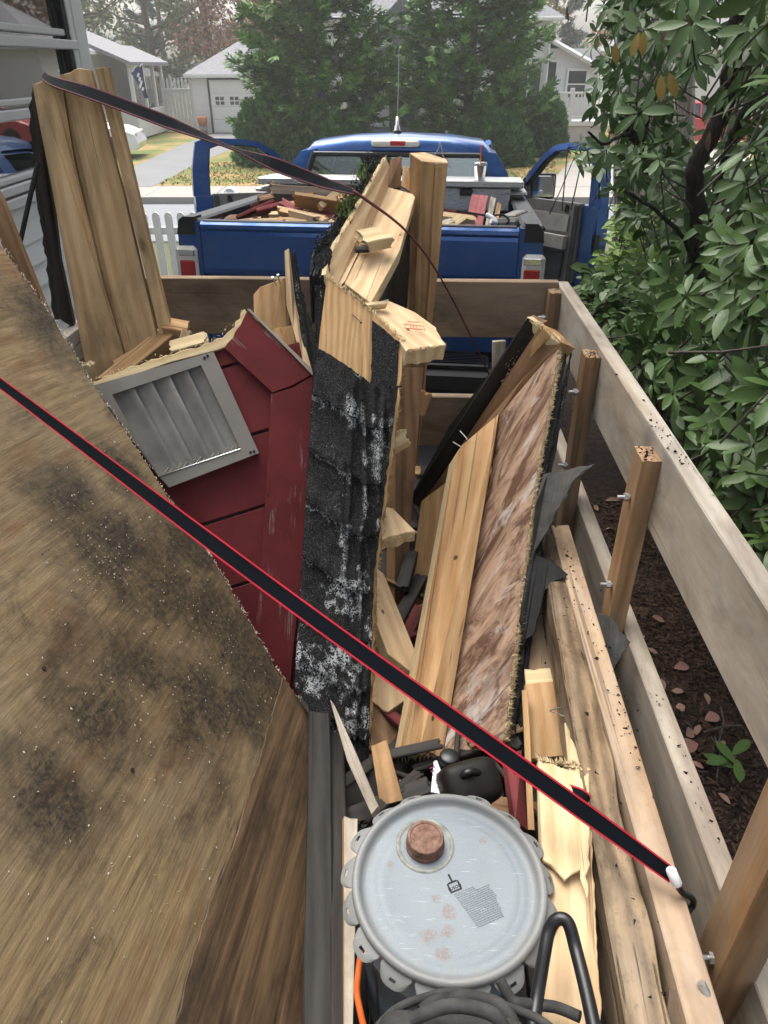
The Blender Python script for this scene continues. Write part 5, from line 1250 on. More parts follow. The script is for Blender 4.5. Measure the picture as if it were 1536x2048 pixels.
# ------------------------------------------------------------------ leaning planks, left
def lp(label, pts, jag, m='tan'):
    o = sl('leaning_plank', label, 'plank', pts, .022, m, 'mid', jag); o['group'] = 'planks leaning on the left rail'; return o
p1 = lp('left one of the three leaning planks, with a strap over its broken top', [(64, 168, 2.36), (100, 150, 2.36), (122, 162, 2.36), (150, 330, 2.345), (205, 560, 2.29), (262, 760, 2.22), (178, 768, 2.22)], {0: .012, 1: .012})
p2 = lp('middle one of the three leaning planks, streaked grey green', [(121, 150, 2.375), (150, 138, 2.375), (180, 139, 2.375), (245, 380, 2.345), (313, 672, 2.265), (262, 752, 2.23), (206, 560, 2.30), (151, 330, 2.36)], {0: .008, 1: .008})
p3 = lp('narrow right one of the three leaning planks beside a dark gap', [(189, 137, 2.37), (214, 134, 2.37), (249, 280, 2.36), (340, 655, 2.28), (320, 672, 2.275), (252, 380, 2.35)], {0: .006})
dk_ = sl('split_dark_board', 'blackened splintered board edge behind the left leaning plank', 'board', [(56, 214, 2.42), (66, 170, 2.42), (96, 330, 2.39), (120, 520, 2.36), (150, 660, 2.33), (108, 640, 2.30), (88, 505, 2.35), (70, 380, 2.39)], .03, 'dark', None, {0: .008, 4: .015, 5: .006, 6: .006, 7: .006})
mb = MB(); mb.tube(smooth_path([P(76, 326, 2.3), P(58, 404, 2.25), P(40, 486, 2.2)]), .007, 8)
tag(mb.build('bungee_cord', M['blackmatt']), 'thin black cord hanging taut left of the leaning planks', 'cord')
# off-cuts at the foot of the planks
def bm(name, label, cat, x1, y1, Y1, x2, y2, Y2, w, h, m, up=(0, 0, 1), ja=.006, jb=.006, **k):
    o = beam(name, P(x1, y1, Y1), P(x2, y2, Y2), w, h, M[m], up, ja, jb, **k); return tag(o, label, cat)
bm('offcut', 'thick split timber rising right at the foot of leaning planks', 'offcut', 215, 775, 2.1, 335, 676, 2.3, .06, .06, 'mid', (0, -.5, 1), .01, .01)
bm('offcut', 'short tan block lying topmost at the foot of leaning planks', 'offcut', 328, 652, 2.3, 376, 660, 2.3, .05, .035, 'fresh', (0, -.5, 1), .004, .004)
bm('offcut', 'upright tan block under the topmost short block', 'offcut', 345, 700, 2.28, 352, 662, 2.32, .07, .03, 'fresh', (0, -1, 0))
bm('offcut', 'tan block end right of the upright block', 'offcut', 366, 690, 2.26, 374, 662, 2.28, .03, .03, 'pale', (0, -1, 0))
bm('offcut', 'curved broken slat just above the louvred vent', 'offcut', 345, 696, 2.14, 412, 678, 2.14, .05, .02, 'core', (0, -.5, 1), .01, .012)
bm('offcut', 'small splintered peg at the left corner of the vent', 'offcut', 183, 752, 2.16, 178, 728, 2.16, .035, .03, 'core', (0, -1, 0), 0, .012)
bm('offcut', 'tan stick leaning just inside the leaning planks', 'offcut', 240, 745, 2.2, 330, 690, 2.3, .03, .09, 'fresh', (0, -.5, 1))

# ------------------------------------------------------------------ red gable with louvred vent
G1, G2, G3 = P(490, 628, 1.97), P(622, 745, 1.88), P(575, 1385, 1.42)
GN = (G2 - G1).cross(G3 - G1).normalized()
if GN.dot(Vector((0, 0, H)) - G1) < 0: GN = -GN
def gp_(px, py, d=0): return PPL(px, py, G1 + GN * d, GN)
gb = thing('gable_section', 'torn off red barn gable with grey louvred vent and trim boards', 'gable', gp_(560, 1370))
ls = [560, 712, 865, 1014, 1157, 1300, 1440]
def lx(px, k): return ls[k] - .31 * (px - 520)
for k in range(6):
    xr = 598; a0, a1 = lx(xr, k) + (3 if k else 0), lx(xr, k + 1) - 3
    def left(kk, off):
        # meet of the board joint with the sheet-side boundary
        x = 300.0
        for _ in range(30): x = 146 + (lx(x, kk) + off - 765) * .61
        return x
    xl0, xl1 = max(178, left(k, 0)), max(178, left(k + 1, 0))
    pts = [(xl0, lx(xl0, k) + (3 if k else 0)), (xr, a0), (xr, a1), (xl1, lx(xl1, k + 1) - 3)]
    if k == 0: pts = [(183, 768), (300, 722), (426, 690), (455, 676), (490, 630), (610, 748), (598, a1), (400, lx(400, 1) - 3), (xl1, lx(xl1, 1) - 3)]
    if k == 0: pts = [(183, 768), (300, 722), (426, 690), (455, 676), (490, 630), (610, 748), (598, a1), (300, lx(300, 1) - 3)]
    slab('red_board', [gp_(*p) for p in pts], .014, M['red'], parent=gb, long=gp_(600, 900) - gp_(500, 931), bev=.002)
slab('backing', [gp_(x, y, -.016) for x, y in [(190, 775), (430, 700), (490, 640), (612, 755), (575, 1378), (480, 1290), (330, 1040)]], .012, M['dark'], parent=gb)
gx = lambda pts, d: [gp_(x, y, d) for x, y in pts]
slab('rake_trim', gx([(449, 698), (494, 622), (625, 748), (586, 771), (544, 785)], .02), .02, M['redworn'], parent=gb, long=gp_(622, 748) - gp_(494, 624), jag={0: .006}, bev=.002)
slab('corner_trim', gx([(541, 788), (586, 774), (626, 751), (622, 1000), (603, 1160), (578, 1386), (510, 1262), (530, 1000)], .019), .019, M['redworn'], parent=gb, long=gp_(575, 1300) - gp_(590, 800), bev=.002)
slab('broken_edge', gx([(182, 764), (250, 738), (330, 710), (425, 684), (452, 668), (470, 644), (488, 618), (497, 627), (480, 662), (466, 688), (436, 700), (340, 724), (192, 777)], .012), .03, M['core'], parent=gb, jag={0: .006, 1: .007, 2: .007, 3: .01, 4: .01, 5: .01}, long=gp_(425, 690) - gp_(200, 765))
slab('roof_edge', gx([(494, 618), (500, 618), (627, 740), (627, 752)], .026), .02, M['rail'], parent=gb, bev=.001)
fringe('torn_fibres', gb, gx([(182, 764), (330, 710), (425, 684), (470, 644), (490, 620)], .014), 70, .008, 'core', .9, Vector((0, .2, 1)))
# vent
VO = [(186, 771), (427, 703), (518, 906), (338, 975)]; VI = [(224, 789), (402, 730), (481, 898), (317, 953)]
def quad(pts, s, t):
    a, b, c, d = [Vector((p[0], p[1])) for p in pts]; return a.lerp(b, s).lerp(d.lerp(c, s), t)
mb = MB(); n_ = 4
VV = [gp_(*p, .036) for p in VO] + [gp_(*p, .036) for p in VI] + [gp_(*p, .001) for p in VO] + [gp_(*p, .002) for p in VI]
FF = []
for i in range(4):
    j = (i + 1) % 4; FF += [(i, j, 4 + j, 4 + i), (i, 8 + i, 8 + j, j), (4 + i, 4 + j, 12 + j, 12 + i)]
mb.add(VV, FF); vt = mb.build('vent', M['vent'], gb)
mb = MB(); mb.add(gx(VI, .0015), [(0, 1, 2, 3)]); mb.build('vent_back', M['blackmatt'], vt)
for k in range(5):
    s0, s1 = k / 5 - .01, (k + 1) / 5 + .045; mb = MB(); V = []; F = []
    for i in range(9):
        u = i / 8; s = s0 + (s1 - s0) * u; dep = .003 + .032 * (u ** 1.7)
        if i == 8: dep -= .004
        for t in (0, 1):
            q = quad(VI, max(0, min(1, s)), t); V.append(gp_(q.x, q.y, dep))
    for i in range(8): F.append((2 * i, 2 * i + 1, 2 * i + 3, 2 * i + 2))
    mb.add(V, F, 0, True); mb.add([v - GN * .0015 for v in V], [f[::-1] for f in F], 0, True); mb.build('louver', M['louver'], vt)
mb = MB()
for k in range(12):
    q = quad(VI, .05 + k * .08, 1.0); q2 = quad(VI, min(1, .05 + k * .08 + .1), .94); mb.tube([gp_(q.x, q.y, .03), gp_(q2.x, q2.y, .02)], .0012, 4)
mb.build('screen_edge', M['mesh'], vt)
mb = MB(); mb.tube([gp_(*quad(VI, 0, 1.0), .0365), gp_(*quad(VI, 1, 1.0), .0365)], .0022, 5); mb.build('vent_lip', M['chrome'], vt)
for (x, y) in ((415, 712), (409, 716), (508, 903), (501, 905)):
    mb = MB(); p = gp_(x, y, .0365); mb.tube([p, p + GN * .002], .004, 7); mb.build('screw', M['ink'], vt)
# pale framing behind the gable
sl('framing_block', 'tan framing block with nails behind the red gable peak', 'block', [(506, 590, 2.16), (520, 574, 2.16), (569, 556, 2.16), (574, 672, 2.1), (548, 662, 2.1), (508, 640, 2.12)], .035, 'fresh', 'core', {1: .005})
nb_ = bpy.data.objects['framing_block']; nail(nb_, P(553, 572, 2.15), P(545, 555, 2.13)); nail(nb_, P(560, 568, 2.15), P(556, 550, 2.14))
sl('framing_block', 'small tan block wedged lower behind the red gable rake', 'block', [(542, 660, 2.1), (588, 648, 2.08), (592, 705, 2.04), (562, 690, 2.06)], .03, 'fresh', 'core', {0: .004})
sl('framing_lath', 'long pale plywood strip rising behind the red gable', 'strip', [(569, 502, 2.14), (578, 497, 2.14), (590, 600, 2.08), (605, 665, 2.02), (624, 742, 1.93), (604, 728, 1.94), (586, 655, 2.02), (573, 610, 2.08)], .012, 'pale', 'core', {0: .004})
rs = sl('ragged_shingle', 'ragged black shingle strip standing between gable and roof piece', 'shingle', [(582, 505, 2.17), (592, 498, 2.17), (600, 560, 2.14), (622, 640, 2.06), (646, 720, 1.97), (628, 752, 1.93), (612, 690, 1.98), (596, 620, 2.06)], .008, 'shingle', 'felt', {1: .012, 2: .012, 3: .012, 5: .012, 6: .012})

# ------------------------------------------------------------------ roof piece with shingles (centre)
S1, S2, S3, S4 = P(652, 552, 1.93), P(808, 686, 1.80), P(736, 1540, 1.16), P(592, 1370, 1.29)
SN = ((S2 - S1).cross(S4 - S1)).normalized()
if SN.dot(Vector((0, 0, H)) - S1) < 0: SN = -SN
def spt(px, py, d=0): return PPL(px, py, S1 + SN * d, SN)
rp = thing('roof_piece', 'torn out roof piece with black mossy shingles and peeled plywood', 'roof section', spt(660, 1500))
sh = [(654, 553), (735, 616), (807, 684), (803, 760), (790, 880), (772, 1010), (752, 1160), (748, 1330), (738, 1545), (690, 1500), (640, 1430), (596, 1372), (606, 1200), (618, 1000), (628, 800), (640, 660)]
slab('sheathing', [spt(*p) for p in sh], .018, M['plyface'], parent=rp, long=spt(690, 1400) - spt(720, 700), mats2=M['mid'], jag={3: .006, 4: .006, 5: .01, 6: .008, 7: .01, 8: .01})
fringe('torn_fibres', rp, [spt(654, 552), spt(735, 615), spt(808, 684)], 260, .012, 'core', .9, Vector((0, 0, 1)))
fringe('torn_fibres', rp, [spt(807, 690, -.009), spt(790, 880, -.009), spt(752, 1160, -.009), spt(745, 1400, -.009)], 260, .012, 'fresh', .9, Vector((1, -.3, 0)))
def shing(pts, d, m, jag, th=.004, parent=rp, nm='shingle'):
    """shingle tab with lumpy surface"""
    o = slab(nm, [spt(x, y, d) for x, y in pts], th, M[m], parent=parent, jag={i: jag for i in range(len(pts))}, bev=.0006, mats2=M['felt'], long=spt(690, 1400) - spt(720, 700))
    return o
shing([(744, 640), (752, 646), (799, 683), (796, 740), (782, 860), (768, 960), (742, 1140), (736, 1300), (728, 1490), (700, 1500), (690, 1300), (700, 1100), (712, 900), (742, 760)], .006, 'shingle2', .004)
def xl(y): return float(np.interp(y, [560, 660, 800, 1000, 1200, 1372, 1440, 1545], [646, 640, 626, 614, 602, 592, 636, 730]))
def xr_(y): return float(np.interp(y, [640, 760, 1010, 1160, 1545], [806, 797, 765, 746, 736]))
def ytop(x): return float(np.interp(x, [600, 655, 700, 738, 746, 800], [680, 706, 736, 764, 772, 772]))
def ridge_(x, y): return 1 - abs(noise.noise(Vector((x * .055 + .6 * noise.noise(Vector((y * .006, 1, 0))), y * .0035, 7.7)))) * 2.2
RB = [640, 792, 905, 1010, 1120, 1225, 1320, 1420, 1560]
def rowedge(k, x, y0):
    s_ = (x - 600) / 130.0
    return RB[k] + 62 * min(1, max(0, s_ - .1)) + 7 * noise.noise(Vector((x * .06, k * 3.1, 0))) + 3 * noise.noise(Vector((x * .3, k * 3.1, 5)))
for k in range(8):
    nu, nv = 44, 30; V = []; lic = []; F = []
    y0n, y1n = RB[k] - 14, RB[k + 1]
    for j in range(nv + 1):
        for i in range(nu + 1):
            s_ = i / nu; t_ = j / nv
            xm = 600 + 195 * s_
            ya = rowedge(k, xm, 0) - 16; yb = rowedge(k + 1, xm, 0)
            y = min(ya + (yb - ya) * t_, 1535); a_, b_ = xl(y) - 3 + 3 * noise.noise(Vector((y * .08, k, 3))), xr_(y) + 3 * noise.noise(Vector((y * .06, k, 8))); x = a_ + (b_ - a_) * s_
            y = max(y, ytop(x) + 4 * noise.noise(Vector((x * .2, 1, 1)))) 
            rg_ = max(0, ridge_(x, y)); fold = min(1, max(0, (x - 668) / 40.0))
            h = .008 + .003 * (8 - k) + .014 * t_ ** 2 + .032 * fold * rg_ ** 2 + .006 * noise.noise(Vector((x * .05, y * .03, k))) + .0022 * noise.noise(Vector((x * .22, y * .16, 3)))
            edge = 1 if (i in (0, nu) or j == nv) else 0
            if edge: h -= .004
            if j == 0: h -= .004
            V.append(spt(x, y, h))
            lo_ = .45 + .9 * noise.noise(Vector((x * .026, y * .02, 4.4))) + .6 * noise.noise(Vector((x * .08, y * .07, 2)))
            band = max(0, 1 - abs(t_ - .10) * 7) * (1 - .6 * fold) * .7
            lic.append(max(0, min(1, lo_ * (.25 + .55 * fold * rg_ + (.45 if y > 1160 else 0)) + band * (.8 + .8 * noise.noise(Vector((x * .03, k * 2.0, 6)))))))
    W_ = nu + 1
    for j in range(nv):
        for i in range(nu): F.append((j * W_ + i, j * W_ + i + 1, (j + 1) * W_ + i + 1, (j + 1) * W_ + i))
    rim = [i for i in range(W_)] + [j * W_ + nu for j in range(1, nv + 1)] + [nv * W_ + i for i in range(nu - 1, -1, -1)] + [j * W_ for j in range(nv - 1, 0, -1)]
    base = len(V); V += [V[i] - SN * .012 for i in rim]; lic += [0] * len(rim); n_r = len(rim)
    F += [(rim[q], rim[(q + 1) % n_r], base + (q + 1) % n_r, base + q) for q in range(n_r)]
    c0_ = sum(V, Vector()) / len(V); Mx_ = frame(spt(690, 1400) - spt(720, 700), SN, c0_); Mi_ = Mx_.inverted()
    me_ = mesh_np('shingle', [tuple(Mi_ @ v) for v in V], F, M['shingle_rows'])
    at_ = me_.attributes.new('lichen', 'FLOAT', 'POINT'); at_.data.foreach_set('value', lic)
    obj('shingle', me_, rp, Mx_)
# stacked shingle layers along the left edge
for k in range(6):
    o = .011 * k; jx = k * 5.2
    pts = [P(628 + jx * .75, 520 - k * 4, 1.98 + o * .3), P(636 + jx * .8, 506 - k * 3, 1.99 + o * .3), P(644 + jx * .6, 560, 1.95), P(640 + jx * .5, 700, 1.84), P(628 + jx * .5, 930, 1.66 + .02), P(618 + jx * .5, 930, 1.66 + .02), P(626 + jx * .5, 700, 1.85), P(630 + jx * .7, 600, 1.92)]
    slab('shingle_layer', pts, .05, M['shingle2' if k % 2 else 'shingle'], parent=rp, jag={0: .004, 1: .004, 2: .005, 3: .006, 5: .006, 6: .006, 7: .005}, mats2=M['felt'], bev=.0006)
nail(rp, spt(704, 628, .004), spt(722, 645, .02), m='rusty')
# ---- ridge piece running forward over the front rail
rg = thing('ridge_piece', 'roof ridge piece with pale rafter lying forward over the front rail', 'roof section', P(720, 560, 2.0))
raf = slab('rafter', [P(688, 566, 1.98), P(742, 606, 1.92), P(800, 500, 2.2), P(830, 394, 2.52), P(826, 388, 2.55), P(775, 374, 2.6), P(735, 470, 2.28)], .04, M['pale'], parent=rg, long=P(800, 384, 2.55) - P(715, 585, 1.95), mats2=M['core'])
slab('rafter_end', [P(735, 612, 1.9), P(728, 606, 1.91), P(778, 598, 1.95), P(776, 607, 1.94)], .02, M['core'], parent=rg, jag={2: .008, 1: .004})
sd_ = [P(652, 548, 1.945), P(657, 512, 2.0), P(700, 440, 2.2), P(742, 368, 2.42), P(772, 314, 2.62), P(779, 332, 2.62), P(775, 384, 2.58), P(730, 476, 2.27), P(690, 564, 1.98), P(668, 585, 1.93)]
slab('side_sheathing', sd_, .014, M['pale'], parent=rg, long=P(772, 330, 2.6) - P(660, 530, 1.97), mats2=M['core'], toward=Vector((1, -.6, .3)), jag={1: .004, 2: .004, 3: .004})
for k in range(5):
    d = Vector((-.012 - .008 * k, -.002 * k, -.008))
    slab('shingle_layer', [p + d + Vector((0, 0, random.uniform(-.004, .012))) for p in (sd_[0], sd_[1], sd_[2], sd_[3], sd_[4])] + [p + d - Vector((0, 0, .12)) for p in (sd_[4], sd_[2], sd_[0])], .006, M['shingle' if k % 2 else 'shingle3'], parent=rg, toward=Vector((-1, -.6, .3)), jag={0: .01, 1: .014, 2: .014, 3: .014, 4: .006}, mats2=M['felt'], bev=.0005)
fringe('torn_fibres', rg, sd_[1:5], 200, .01, 'core', .9, Vector((0, 0, 1)))
V = []; F = []
for i in range(420):
    t = random.random(); j = int(t * 3); p = sd_[1 + j].lerp(sd_[2 + j], t * 3 - j) + Vector((random.gauss(-.03, .014), 0, random.gauss(.004, .012))); r = random.uniform(.003, .008); k = len(V)
    q = [Vector((random.gauss(0, 1), random.gauss(0, 1), random.gauss(0, 1))).normalized() * r for _ in range(4)]
    V += [p + v for v in q]; F += [(k, k + 1, k + 2), (k, k + 2, k + 3), (k, k + 3, k + 1), (k + 1, k + 3, k + 2)]
tag(obj('shingle_crumbs', mesh_np('shingle_crumbs', [tuple(v) for v in V], F, M['shingle']), rg), None, None, None, 'stuff')
V = []; F = []
for (mx, my, mY) in ((712, 405, 2.3), (738, 352, 2.46), (700, 425, 2.25)):
    for i in range(150):
        p = P(mx, my, mY) + Vector((random.gauss(-.02, .012), random.gauss(0, .02), random.gauss(0, .014))); k = len(V); d = Vector((random.gauss(0, .5), random.gauss(0, .5), 1)).normalized() * random.uniform(.006, .016)
        V += [p + Vector((-.0018, 0, 0)), p + Vector((.0018, 0, 0)), p + d]; F += [(k, k + 1, k + 2)]
tag(obj('moss', mesh_np('moss', [tuple(v) for v in V], F, foliage('moss', (.05, .09, .02), (.14, .2, .04))), rg), None, None, None, 'stuff')
slab('end_block', [P(782, 318, 2.66), P(804, 312, 2.66), P(802, 374, 2.62), P(776, 378, 2.6)], .04, M['brown'], parent=rg)
slab('end_block', [P(806, 328, 2.64), P(818, 335, 2.62), P(822, 384, 2.58), P(802, 372, 2.6)], .03, M['fresh'], parent=rg, jag={0: .006})
bm('torn_knot', 'splintered knot block lying on the pale rafter', 'block', 722, 484, 2.13, 770, 474, 2.17, .06, .035, 'core', (0, -.5, 1), .012, .016, rough=.25)
bm('torn_knot', 'small dark bark chip left of the splintered knot block', 'block', 712, 500, 2.08, 735, 499, 2.1, .02, .012, 'dark', (0, -.5, 1), .004, .004, rough=.4)
# tall double post
dp = thing('double_post', 'tall double rafter post standing at the trailer front', 'post', P(815, 1000, 2.45))
def dpost(pts, m, th, nm='post_timber', **k): return slab(nm, [P(*p) for p in pts], th, M[m], parent=dp, mats2=M['mid'], **k)
dpost([(844, 322, 2.55), (870, 326, 2.55), (862, 480, 2.52), (846, 760, 2.49), (826, 995, 2.44), (802, 985, 2.44), (819, 760, 2.49), (832, 540, 2.52)], 'mid', .04)
dpost([(871, 325, 2.555), (896, 325, 2.56), (876, 540, 2.53), (852, 750, 2.5), (850, 790, 2.49), (826, 1000, 2.45), (827, 990, 2.45), (847, 760, 2.495), (863, 480, 2.53)], 'fresh', .04)
slab('post_side', [P(820, 308, 2.58), P(843, 322, 2.55), P(831, 540, 2.525), P(818, 760, 2.49), P(801, 985, 2.44), P(790, 980, 2.46), P(800, 740, 2.52), P(815, 520, 2.55)], .035, M['mid'], parent=dp)
slab('post_top', [P(819, 306, 2.59), P(848, 304, 2.62), P(893, 318, 2.6), P(896, 326, 2.555), P(870, 327, 2.55), P(844, 323, 2.55)], .012, M['pale'], parent=dp, long=P(896, 322, 2.56) - P(820, 308, 2.58), jag={1: .003})
sl('gap_shade_slab', 'dark slab standing for the shade between the rafter and the double post', 'board', [(826, 410, 2.6), (822, 540, 2.56), (812, 680, 2.52), (770, 600, 2.3), (800, 520, 2.4)], .012, 'dark')  # slab added in the gap, the shade there put into its dark colour
bm('cleat', 'short tan cleat nailed low on the double post', 'block', 836, 826, 2.46, 850, 786, 2.47, .05, .04, 'fresh', (0, -1, 0), .003, .01)
bm('cleat', 'splintered stub poking out right of the shingled roof piece', 'block', 780, 892, 1.75, 812, 874, 1.77, .045, .03, 'core', (0, -.5, 1), .003, .014)
bm('cleat', 'small tan block under the double post at its foot', 'block', 815, 945, 2.4, 838, 948, 2.4, .04, .05, 'fresh', (0, -.5, 1))
sl('side_board', 'reddish brown board hanging down behind the roof piece edge', 'board', [(806, 735, 2.2), (846, 735, 2.25), (826, 950, 2.2), (808, 1240, 1.8), (790, 1240, 1.78), (792, 900, 2.05)], .03, 'brown', 'mid')
# broken rafter stubs beside the shingled piece
def stub(label, pts, jag, th=.045):
    o = sl('rafter_stub', label, 'stub', pts, th, 'pale', 'core', jag, toward=Vector((0, -.4, 1))); o['group'] = 'broken rafter stubs'; return o
s1 = stub('big broken rafter stub with red ink stamp near the front rail', [(724, 607, 1.96), (775, 600, 2.02), (830, 624, 1.95), (872, 655, 1.88), (892, 690, 1.81), (812, 702, 1.76), (790, 668, 1.83)], {4: .012, 3: .004})
mbk = MB()
def sp1(x, y): return PPL(x, y, P(812, 650, 1.865) , ((P(830, 624, 1.95) - P(724, 607, 1.96)).cross(P(812, 702, 1.76) - P(724, 607, 1.96))).normalized())
n1 = ((P(872, 655, 1.88) - P(724, 607, 1.96)).cross(P(812, 702, 1.76) - P(724, 607, 1.96))).normalized()
n1 = n1 if n1.z > 0 else -n1
def sp2(x, y): return PPL(x, y, P(830, 655, 1.86) + n1 * .004, n1)
for (a, b) in (((808, 648), (846, 652)), ((812, 656), (850, 660)), ((808, 648), (812, 657)), ((846, 652), (851, 661)), ((820, 650), (823, 657)), ((832, 651), (836, 658)), ((815, 643), (838, 645)), ((826, 650), (829, 657)), ((840, 652), (842, 659))): mbk.tube([sp2(*a), sp2(*b)], .0011, 4)
mbk.build('ink_stamp', M['inkred'], s1)
fringe('torn_fibres', s1, [P(812, 702, 1.76), P(892, 690, 1.81)], 60, .016, 'core', .5, Vector((.2, -1, .1)))
s2 = stub('second rafter stub, jutting right halfway down the shingled roof piece', [(768, 1013, 1.63), (785, 1016, 1.63), (831, 1062, 1.56), (760, 1082, 1.53)], {2: .012})
fringe('torn_fibres', s2, [P(760, 1082, 1.53), P(831, 1062, 1.56)], 50, .015, 'core', .5, Vector((.2, -1, .1)))
s3 = stub('rafter stub with nail hole pointing down toward the jug', [(752, 1135, 1.62), (768, 1148, 1.6), (842, 1330, 1.36), (832, 1352, 1.34), (776, 1308, 1.36), (748, 1235, 1.46)], {})
s4 = stub('lowest rafter stub, just above the stick and pail', [(736, 1328, 1.4), (780, 1352, 1.36), (824, 1392, 1.3), (776, 1424, 1.27), (736, 1400, 1.3)], {3: .01, 2: .004})
# ------------------------------------------------------------------ right roof piece
rr = thing('rafter_piece', 'roof piece at right with brown mottled sheathing and long pale rafter', 'roof section', P(900, 1500, 1.14))
slab('rafter', [P(908, 917, 1.9), P(926, 888, 1.93), P(998, 828, 1.95), P(986, 915, 1.86), P(943, 1150, 1.58), P(886, 1513, 1.16), P(797, 1510, 1.13), P(865, 1150, 1.52)], .04, M['fresh'], parent=rr, long=P(940, 890, 1.92) - P(842, 1510, 1.145), mats2=M['core'], jag={5: .012})
shp = [P(999, 830, 1.955), P(1060, 756, 1.97), P(1118, 690, 1.98), P(1099, 812, 1.84), P(1079, 910, 1.74), P(1052, 1105, 1.53), P(1029, 1300, 1.33), P(1009, 1480, 1.16), P(985, 1498, 1.15), P(887, 1504, 1.165), P(944, 1150, 1.585), P(987, 915, 1.865)]
slab('sheathing', shp, .014, M['plybrown'], parent=rr, long=(P(1060, 780, 1.93) - P(960, 1480, 1.16)).normalized() + (P(1079, 910, 1.74) - P(987, 915, 1.865)).normalized() * .55, mats2=M['core'], jag={2: .004, 3: .004, 4: .004, 5: .004, 6: .005, 8: .005})
RN_ = (shp[2] - shp[0]).cross(shp[9] - shp[0]).normalized()
if RN_.dot(Vector((0, 0, H)) - shp[0]) < 0: RN_ = -RN_
for k in range(2):
    off = RN_ * (-.022 - .008 * k) + Vector((.008 + .006 * k, 0, -.004))
    slab('shingle', [p + off for p in (shp[2], shp[3], shp[4], shp[5], shp[6], shp[7])] + [p + off * 1.6 + Vector((-.035, .01, 0)) for p in (shp[7], shp[5], shp[3])], .006, M['shingle' if k else 'felt'], parent=rr, jag={i: .007 for i in range(5)}, mats2=M['felt'], bev=.0006)
ed = shp[2:8]
fringe('torn_fibres', rr, [p + Vector((.004, 0, 0)) for p in ed], 1700, .012, 'core', .8, Vector((1, -.6, .4)), wd=.0009)
fringe('torn_fibres', rr, [p + Vector((.002, 0, 0)) for p in ed[3:]], 260, .02, 'core', .5, Vector((1, -.9, -.5)))
fringe('torn_fibres', rr, [P(886, 1513, 1.16), P(797, 1510, 1.13)], 60, .018, 'core', .4, Vector((-.1, -1, -.3)))
cb1 = slab('cross_timber', [P(1054, 636, 2.04), P(1083, 648, 2.02), P(1004, 772, 2.08), P(900, 930, 2.14), P(836, 1012, 2.18), P(818, 998, 2.2), P(900, 850, 2.16), P(980, 745, 2.1)], .05, M['dark'], parent=rr, mats2=M['brown'])
slab('cross_timber', [P(1083, 648, 2.015), P(1121, 684, 1.97), P(1050, 752, 1.99), P(1000, 828, 1.99), P(926, 898, 2.06), P(838, 1014, 2.17), P(900, 928, 2.135), P(1004, 772, 2.075)], .05, M['brown'], parent=rr, mats2=M['mid'])
slab('timber_end', [P(1054, 634, 2.045), P(1065, 632, 2.05), P(1122, 676, 1.985), P(1120, 686, 1.97), P(1100, 674, 1.985), P(1084, 650, 2.01)], .03, M['core'], parent=rr, jag={0: .004, 1: .008})
slab('timber_end', [P(1084, 650, 2.008), P(1100, 672, 1.98), P(1012, 772, 2.06), P(1002, 772, 2.07)], .006, M['fresh'], parent=rr, jag={1: .006, 3: .004})
fringe('torn_fibres', rr, [P(1058, 640, 2.03), P(1118, 682, 1.97)], 70, .007, 'core', .9, Vector((0, -.5, 1)))
fringe('torn_fibres', rr, [P(1010, 735, 2.07), P(1050, 690, 2.05), P(1000, 775, 2.07)], 60, .010, 'core', 1.2, Vector((0, -.5, .6)))
sl('back_rafter', 'shaded brown rafter leaning behind the long pale rafter', 'rafter', [(842, 1002, 2.05), (897, 962, 2.05), (884, 1060, 1.95), (846, 1275, 1.72), (806, 1275, 1.7)], .04, 'mid', 'brown')
sl('upright_lath', 'short bleached timber standing behind the crossed timbers', 'timber', [(986, 684, 2.5), (1012, 682, 2.5), (1008, 760, 2.48), (986, 760, 2.48)], .03, 'white_wood')
for a, b in (((906, 884, 1.93), (922, 894, 1.9)), ((920, 862, 1.97), (934, 878, 1.93))): nail(cb1, P(*a), P(*b))
# torn felt
f1 = sl('torn_felt', 'torn grey roofing felt poking out right of the mottled sheathing', 'roofing felt', [(1086, 948, 1.7), (1140, 938, 1.68), (1192, 926, 1.66), (1150, 958, 1.62), (1100, 1050, 1.55), (1062, 1120, 1.5), (1070, 1010, 1.6)], .003, 'felt_grey', None, {0: .006, 1: .008, 2: .004, 3: .008, 4: .006})
f2 = sl('torn_felt', 'black curled roofing felt hanging lower beside the mottled sheathing', 'roofing felt', [(1060, 1100, 1.53), (1100, 1120, 1.5), (1136, 1148, 1.46), (1090, 1180, 1.43), (1072, 1262, 1.36), (1046, 1290, 1.34), (1038, 1240, 1.38)], .004, 'felt', None, {0: .006, 1: .008, 2: .008, 3: .006, 4: .006, 5: .006})
f3 = sl('torn_felt', 'ragged grey felt scrap caught at the foot of the third post', 'roofing felt', [(1190, 1222, 1.33), (1222, 1232, 1.33), (1262, 1284, 1.28), (1228, 1340, 1.22), (1204, 1322, 1.23), (1186, 1290, 1.25)], .004, 'felt_grey', None, {i: .008 for i in range(6)})
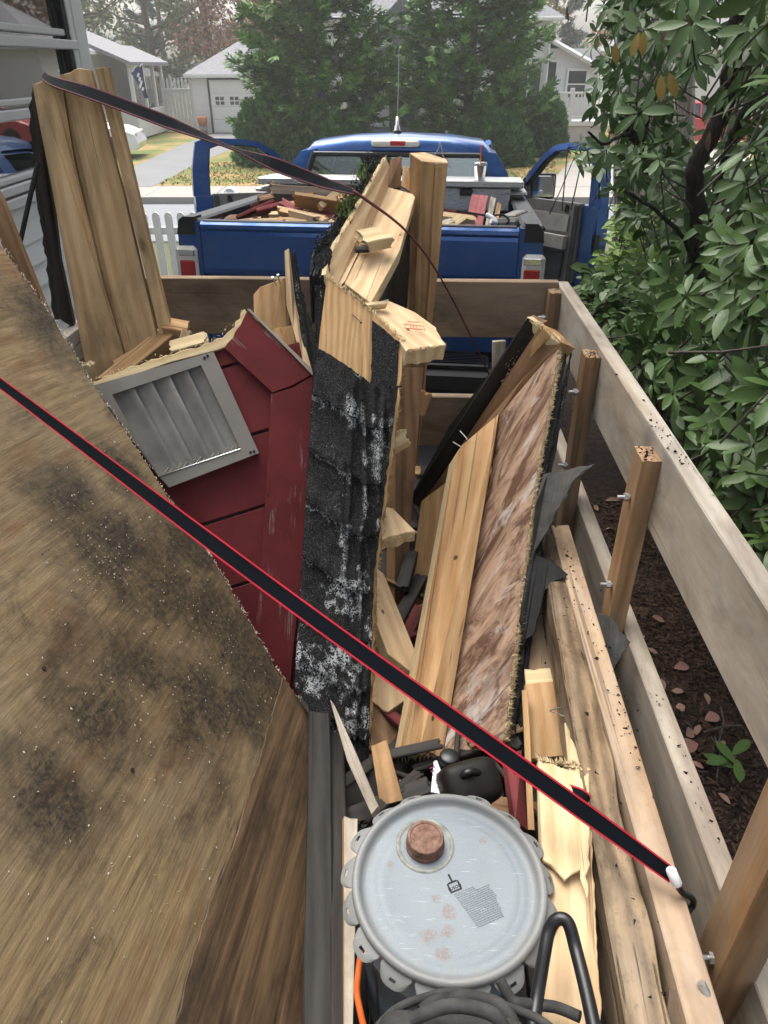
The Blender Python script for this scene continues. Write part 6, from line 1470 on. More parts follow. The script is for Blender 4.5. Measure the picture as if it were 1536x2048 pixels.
# ------------------------------------------------------------------ long timbers on the right
def lt(label, a, b, w, h, m, **k):
    o = beam('long_timber', T3(*a), T3(*b), w, h, M[m], RM.to_3x3() @ Vector((0, 0, 1)), **k); o['group'] = 'timbers lying along the right rail'; return tag(o, label, 'timber')
t1 = lt('dirty two by timber lying along the right lower rail', (.41, .1, .885), (.425, 1.72, .885), .05, .14, 'dirtypale', ja=.004, jb=.01)
t2 = lt('rotten crumbling timber lying left of the dirty two by timber', (.33, .25, .875), (.392, 1.68, .89), .06, .12, 'rot', ja=.01, jb=.02, rough=.22, segs=40)
t3 = slab('long_timber', [P(1074, 1524, .905), P(1182, 1548, .885), P(1186, 1700, .727), P(1204, 2075, .455), P(1082, 2075, .455), P(1080, 1700, .727)], .013, M['pale'], long=P(1130, 1520, .9) - P(1140, 2000, .5), jag={0: .016, 1: .003, 2: .003}, mats2=M['core']); tag(t3, 'split pale timber with jagged yellow end right of the pail', 'timber', 'timbers lying along the right rail')
fringe('torn_fibres', t3, [P(1076, 1524, .905), P(1130, 1530, .897), P(1180, 1548, .885)], 120, .018, 'core', .12, Vector((0, 1, -.1)), wd=.0022)
mb = MB(); c = P(1133, 1718, .708); mb.lathe([(.0, .0005), (.012, .001), (.0165, .0008), (.018, -.003)], c, Matrix.Rotation(R(4), 4, 'X'), 20); mb.build('knot', M['mid'], t3)
slab('torn_layer', [P(1076, 1520, .902), P(1178, 1546, .88), P(1180, 1690, .73), P(1174, 1795, .635), P(1160, 1740, .68), P(1130, 1760, .664), P(1084, 1720, .70)], .006, M['core'], parent=t3, jag={0: .018, 2: .006, 3: .006, 4: .008, 5: .008}, long=P(1120, 1520, .9) - P(1130, 1700, .725))
slab('torn_layer', [P(1130, 1445, .985), P(1140, 1462, .97), P(1176, 1560, .868), P(1140, 1556, .872)], .006, M['core'], parent=t3, jag={0: .008, 1: .006}, long=P(1132, 1450, .98) - P(1160, 1556, .87))
sl('box_board', 'tan board with torn pale top standing beyond the split timber', 'board', [(1050, 1368, 1.24), (1112, 1362, 1.24), (1136, 1510, 1.08), (1062, 1518, 1.07)], .02, 'fresh', 'core')
sl('box_board', 'pale broken board end above the tan standing board', 'board', [(1048, 1338, 1.3), (1108, 1334, 1.3), (1113, 1364, 1.25), (1052, 1370, 1.25)], .02, 'core', 'pale', {0: .006, 2: .006})
sl('box_board', 'spattered tan board under the black curled felt', 'board', [(1042, 1220, 1.5), (1088, 1200, 1.5), (1110, 1338, 1.32), (1046, 1340, 1.32)], .02, 'dirtypale', 'mid')
sl('thin_strip', 'thin tan strip standing right of the maroon strip', 'strip', [(1044, 1380, 1.19), (1056, 1378, 1.19), (1070, 1660, .9), (1056, 1660, .9)], .03, 'fresh', 'dark')
sl('maroon_strip', 'dark maroon strip standing between the mottled sheathing and pale timber', 'strip', [(1010, 1506, 1.07), (1044, 1500, 1.07), (1056, 1660, .9), (1030, 1640, .9)], .02, 'maroon', None)
for a, b in (((1100, 1420, 1.1), (1138, 1412, 1.08)), ((1100, 1422, 1.1), (1132, 1434, 1.06))): nail(t3, P(*a), P(*b), .0014)
bm('grey_offcut', 'weathered stub between the long timbers at bottom right', 'offcut', 1352, 2080, .47, 1362, 1985, .515, .035, .03, 'railtan', (0, 0, 1), .004, .004)
crumbs('dirt_crumbs', 'black dirt crumbs scattered over the long timbers', [(T3(.425, 1.55, .957), (.018, .1, .002)), (T3(.425, 1.25, .957), (.016, .14, .002)), (T3(.43, 1.0, .957), (.012, .1, .002)), (T3(.38, 1.35, .95), (.02, .2, .008)), (P(1085, 1280, 1.4), (.015, .04, .02)), (P(1080, 1210, 1.46), (.015, .03, .03)), (P(1200, 1280, 1.27), (.02, .05, .01)), (T3(.36, .75, .94), (.02, .15, .008)), (T3(.56, 1.4, 1.361), (.010, .12, .001)), (T3(.562, .95, .86), (.010, .25, .001)), (T3(.518, 1.43, 1.332), (.010, .016, .001)), (T3(.518, 2.045, 1.342), (.010, .016, .001))], 520, .0055, 'blackmatt')
crumbs('wood_crumbs', 'pale wood crumbs scattered over the split timber', [(P(1180, 1900, .64), (.02, .05, .004)), (P(1190, 1980, .58), (.02, .05, .004)), (P(1230, 1900, .63), (.015, .06, .006)), (P(1300, 1980, .56), (.02, .08, .01))], 420, .0035, 'mid')
# ------------------------------------------------------------------ beam, laths, jug
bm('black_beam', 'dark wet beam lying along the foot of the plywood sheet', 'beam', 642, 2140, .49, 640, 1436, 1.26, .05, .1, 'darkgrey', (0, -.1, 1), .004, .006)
bm('black_beam', 'black board added for the dark right side of the dark wet beam', 'beam', 688, 2120, .50, 674, 1500, 1.2, .035, .12, 'dark', (0, -.1, 1), .004, .02)  # the beam's dark right side, added as a separate black board
sl('lath', 'slender pointed lath leaning from the pail up to the shingles', 'lath', [(660, 1400, 1.24), (668, 1408, 1.23), (710, 1500, 1.06), (756, 1612, .9), (742, 1628, .885), (694, 1520, 1.04)], .012, 'rail', None, {})
sl('lath', 'bleached narrow board standing left of the pail', 'lath', [(689, 1632, .93), (716, 1638, .92), (714, 1760, .78), (712, 1900, .66), (706, 2080, .5), (690, 2080, .5)], .012, 'white_wood', 'mid', {0: .004})
sl('lath', 'short brown board standing behind the pail, left of the jug', 'lath', [(742, 1492, 1.12), (774, 1480, 1.13), (806, 1600, .98), (760, 1612, .97)], .02, 'mid', 'dark')
sl('lath', 'dark brown offcut deep between the roof piece and the lowest stub', 'lath', [(738, 1404, 1.3), (800, 1440, 1.27), (798, 1500, 1.2), (742, 1500, 1.18)], .02, 'brown')
jc = P(935, 1572, .95)
jg = thing('dark_jug', 'dark plastic jug lying behind the pail', 'jug', jc)
mb = MB(); mb.sbox(jc, (.12, .09, .12), Matrix.Rotation(.3, 4, 'Z') @ Matrix.Rotation(.5, 4, 'X'), e=.45); mb.build('jug_body', plain('brown_black_plastic', (.012, .010, .009), .5), jg)
nk = P(898, 1522, 1.0); mb = MB(); mb.lathe([(.0, -.02), (.02, -.02), (.02, .0), (.022, .002), (.02, .006), (.02, .015), (.017, .018), (.0, .018)], nk, res=20); mb.build('neck', M['black'], jg)
mb = MB(); mb.tube(smooth_path([P(918, 1560, .93), P(936, 1545, .93), P(962, 1548, .94), P(980, 1566, .93)]), .008, 8); mb.build('handle', M['black'], jg)
lb_ = sl('paper_label', 'torn white label with purple lettering standing beside the jug', 'label', [(868, 1522, 1.0), (874, 1520, 1.0), (893, 1570, .945), (890, 1590, .93), (862, 1584, .93)], .0012, 'white_plastic')
lp_ = [P(868, 1522, 1.0), P(893, 1570, .945), P(862, 1584, .93)]
lz = (lp_[1] - lp_[0]).cross(lp_[2] - lp_[0]).normalized(); lz = lz if lz.dot(Vector((0, 0, H)) - lp_[0]) > 0 else -lz
textobj('lettering', 'THOM', .017, M['inkpurple'], lb_, frame(P(889, 1586, .94) - P(866, 1530, 1.0), lz, P(866, 1556, .963) + lz * .003))
textobj('lettering', 'WOR', .014, M['inkred'], lb_, frame(P(889, 1586, .94) - P(866, 1530, 1.0), lz, P(878, 1566, .952) + lz * .003))
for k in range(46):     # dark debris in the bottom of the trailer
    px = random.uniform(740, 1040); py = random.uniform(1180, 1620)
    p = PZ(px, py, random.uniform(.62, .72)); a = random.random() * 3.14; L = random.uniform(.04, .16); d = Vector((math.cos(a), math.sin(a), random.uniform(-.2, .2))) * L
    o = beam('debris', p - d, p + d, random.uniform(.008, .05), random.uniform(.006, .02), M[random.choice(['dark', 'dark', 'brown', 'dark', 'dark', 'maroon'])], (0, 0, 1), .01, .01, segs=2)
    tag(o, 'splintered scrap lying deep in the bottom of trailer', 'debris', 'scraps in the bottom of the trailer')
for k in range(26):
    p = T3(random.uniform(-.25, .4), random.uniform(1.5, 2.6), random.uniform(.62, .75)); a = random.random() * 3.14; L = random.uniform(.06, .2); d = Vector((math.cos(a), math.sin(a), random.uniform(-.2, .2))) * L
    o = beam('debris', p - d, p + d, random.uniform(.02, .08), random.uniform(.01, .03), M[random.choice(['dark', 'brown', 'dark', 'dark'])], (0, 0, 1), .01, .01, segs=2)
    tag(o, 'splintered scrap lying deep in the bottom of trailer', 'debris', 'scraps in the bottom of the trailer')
# ------------------------------------------------------------------ metal pail
LC = P(898, 1762, .655); LR = .143
BM_ = Matrix.Translation(LC) @ Matrix.Rotation(R(3), 4, 'X')
pa = thing('metal_pail', 'dented grey metal pail with crimped lid and rusty cap', 'pail', m=Matrix.Translation(LC - Vector((0, 0, .37))))
def pb(name, mb, m, parent=None): 
    return mb.build(name, m, parent or pa, world(parent or pa).inverted() @ BM_, local=True)
mb = MB(); mb.lathe([(.0, -.36), (.132, -.36), (.134, -.35), (.136, -.2), (.138, -.1), (.141, -.098), (.141, -.088), (.138, -.085), (.14, -.03), (.14, -.012), (.136, -.012), (.13, -.04), (.0, -.04)], res=64); pb('pail_body', mb, M['pail'])
mb = MB(); mb.lathe([(.148, -.012), (.1505, -.004), (.150, .003), (.146, .0065), (.141, .006), (.137, .001), (.135, -.005), (.128, -.007), (.120, -.0066), (.1165, -.0058), (.112, -.0064), (.108, -.0062), (.104, -.0054), (.099, -.0062), (.06, -.006), (.0, -.0055)], res=96); lid = pb('lid', mb, M['lid'])
wob = random.Random(3)
for k in range(17):
    a0 = 2 * math.pi * k / 17 + .06; w = 2 * math.pi / 17 * .90; V = []; F = []; fl_ = wob.uniform(.55, 1.0) if math.sin(a0) < .1 else wob.uniform(.8, 1.1)
    if k in (4,): fl_ = .3
    nu, nv = 10, 5
    for i in range(nu + 1):
        u = i / nu; a = a0 + w * (u - .5); ln = (.022 * (1 - abs(2 * u - 1) ** 3.2) + .006) 
        for j in range(nv + 1):
            v = j / nv; r = .149 + ln * v * (.35 + .45 * fl_) + .0025 * math.sin(v * 3.14); z = -.006 - ln * v * max(.1, 1.0 - .55 * fl_)
            V.append((r * math.cos(a), r * math.sin(a), z))
    for i in range(nu):
        for j in range(nv):
            if i in (4, 5) and j in (2,): continue           # bolt hole
            q = i * (nv + 1) + j; F.append((q, q + 1, q + nv + 2, q + nv + 1))
    mb = MB(); mb.add(V, F, 0, True); mb.add([(x * .993, y * .993, z - .0014) for x, y, z in V], [f[::-1] for f in F], 0, True); pb('crimp_tab', mb, M['lid'], lid)
# raised ring, cap, print
cx, cy = -.034, .062
mb = MB(); mb.lathe([(.048, -.0064), (.046, -.004), (.043, -.0035), (.040, -.006), (.034, -.0075), (.029, -.0065)], (cx, cy, 0), res=40); pb('spout_ring', mb, plain('dirty_rim_metal', (.22, .225, .2), .6, .2, nz=.4, ns=50), lid)
mb = MB(); mb.lathe([(.031, -.007), (.0315, .001), (.0295, .0025), (.0295, .004), (.0305, .0055), (.0295, .007), (.0295, .009), (.0305, .010), (.0295, .0115), (.0295, .0165), (.0283, .0185), (.0245, .0185), (.0235, .0172), (.0, .0172)], (cx, cy, 0), res=48, smooth=False); pb('cap', mb, M['rust'], lid)
mb = MB(); q0 = Vector((.0075, -.004, -.0052)); rot = Matrix.Rotation(R(22), 4, 'Z')
for c, s in (((0, .013, 0), (.003, .012, .0006)), ((0, .0055, 0), (.014, .0026, .0006)), ((-.0085, -.0015, 0), (.0026, .014, .0006)), ((.0085, -.0015, 0), (.0026, .014, .0006)), ((0, -.0085, 0), (.0195, .0022, .0006))): mb.box(q0 + rot @ Vector(c), s, rot)
pb('brush_print', mb, M['ink'], lid)
lm = world(lid) @ Matrix.Translation(q0 + Vector((0, 0, .0002)) + rot @ Vector((0, -.0062, 0))) @ rot
lm = BM_ @ Matrix.Translation(q0 + rot @ Vector((0, -.0055, 0))) @ rot
textobj('lettering', 'FUSON', .0068, M['ink'], lid, lm, .0004)
mb = MB(); rr_ = random.Random(2)
for k in range(19):
    y = -.013 - k * .0031; x0 = -.006 + .0006 * k; x = x0; xe = .052 - .0006 * abs(k - 8) - (.02 if k in (0, 1) else 0)
    while x < xe:
        w = rr_.uniform(.0015, .005); mb.box(q0 + rot @ Vector((x + w / 2, y, -.0001)), (w, .0011, .0004), rot); x += w + .0012
tag(pb('fine_print', mb, M['inkgrey'], lid), kind='stuff')
# ------------------------------------------------------------------ bent tube handle, tool, hoses
mb = MB(); mb.tube(smooth_path([P(1058, 2120, .41), P(1072, 2010, .475), P(1090, 1900, .53), P(1098, 1862, .55), P(1110, 1842, .558), P(1126, 1838, .558), P(1139, 1852, .55), P(1152, 1900, .525), P(1172, 1980, .475), P(1200, 2110, .4)], 5), .0092, 14)
tag(mb.build('tube_handle', M['black']), 'glossy black bent tube handle standing right of the pail', 'handle')
tc = P(905, 2170, .36)
tl = thing('power_tool', 'dusty black plastic tool body below the pail at the bottom', 'tool', tc)
mb = MB(); mb.sbox(tc, (.18, .125, .105), Matrix.Rotation(R(-4), 4, 'Z') @ Matrix.Rotation(R(12), 4, 'X'), e=.3); mb.build('tool_body', M['dirtyblack'], tl)
mb = MB(); mb.tube(smooth_path([P(820, 2040, .39), P(900, 2012, .40), P(980, 2026, .39), P(1010, 2060, .38)]), .008, 8); mb.build('tool_rib', M['dirtyblack'], tl)
def hose(label, pts, r):
    mb = MB(); mb.tube(smooth_path([P(*p) for p in pts], 6), r, 10); o = mb.build('rubber_hose', M['dirtyblack']); o['group'] = 'hoses below the pail'; return tag(o, label, 'hose')
hose('dusty black hose arching highest under the front of the pail', [(742, 2070, .43), (790, 2020, .455), (850, 1995, .47), (905, 1984, .475), (955, 1992, .47), (1010, 2012, .46), (1080, 2040, .44), (1140, 2090, .41)], .0055)
hose('thicker dusty hose lying over the black tool', [(842, 2024, .44), (870, 2006, .45), (930, 1996, .452), (985, 2004, .45), (1018, 2030, .435), (1040, 2090, .4)], .0085)
hose('black hose running right behind the tube handle', [(1000, 1960, .5), (1024, 2000, .48), (1050, 2008, .475), (1110, 2014, .475), (1160, 2034, .46)], .0075)
mb = MB(); mb.tube(smooth_path([P(722, 1905, .60), P(716, 1950, .565), P(714, 1985, .545), P(720, 2020, .525), P(736, 2090, .49)], 6), .005, 9)
tag(mb.build('orange_cord', M['orange']), 'orange cord hanging down left of the pail', 'cord')
# ------------------------------------------------------------------ tie down straps
def webbing(path, widths, nrm, m1, m2, th=.0022):
    """ribbon along path; nrm = list of width-direction vectors"""
    mb = MB(); n = len(path)
    def band(a, b, z, mi):
        V = []
        for i in range(n):
            w = nrm[i].normalized(); t = (path[min(i + 1, n - 1)] - path[max(0, i - 1)]).normalized(); k = w.cross(t).normalized()
            for s, zz in ((a, z), (b, z), (b, -z), (a, -z)): V.append(path[i] + w * widths[i] * s + k * zz)
        F = []
        for i in range(n - 1):
            for k in range(4): F.append((i * 4 + k, i * 4 + (k + 1) % 4, i * 4 + 4 + (k + 1) % 4, i * 4 + 4 + k))
        F += [(0, 1, 2, 3), (4 * n - 4, 4 * n - 3, 4 * n - 2, 4 * n - 1)]
        mb.add(V, F, mi)
    band(-.42, .42, th / 2, 0); band(-.5, -.4, th * .8, 1); band(.4, .5, th * .8, 1)
    return mb
L0, L1 = on(-60, 722, .05), P(1345, 1752, .655)
def sp(t):
    p = L0.lerp(L1, t); return p + Vector((0, 0, -.012 * math.sin(math.pi * t) ** 2))
path = [sp(i / 60) for i in range(61)]
wd = (L1 - L0).cross(-ray(550, 1150)).normalized()
us = [Vector((-wd.x, -wd.y, -wd.z)).lerp(wd, 1.0) for i in range(61)]
stp = thing('tie_down_strap', 'black tie down strap with red edges crossing over the whole load', 'strap', L1)
w_ = [.017 + .0125 * min(1, i / 24) - (.006 * (i - 54) / 6 if i > 54 else 0) for i in range(61)]
webbing(path, w_, us, None, None).build('webbing', [M['strap'], M['strapred']], stp)
lp = []
a, b = P(1098, 1572, .87), P(1168, 1602, .82)
mid = P(1150, 1585, .83)
pth = smooth_path([P(1090, 1566, .872), P(1130, 1582, .845), P(1158, 1592, .822), P(1172, 1606, .812), P(1160, 1618, .818), P(1120, 1606, .84)], 4)
webbing(pth, [.028] * len(pth), [wd] * len(pth), None, None).build('strap_loop', [M['strap'], M['strapred']], stp)
mb = MB(); mb.tube([P(1102, 1560, .885), P(1092, 1588, .88)], .0015, 5); mb.build('stitching', M['vent'], stp)
mb = MB(); c0, c1 = P(1340, 1736, .656), P(1356, 1772, .64); mb.tube([c0, c0.lerp(c1, .1), c0.lerp(c1, .9), c1], [.006, .008, .008, .006], 10); mb.build('hook_sleeve', M['white_plastic'], stp)
mb = MB(); mb.tube(smooth_path([P(1352, 1766, .645), P(1364, 1785, .643), P(1384, 1796, .64), P(1386, 1810, .64), P(1372, 1826, .635), P(1366, 1836, .635)], 5), .005, 8); mb.build('hook', M['black'], stp)
# strap over the leaning planks to the ridge piece, then down
q = [P(86, 150, 2.35), P(106, 163, 2.325), P(180, 186, 2.32), P(270, 219, 2.32), P(370, 258, 2.32), P(440, 287, 2.31), P(470, 299, 2.31), P(540, 325, 2.3), P(640, 363, 2.29), P(708, 384, 2.28)]
path = smooth_path(q, 6); n = len(path); us = []; ws = []
for i, p in enumerate(path):
    px, py, _ = proj(p); vw = (Vector((0, 0, H)) - p).normalized(); t = (path[min(i + 1, n - 1)] - path[max(0, i - 1)]).normalized(); side_ = t.cross(vw).normalized()
    ang = np.interp(px, [85, 180, 330, 440, 475, 560, 640, 715], [1.05, .75, .72, 1.38, 1.45, .55, .8, 1.3]) if True else 0
    us.append((side_ * math.cos(ang) + vw * math.sin(ang)).normalized()); ws.append(.044)
s2_ = thing('tie_down_strap', 'twisted dark strap running from leaning planks to the ridge piece', 'strap', q[0])
webbing(path, ws, us, None, None).build('webbing', [M['strap'], M['strapmaroon']], s2_)
q2 = [P(706, 383, 2.28), P(730, 398, 2.27), P(820, 470, 2.3), P(895, 580, 2.42), P(978, 748, 2.72)]
path = smooth_path(q2, 5); mb = MB(); mb.tube(path, [.0055 - .0002 * min(i, 12) for i in range(len(path))], 6)
mb.build('taut_end', M['strapmaroon'], s2_)
# ------------------------------------------------------------------ rhododendron at the right
def leaf_mesh(name, m, L=.13, wd=.045, curl=.25, fold=.25, seed=0):
    rn = random.Random(seed); V = []; F = []; n = 6
    prof = [.12, .55, .86, 1.0, .95, .66, .06]
    for i in range(n + 1):
        t = i / n; x = L * t * (1 - .12 * curl * t); z = -curl * L * t * t * .55
        w = wd * .5 * prof[i] * rn.uniform(.94, 1.06)
        for s in (-1, 0, 1): V.append((x, s * w, z + abs(s) * fold * w * (.6 + .4 * t)))
    for i in range(n):
        for j in range(2): a = i * 3 + j; F.append((a, a + 1, a + 4, a + 3))
    return mesh_np(name, V, F, m, True)
LEAVES = [leaf_mesh('leaf', M['rhodo'], L, w, c, f, k) for k, (L, w, c, f) in enumerate([(.125, .040, .2, .25), (.14, .044, .45, .3), (.105, .038, .1, .15), (.13, .036, .8, .45), (.115, .042, -.1, .3)])]
LV = [np.array([v.co[:] for v in me.vertices]) for me in LEAVES]; LF = [np.array([p.vertices[:] for p in me.polygons]) for me in LEAVES]
LY = leaf_mesh('leaf', M['rhodoy'], .14, .055, .3, .2, 8); LB = leaf_mesh('leaf', M['rhodob'], .12, .03, 1.0, .9, 9)
BX = [-300, 0, 60, 130, 230, 290, 330, 360, 420, 500, 560, 620, 700, 830, 950, 1060, 1130, 1180, 1240]
BL_ = [1130, 1130, 1165, 1160, 1178, 1125, 1150, 1190, 1228, 1218, 1165, 1180, 1235, 1318, 1400, 1440, 1495, 1536, 1600]
def bound(py): return float(np.interp(py, BX, BL_))
rng = random.Random(21)
whorls = []; tries = 0
STEMPX = [(1408, 760), (1404, 600), (1392, 520), (1396, 430), (1388, 345), (1415, 285), (1450, 215), (1462, 120), (1476, 30), (1490, -120)]
def add_whorl(px, py, X, dens=1):
    r = ray(px, py); Y = X / r.x
    if not (1.2 < Y < 6.2): return
    p = Vector((0, 0, H)) + r * Y
    if p.z < .12 or p.z > 3.6: return
    if Y > 4.6 and p.z < 1.0 and p.x < 1.6: return
    sx_ = float(np.interp(py, [q[1] for q in STEMPX[::-1]], [q[0] for q in STEMPX[::-1]]))
    if py < 560 and abs(px - sx_ + 8) < 52 and Y < 3.45 and rng.random() < .93: return
    if ((1185 < px < 1250 and 225 < py < 320) or (1415 < px < 1515 and 225 < py < 310)) and rng.random() < .85: return
    if 1190 < px < 1300 and 425 < py < 600 and Y < 4.4 and rng.random() < .8: return
    for w in whorls:
        if (w[0] - p).length < .055: return
    ax = Vector((-.45 + rng.gauss(0, .4), -.45 + rng.gauss(0, .4), .55 + rng.gauss(0, .35)))
    whorls.append((p, ax.normalized()))
while len(whorls) < 1080 and tries < 90000:
    tries += 1
    py = rng.uniform(-260, 1230); px = rng.uniform(bound(py) + 26, 1760)
    if py < 470:
        # open upper part: clumps with sky gaps
        if noise.noise(Vector((px * .011, py * .011, 2.0))) + (.15 if px > 1330 else 0) - (.12 if 1200 < px < 1520 and 190 < py < 440 else 0) < rng.uniform(-.22, .2): continue
        X = 1.0 + rng.random() * 1.1
    else:
        X = .93 + rng.random() ** 1.6 * .8 + (.25 if py < 640 and px < 1290 else 0)
    add_whorl(px, py, X)
for k in range(120): add_whorl(rng.uniform(1185, 1345), rng.uniform(-20, 440), 1.05 + rng.random() * .6)
for k in range(8): add_whorl(1135 + k * 13, 300 + (k % 3) * 16, 1.0)
sh_ = thing('rhododendron', 'large glossy leaved rhododendron overhanging the right trailer rail', 'shrub', (1.6, 3.0, 0))
inst = []
for (p, ax) in whorls:
    hang = 1 if p.z > 1.55 else 0
    n = rng.randint(6, 10); t0 = rng.random() * 6.28
    b1 = ax.orthogonal().normalized(); b2 = ax.cross(b1)
    for i in range(n):
        a = t0 + 6.283 * i / n + rng.gauss(0, .2); out = b1 * math.cos(a) + b2 * math.sin(a)
        d = out + ax * rng.uniform(-.1, .55) + Vector((0, 0, -.75 * hang * rng.random() - .1)); d.normalize()
        z = ax - d * ax.dot(d)
        if z.length < .05: continue
        z.normalize(); sc = rng.choice((.5, .75, .9, 1.0, 1.15)) * rng.uniform(.85, 1.12) * (.74 if p.z < 1.6 else .8)
        Mx = frame(d, z + Vector((rng.gauss(0, .2), rng.gauss(0, .2), 0)), p + d * .012) @ Matrix.Scale(sc, 4)
        q = proj(Mx @ Vector((.12, 0, 0))); q0 = proj(p)
        if q[1] < 1250 and q[0] < bound(q[1]) - 6: continue
        inst.append((q0, Mx, rng.randrange(5)))
def vis(q0): return -10 < q0[0] < 1545 and -10 < q0[1] < 1300
inst.sort(key=lambda t: (0 if vis(t[0]) else 1, t[0][2]))
VS = []; FS = []; off = 0
for i, (q0, Mx, k) in enumerate(inst):
    if i < 298:
        link(bpy.data.objects.new('leaf', LEAVES[k]), sh_, Mx)
    else:
        v = LV[k] @ np.array(Mx.to_3x3()).T + np.array(Mx.translation); VS.append(v); FS.append(LF[k] + off); off += len(v)
tag(obj('leaves', mesh_np('leaves', np.concatenate(VS), np.concatenate(FS), M['rhodo'], True), sh_), None, None, None, 'stuff')
for (px, py, X, me, dv, lb) in ((1288, 62, 1.0, LY, (.1, 0, -1), 'yellow leaf'), (1278, 66, 1.02, LY, (-.25, 0, -1), 'yellow leaf'), (1322, 150, .98, LY, (.15, -.1, -1), 'yellow leaf'), (1338, 146, .98, LY, (.4, -.1, -.8), 'yellow leaf'), (1345, 40, 1.0, LB, (-.5, -.1, -.8), 'dry brown leaf'), (1375, 30, 1.05, LB, (.1, 0, -1), 'dry brown leaf'), (1135, 14, 1.0, LB, (.05, 0, -1), 'dry brown leaf'), (1334, 775, 1.0, LB, (.1, -.1, -1), 'dry brown leaf'), (1326, 790, 1.0, LB, (-.1, -.1, -1), 'dry brown leaf'), (1420, 262, 1.1, LB, (0, 0, -1), 'dry brown leaf'), (1350, 700, 1.0, LB, (0, -.2, -1), 'dry brown leaf'), (1230, 85, 1.0, LY, (.2, 0, -1), 'yellow leaf')):
    r = ray(px, py); p = Vector((0, 0, H)) + r * (X / r.x)
    o = link(bpy.data.objects.new('leaf', me), sh_, frame(Vector(dv), Vector((-.5, -.8, .2)), p) @ Matrix.Scale(.62, 4)); o['label'] = lb
# stems
def stem(pts, r0, r1, nm='branch'):
    pp = smooth_path([P(*p) for p in pts], 6); n = len(pp); mb = MB()
    mb.tube([p + Vector((rng.gauss(0, .004), rng.gauss(0, .004), 0)) for p in pp], [r0 + (r1 - r0) * i / (n - 1) for i in range(n)], 10); return mb.build(nm, M['barkdark'], sh_)
stem([(1408, 760, 3.3), (1404, 600, 3.3), (1392, 520, 3.3), (1396, 430, 3.3), (1388, 345, 3.3), (1415, 285, 3.3), (1450, 215, 3.3), (1462, 120, 3.3), (1476, 30, 3.3), (1490, -120, 3.3)], .043, .028)
stem([(1425, 520, 3.6), (1430, 440, 3.6), (1452, 330, 3.55), (1472, 270, 3.5), (1510, 200, 3.45), (1580, 150, 3.4)], .035, .02)
stem([(1290, 345, 3.8), (1282, 300, 3.8), (1268, 272, 3.78), (1258, 262, 3.78)], .026, .02)
stem([(1275, 295, 3.78), (1290, 262, 3.74), (1298, 232, 3.7)], .012, .006); stem([(1262, 268, 3.78), (1240, 272, 3.7), (1205, 288, 3.6), (1178, 264, 3.5)], .011, .005)
stem([(1255, 262, 3.78), (1262, 240, 3.7), (1300, 214, 3.6), (1330, 210, 3.5)], .009, .005); stem([(1462, 170, 3.3), (1500, 160, 3.25), (1540, 190, 3.2)], .012, .008)
stem([(1460, 140, 3.3), (1500, 128, 3.2), (1545, 112, 3.1)], .014, .01); stem([(1400, 560, 3.3), (1370, 480, 3.2), (1310, 420, 3.1), (1250, 380, 3.05)], .012, .006)
stem([(1400, 760, 3.2), (1350, 690, 3.0), (1300, 640, 2.9)], .014, .007); stem([(1480, 900, 2.3), (1440, 800, 2.4), (1440, 700, 2.5), (1410, 640, 2.6)], .012, .006); stem([(1500, 1000, 1.95), (1460, 960, 1.95), (1430, 900, 2.0)], .008, .005)
tw = MB()
for (p, ax) in whorls[::1]:
    e = p - ax * rng.uniform(.12, .28) + Vector((rng.gauss(0, .05), rng.gauss(.05, .05), rng.gauss(-.04, .04))); tw.tube([p, p.lerp(e, .5) + Vector((0, 0, -.01)), e], [.0028, .0035, .0045], 4, caps=False)
tag(tw.build('twigs', M['bark_far'], sh_), None, None, None, 'stuff')
# tree trunks beyond the shrub
def tree(label, px0, px1, Y, r, zt=4.5):
    b = P(px0, 470, Y); b.z = gz(Y); t = P(px1, 0, Y); d = (t - P(px0, 470, Y)); top = P(px0, 470, Y) + d * 2.0
    o = thing('shade_tree', label, 'tree', b, 'grey trees behind the rhododendron'); mb = MB(); pts = smooth_path([b, b.lerp(P(px0, 470, Y), .8), P((px0 + px1) / 2, 230, Y), t, top], 5)
    mb.tube([p + Vector((rng.gauss(0, .006), 0, 0)) for p in pts], [r * (1.25 - .55 * i / len(pts)) for i in range(len(pts))], 14); mb.build('trunk', M['bark'], o)
    for k in range(7):
        s = t.lerp(top, rng.uniform(.2, 1)); a = rng.random() * 6.28; e = s + Vector((math.cos(a), math.sin(a), .7)) * rng.uniform(.8, 1.6)
        mb = MB(); mb.tube([s, s.lerp(e, .5) + Vector((0, 0, .1)), e], [r * .35, r * .22, .01], 6); mb.build('limb', M['bark'], o)
    n = 1900; P_ = np.array([list(top + Vector((rng.gauss(-.4, 2.0), rng.gauss(-2.2, 2.0), abs(rng.gauss(.2, 1.5))))) for _ in range(n)]); g = np.random.default_rng(4)  # unseen crown, spread wide and shifted over the trailer to shade the foreground
    d = unit(g.normal(0, 1, (n, 3))); q = unit(np.cross(d, g.normal(0, 1, (n, 3)))); l = g.uniform(.12, .26, (n, 1))
    V = np.stack([P_, P_ + d * l * .5 + q * l * .36, P_ + d * l, P_ + d * l * .5 - q * l * .36], 1).reshape(-1, 3); obj('crown', mesh_np('crown', V, np.arange(4 * n).reshape(-1, 4), M['fall_green']), o)
    return o
tree('grey barked tree trunk left of the other two, beside the truck door', 1258, 1264, 7.0, .12); tree('thicker grey tree trunk in the middle of the three behind the shrub', 1318, 1306, 7.6, .15); tree('dark grey trunk, rightmost of the three behind the shrub', 1366, 1372, 8.2, .1)
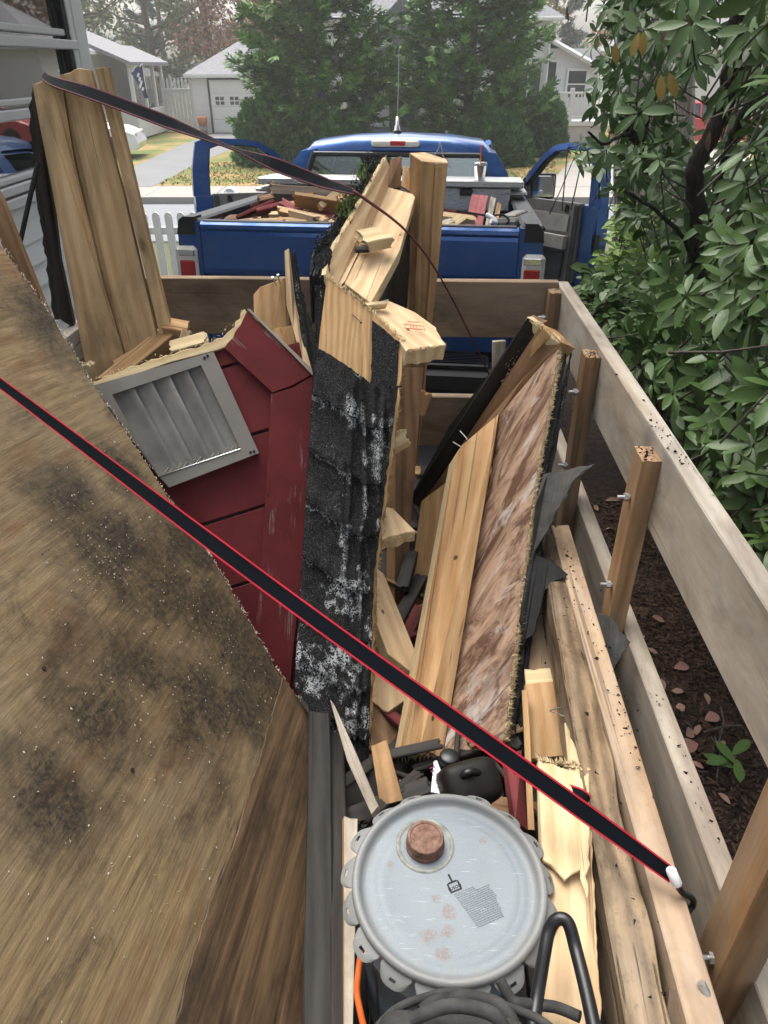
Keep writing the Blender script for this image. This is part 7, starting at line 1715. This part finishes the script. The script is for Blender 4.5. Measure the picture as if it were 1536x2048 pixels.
# lime green shrub by the truck door
def lowshrub(label, spots, m, n, L, nm='leafy_shrub'):
    o = thing(nm, label, 'shrub', spots[0][0]); V = []; F = []; mb = MB()
    for i in range(n):
        c, s = rng.choice(spots); p = c + Vector((rng.gauss(0, s[0]), rng.gauss(0, s[1]), rng.gauss(0, s[2])))
        if proj(p)[0] < bound(proj(p)[1]) - 3: continue
        d = Vector((rng.gauss(-.3, 1), rng.gauss(-.3, 1), rng.gauss(0, .5))).normalized(); z = (Vector((0, 0, 1)) + Vector((rng.gauss(0, .5), rng.gauss(0, .5), 0))); Mx = frame(d, z, p); l = L * rng.uniform(.6, 1.2); w = l * .3; k = len(V)
        V += [tuple(Mx @ Vector(v)) for v in ((0, 0, 0), (l * .35, w, .1 * l), (l * .8, w * .7, .05 * l), (l, 0, -.1 * l), (l * .8, -w * .7, .05 * l), (l * .35, -w, .1 * l), (l * .5, 0, 0))]; F += [(k, k + 1, k + 6, k + 5), (k + 1, k + 2, k + 3, k + 6), (k + 6, k + 3, k + 4, k + 5)]
        if i % 12 == 0: mb.tube([p, c + Vector((rng.gauss(0, s[0] * .3), 0, -s[2] * 2.2))], [.0025, .005], 4, caps=False)
    tag(mb.build('stems', M['bark_far'], o), kind='stuff'); tag(obj('foliage', mesh_np('foliage', V, F, M[m]), o), None, None, None, 'stuff'); return o
def sp_(px, py, Y): return P(px, py, Y)
lowshrub('lime green small leaved shrub between truck door and rhododendron', [(sp_(1235, 480, 4.6), (.13, .2, .12)), (sp_(1285, 470, 4.7), (.15, .2, .13)), (sp_(1225, 560, 4.2), (.12, .15, .12)), (sp_(1280, 560, 4.2), (.14, .15, .14))], 'lime', 900, .07)
lowshrub('leafy green plant by the front corner of the trailer', [(sp_(1200, 590, 3.5), (.11, .12, .07)), (sp_(1240, 640, 3.3), (.12, .12, .09)), (sp_(1210, 640, 3.3), (.08, .1, .1)), (sp_(1260, 720, 2.9), (.1, .1, .1)), (sp_(1190, 605, 3.4), (.09, .1, .05)), (sp_(1330, 760, 2.6), (.08, .12, .12))], 'lime2' if 'lime2' in M else 'rhodo', 900, .06)
lowshrub('low dark undergrowth filling the space beneath the rhododendron', [(Vector((1.75, 2.4, .45)), (.3, .6, .3)), (Vector((1.9, 3.4, .6)), (.35, .5, .4)), (Vector((1.9, 4.2, .9)), (.35, .4, .5)), (Vector((1.9, 3.0, 1.0)), (.3, .6, .25))], 'rhodo', 3200, .11, 'undergrowth')
# bent wire chair frame by the door
wc = thing('bent_wire', 'bent rusty white wire frame behind the truck door', 'wire', P(1215, 600, 4.4))
for pts in ([(1198, 508, 4.5), (1226, 520, 4.45), (1236, 540, 4.4), (1222, 572, 4.4), (1200, 556, 4.45)], [(1196, 528, 4.5), (1220, 545, 4.45), (1228, 560, 4.4), (1210, 590, 4.4)], [(1194, 550, 4.5), (1206, 566, 4.45), (1216, 578, 4.4)]):
    mb = MB(); mb.tube(smooth_path([P(*p) for p in pts], 5), .007, 7); mb.build('wire', M['steel'], wc)
# ------------------------------------------------------------------ mulch litter
V = []; F = []; rg2 = random.Random(5)
def mz(x, y): return gz(y) + .01 + mcurve(x, y)
for i in range(26000):
    x = rg2.uniform(.46, 1.9); y = rg2.uniform(.4, 3.6) ; z = mz(x, y) + .004
    a = rg2.random() * 6.28; l = rg2.uniform(.004, .02); w = rg2.uniform(.0015, .005); dx, dy = math.cos(a), math.sin(a); k = len(V)
    V += [(x - dx * l - dy * w, y - dy * l + dx * w, z), (x + dx * l - dy * w, y + dy * l + dx * w, z + rg2.uniform(0, .008)), (x + dx * l + dy * w, y + dy * l - dx * w, z + rg2.uniform(0, .006)), (x - dx * l + dy * w, y - dy * l - dx * w, z)]; F.append((k, k + 1, k + 2, k + 3))
mo = obj('mulch_chips', mesh_np('mulch_chips', V, F, foliage('mulch_chip', (.012, .008, .006), (.085, .05, .034), .85))); tag(mo, 'dark bark mulch chips on the planting bed', None, None, 'stuff')
FL = [leaf_mesh('fallen_leaf', M['rhodob'], .10, .035, .5, .5, 20), leaf_mesh('fallen_leaf', M['rhodob'], .07, .045, -.4, .6, 21), leaf_mesh('fallen_leaf', leafm('pinkish_dead_leaf', (.22, .1, .085), (.36, .2, .15), .6), .08, .05, .4, .4, 22)]
spots = [(1282, 1275), (1290, 1290), (1345, 1375), (1325, 1350), (1360, 1400), (1345, 1410), (1410, 1440), (1400, 1450), (1385, 1460), (1460, 1610), (1405, 1540), (1385, 1520), (1235, 1075), (1220, 1100), (1240, 1090), (1265, 1170), (1230, 1040), (1310, 1300), (1420, 1400), (1350, 1330), (1200, 1000), (1215, 980), (1395, 1490), (1330, 1240), (1470, 1220), (1455, 1190), (1500, 1230), (1440, 1500)]
ORD = 'first second third fourth fifth sixth seventh eighth ninth tenth eleventh twelfth thirteenth fourteenth fifteenth sixteenth seventeenth eighteenth nineteenth twentieth twenty-first twenty-second twenty-third twenty-fourth twenty-fifth twenty-sixth twenty-seventh twenty-eighth'.split()
LOOK = ['long curled brown', 'small folded brown', 'broad pinkish brown']
spots.sort(key=lambda q: q[1])
for i, (px, py) in enumerate(spots):
    p = PZ(px, py, .02); p.z = mz(p.x, p.y) + .012; a = rg2.random() * 6.28
    o = link(bpy.data.objects.new('fallen_leaf', FL[i % 3]), None, frame(Vector((math.cos(a), math.sin(a), .15)), Vector((rg2.gauss(0, .4), rg2.gauss(0, .4), 1)), p) @ Matrix.Scale(rg2.uniform(.5, 1.05), 4)); tag(o, LOOK[i % 3] + ' fallen leaf on the mulch, ' + ORD[i] + ' counting back from the front corner', 'fallen leaf', 'fallen leaves on the mulch')
gw = thing('seedling', 'low green leaved seedling on the mulch by the right rail', 'plant', PZ(1475, 1530, .02))
for k in range(5):
    p = PZ(1468, 1535, .05); a = (2.6, 3.4, 1.9, .6, 4.4)[k]
    link(bpy.data.objects.new('leaf', LEAVES[2]), gw, frame(Vector((math.cos(a), math.sin(a), .1)), Vector((0, -.2, 1)), p + Vector((0, .03 * (k % 2), .01 * k))) @ Matrix.Scale(.95, 4))
for k, (a, b) in enumerate((((1420, 1480), (1440, 1540)), ((1440, 1420), (1436, 1490)), ((1405, 1470), (1480, 1455)), ((1428, 1480), (1432, 1560)))):
    pa_, pb_ = PZ(*a, .03), PZ(*b, .03); mb = MB(); mb.tube([pa_ + Vector((0, 0, .015)), pa_.lerp(pb_, .5) + Vector((.01, 0, .03)), pb_ + Vector((0, 0, .01))], .003, 5); tag(mb.build('fallen_twig', M['bark_far']), ['short dry twig nearest the front post, on the mulch by seedling', 'upright dry twig behind the seedling on the mulch', 'dry twig pointing at the top rail beside the seedling', 'longest dry twig, lying along the lower rail by seedling'][k], 'twig', 'twigs on the mulch')
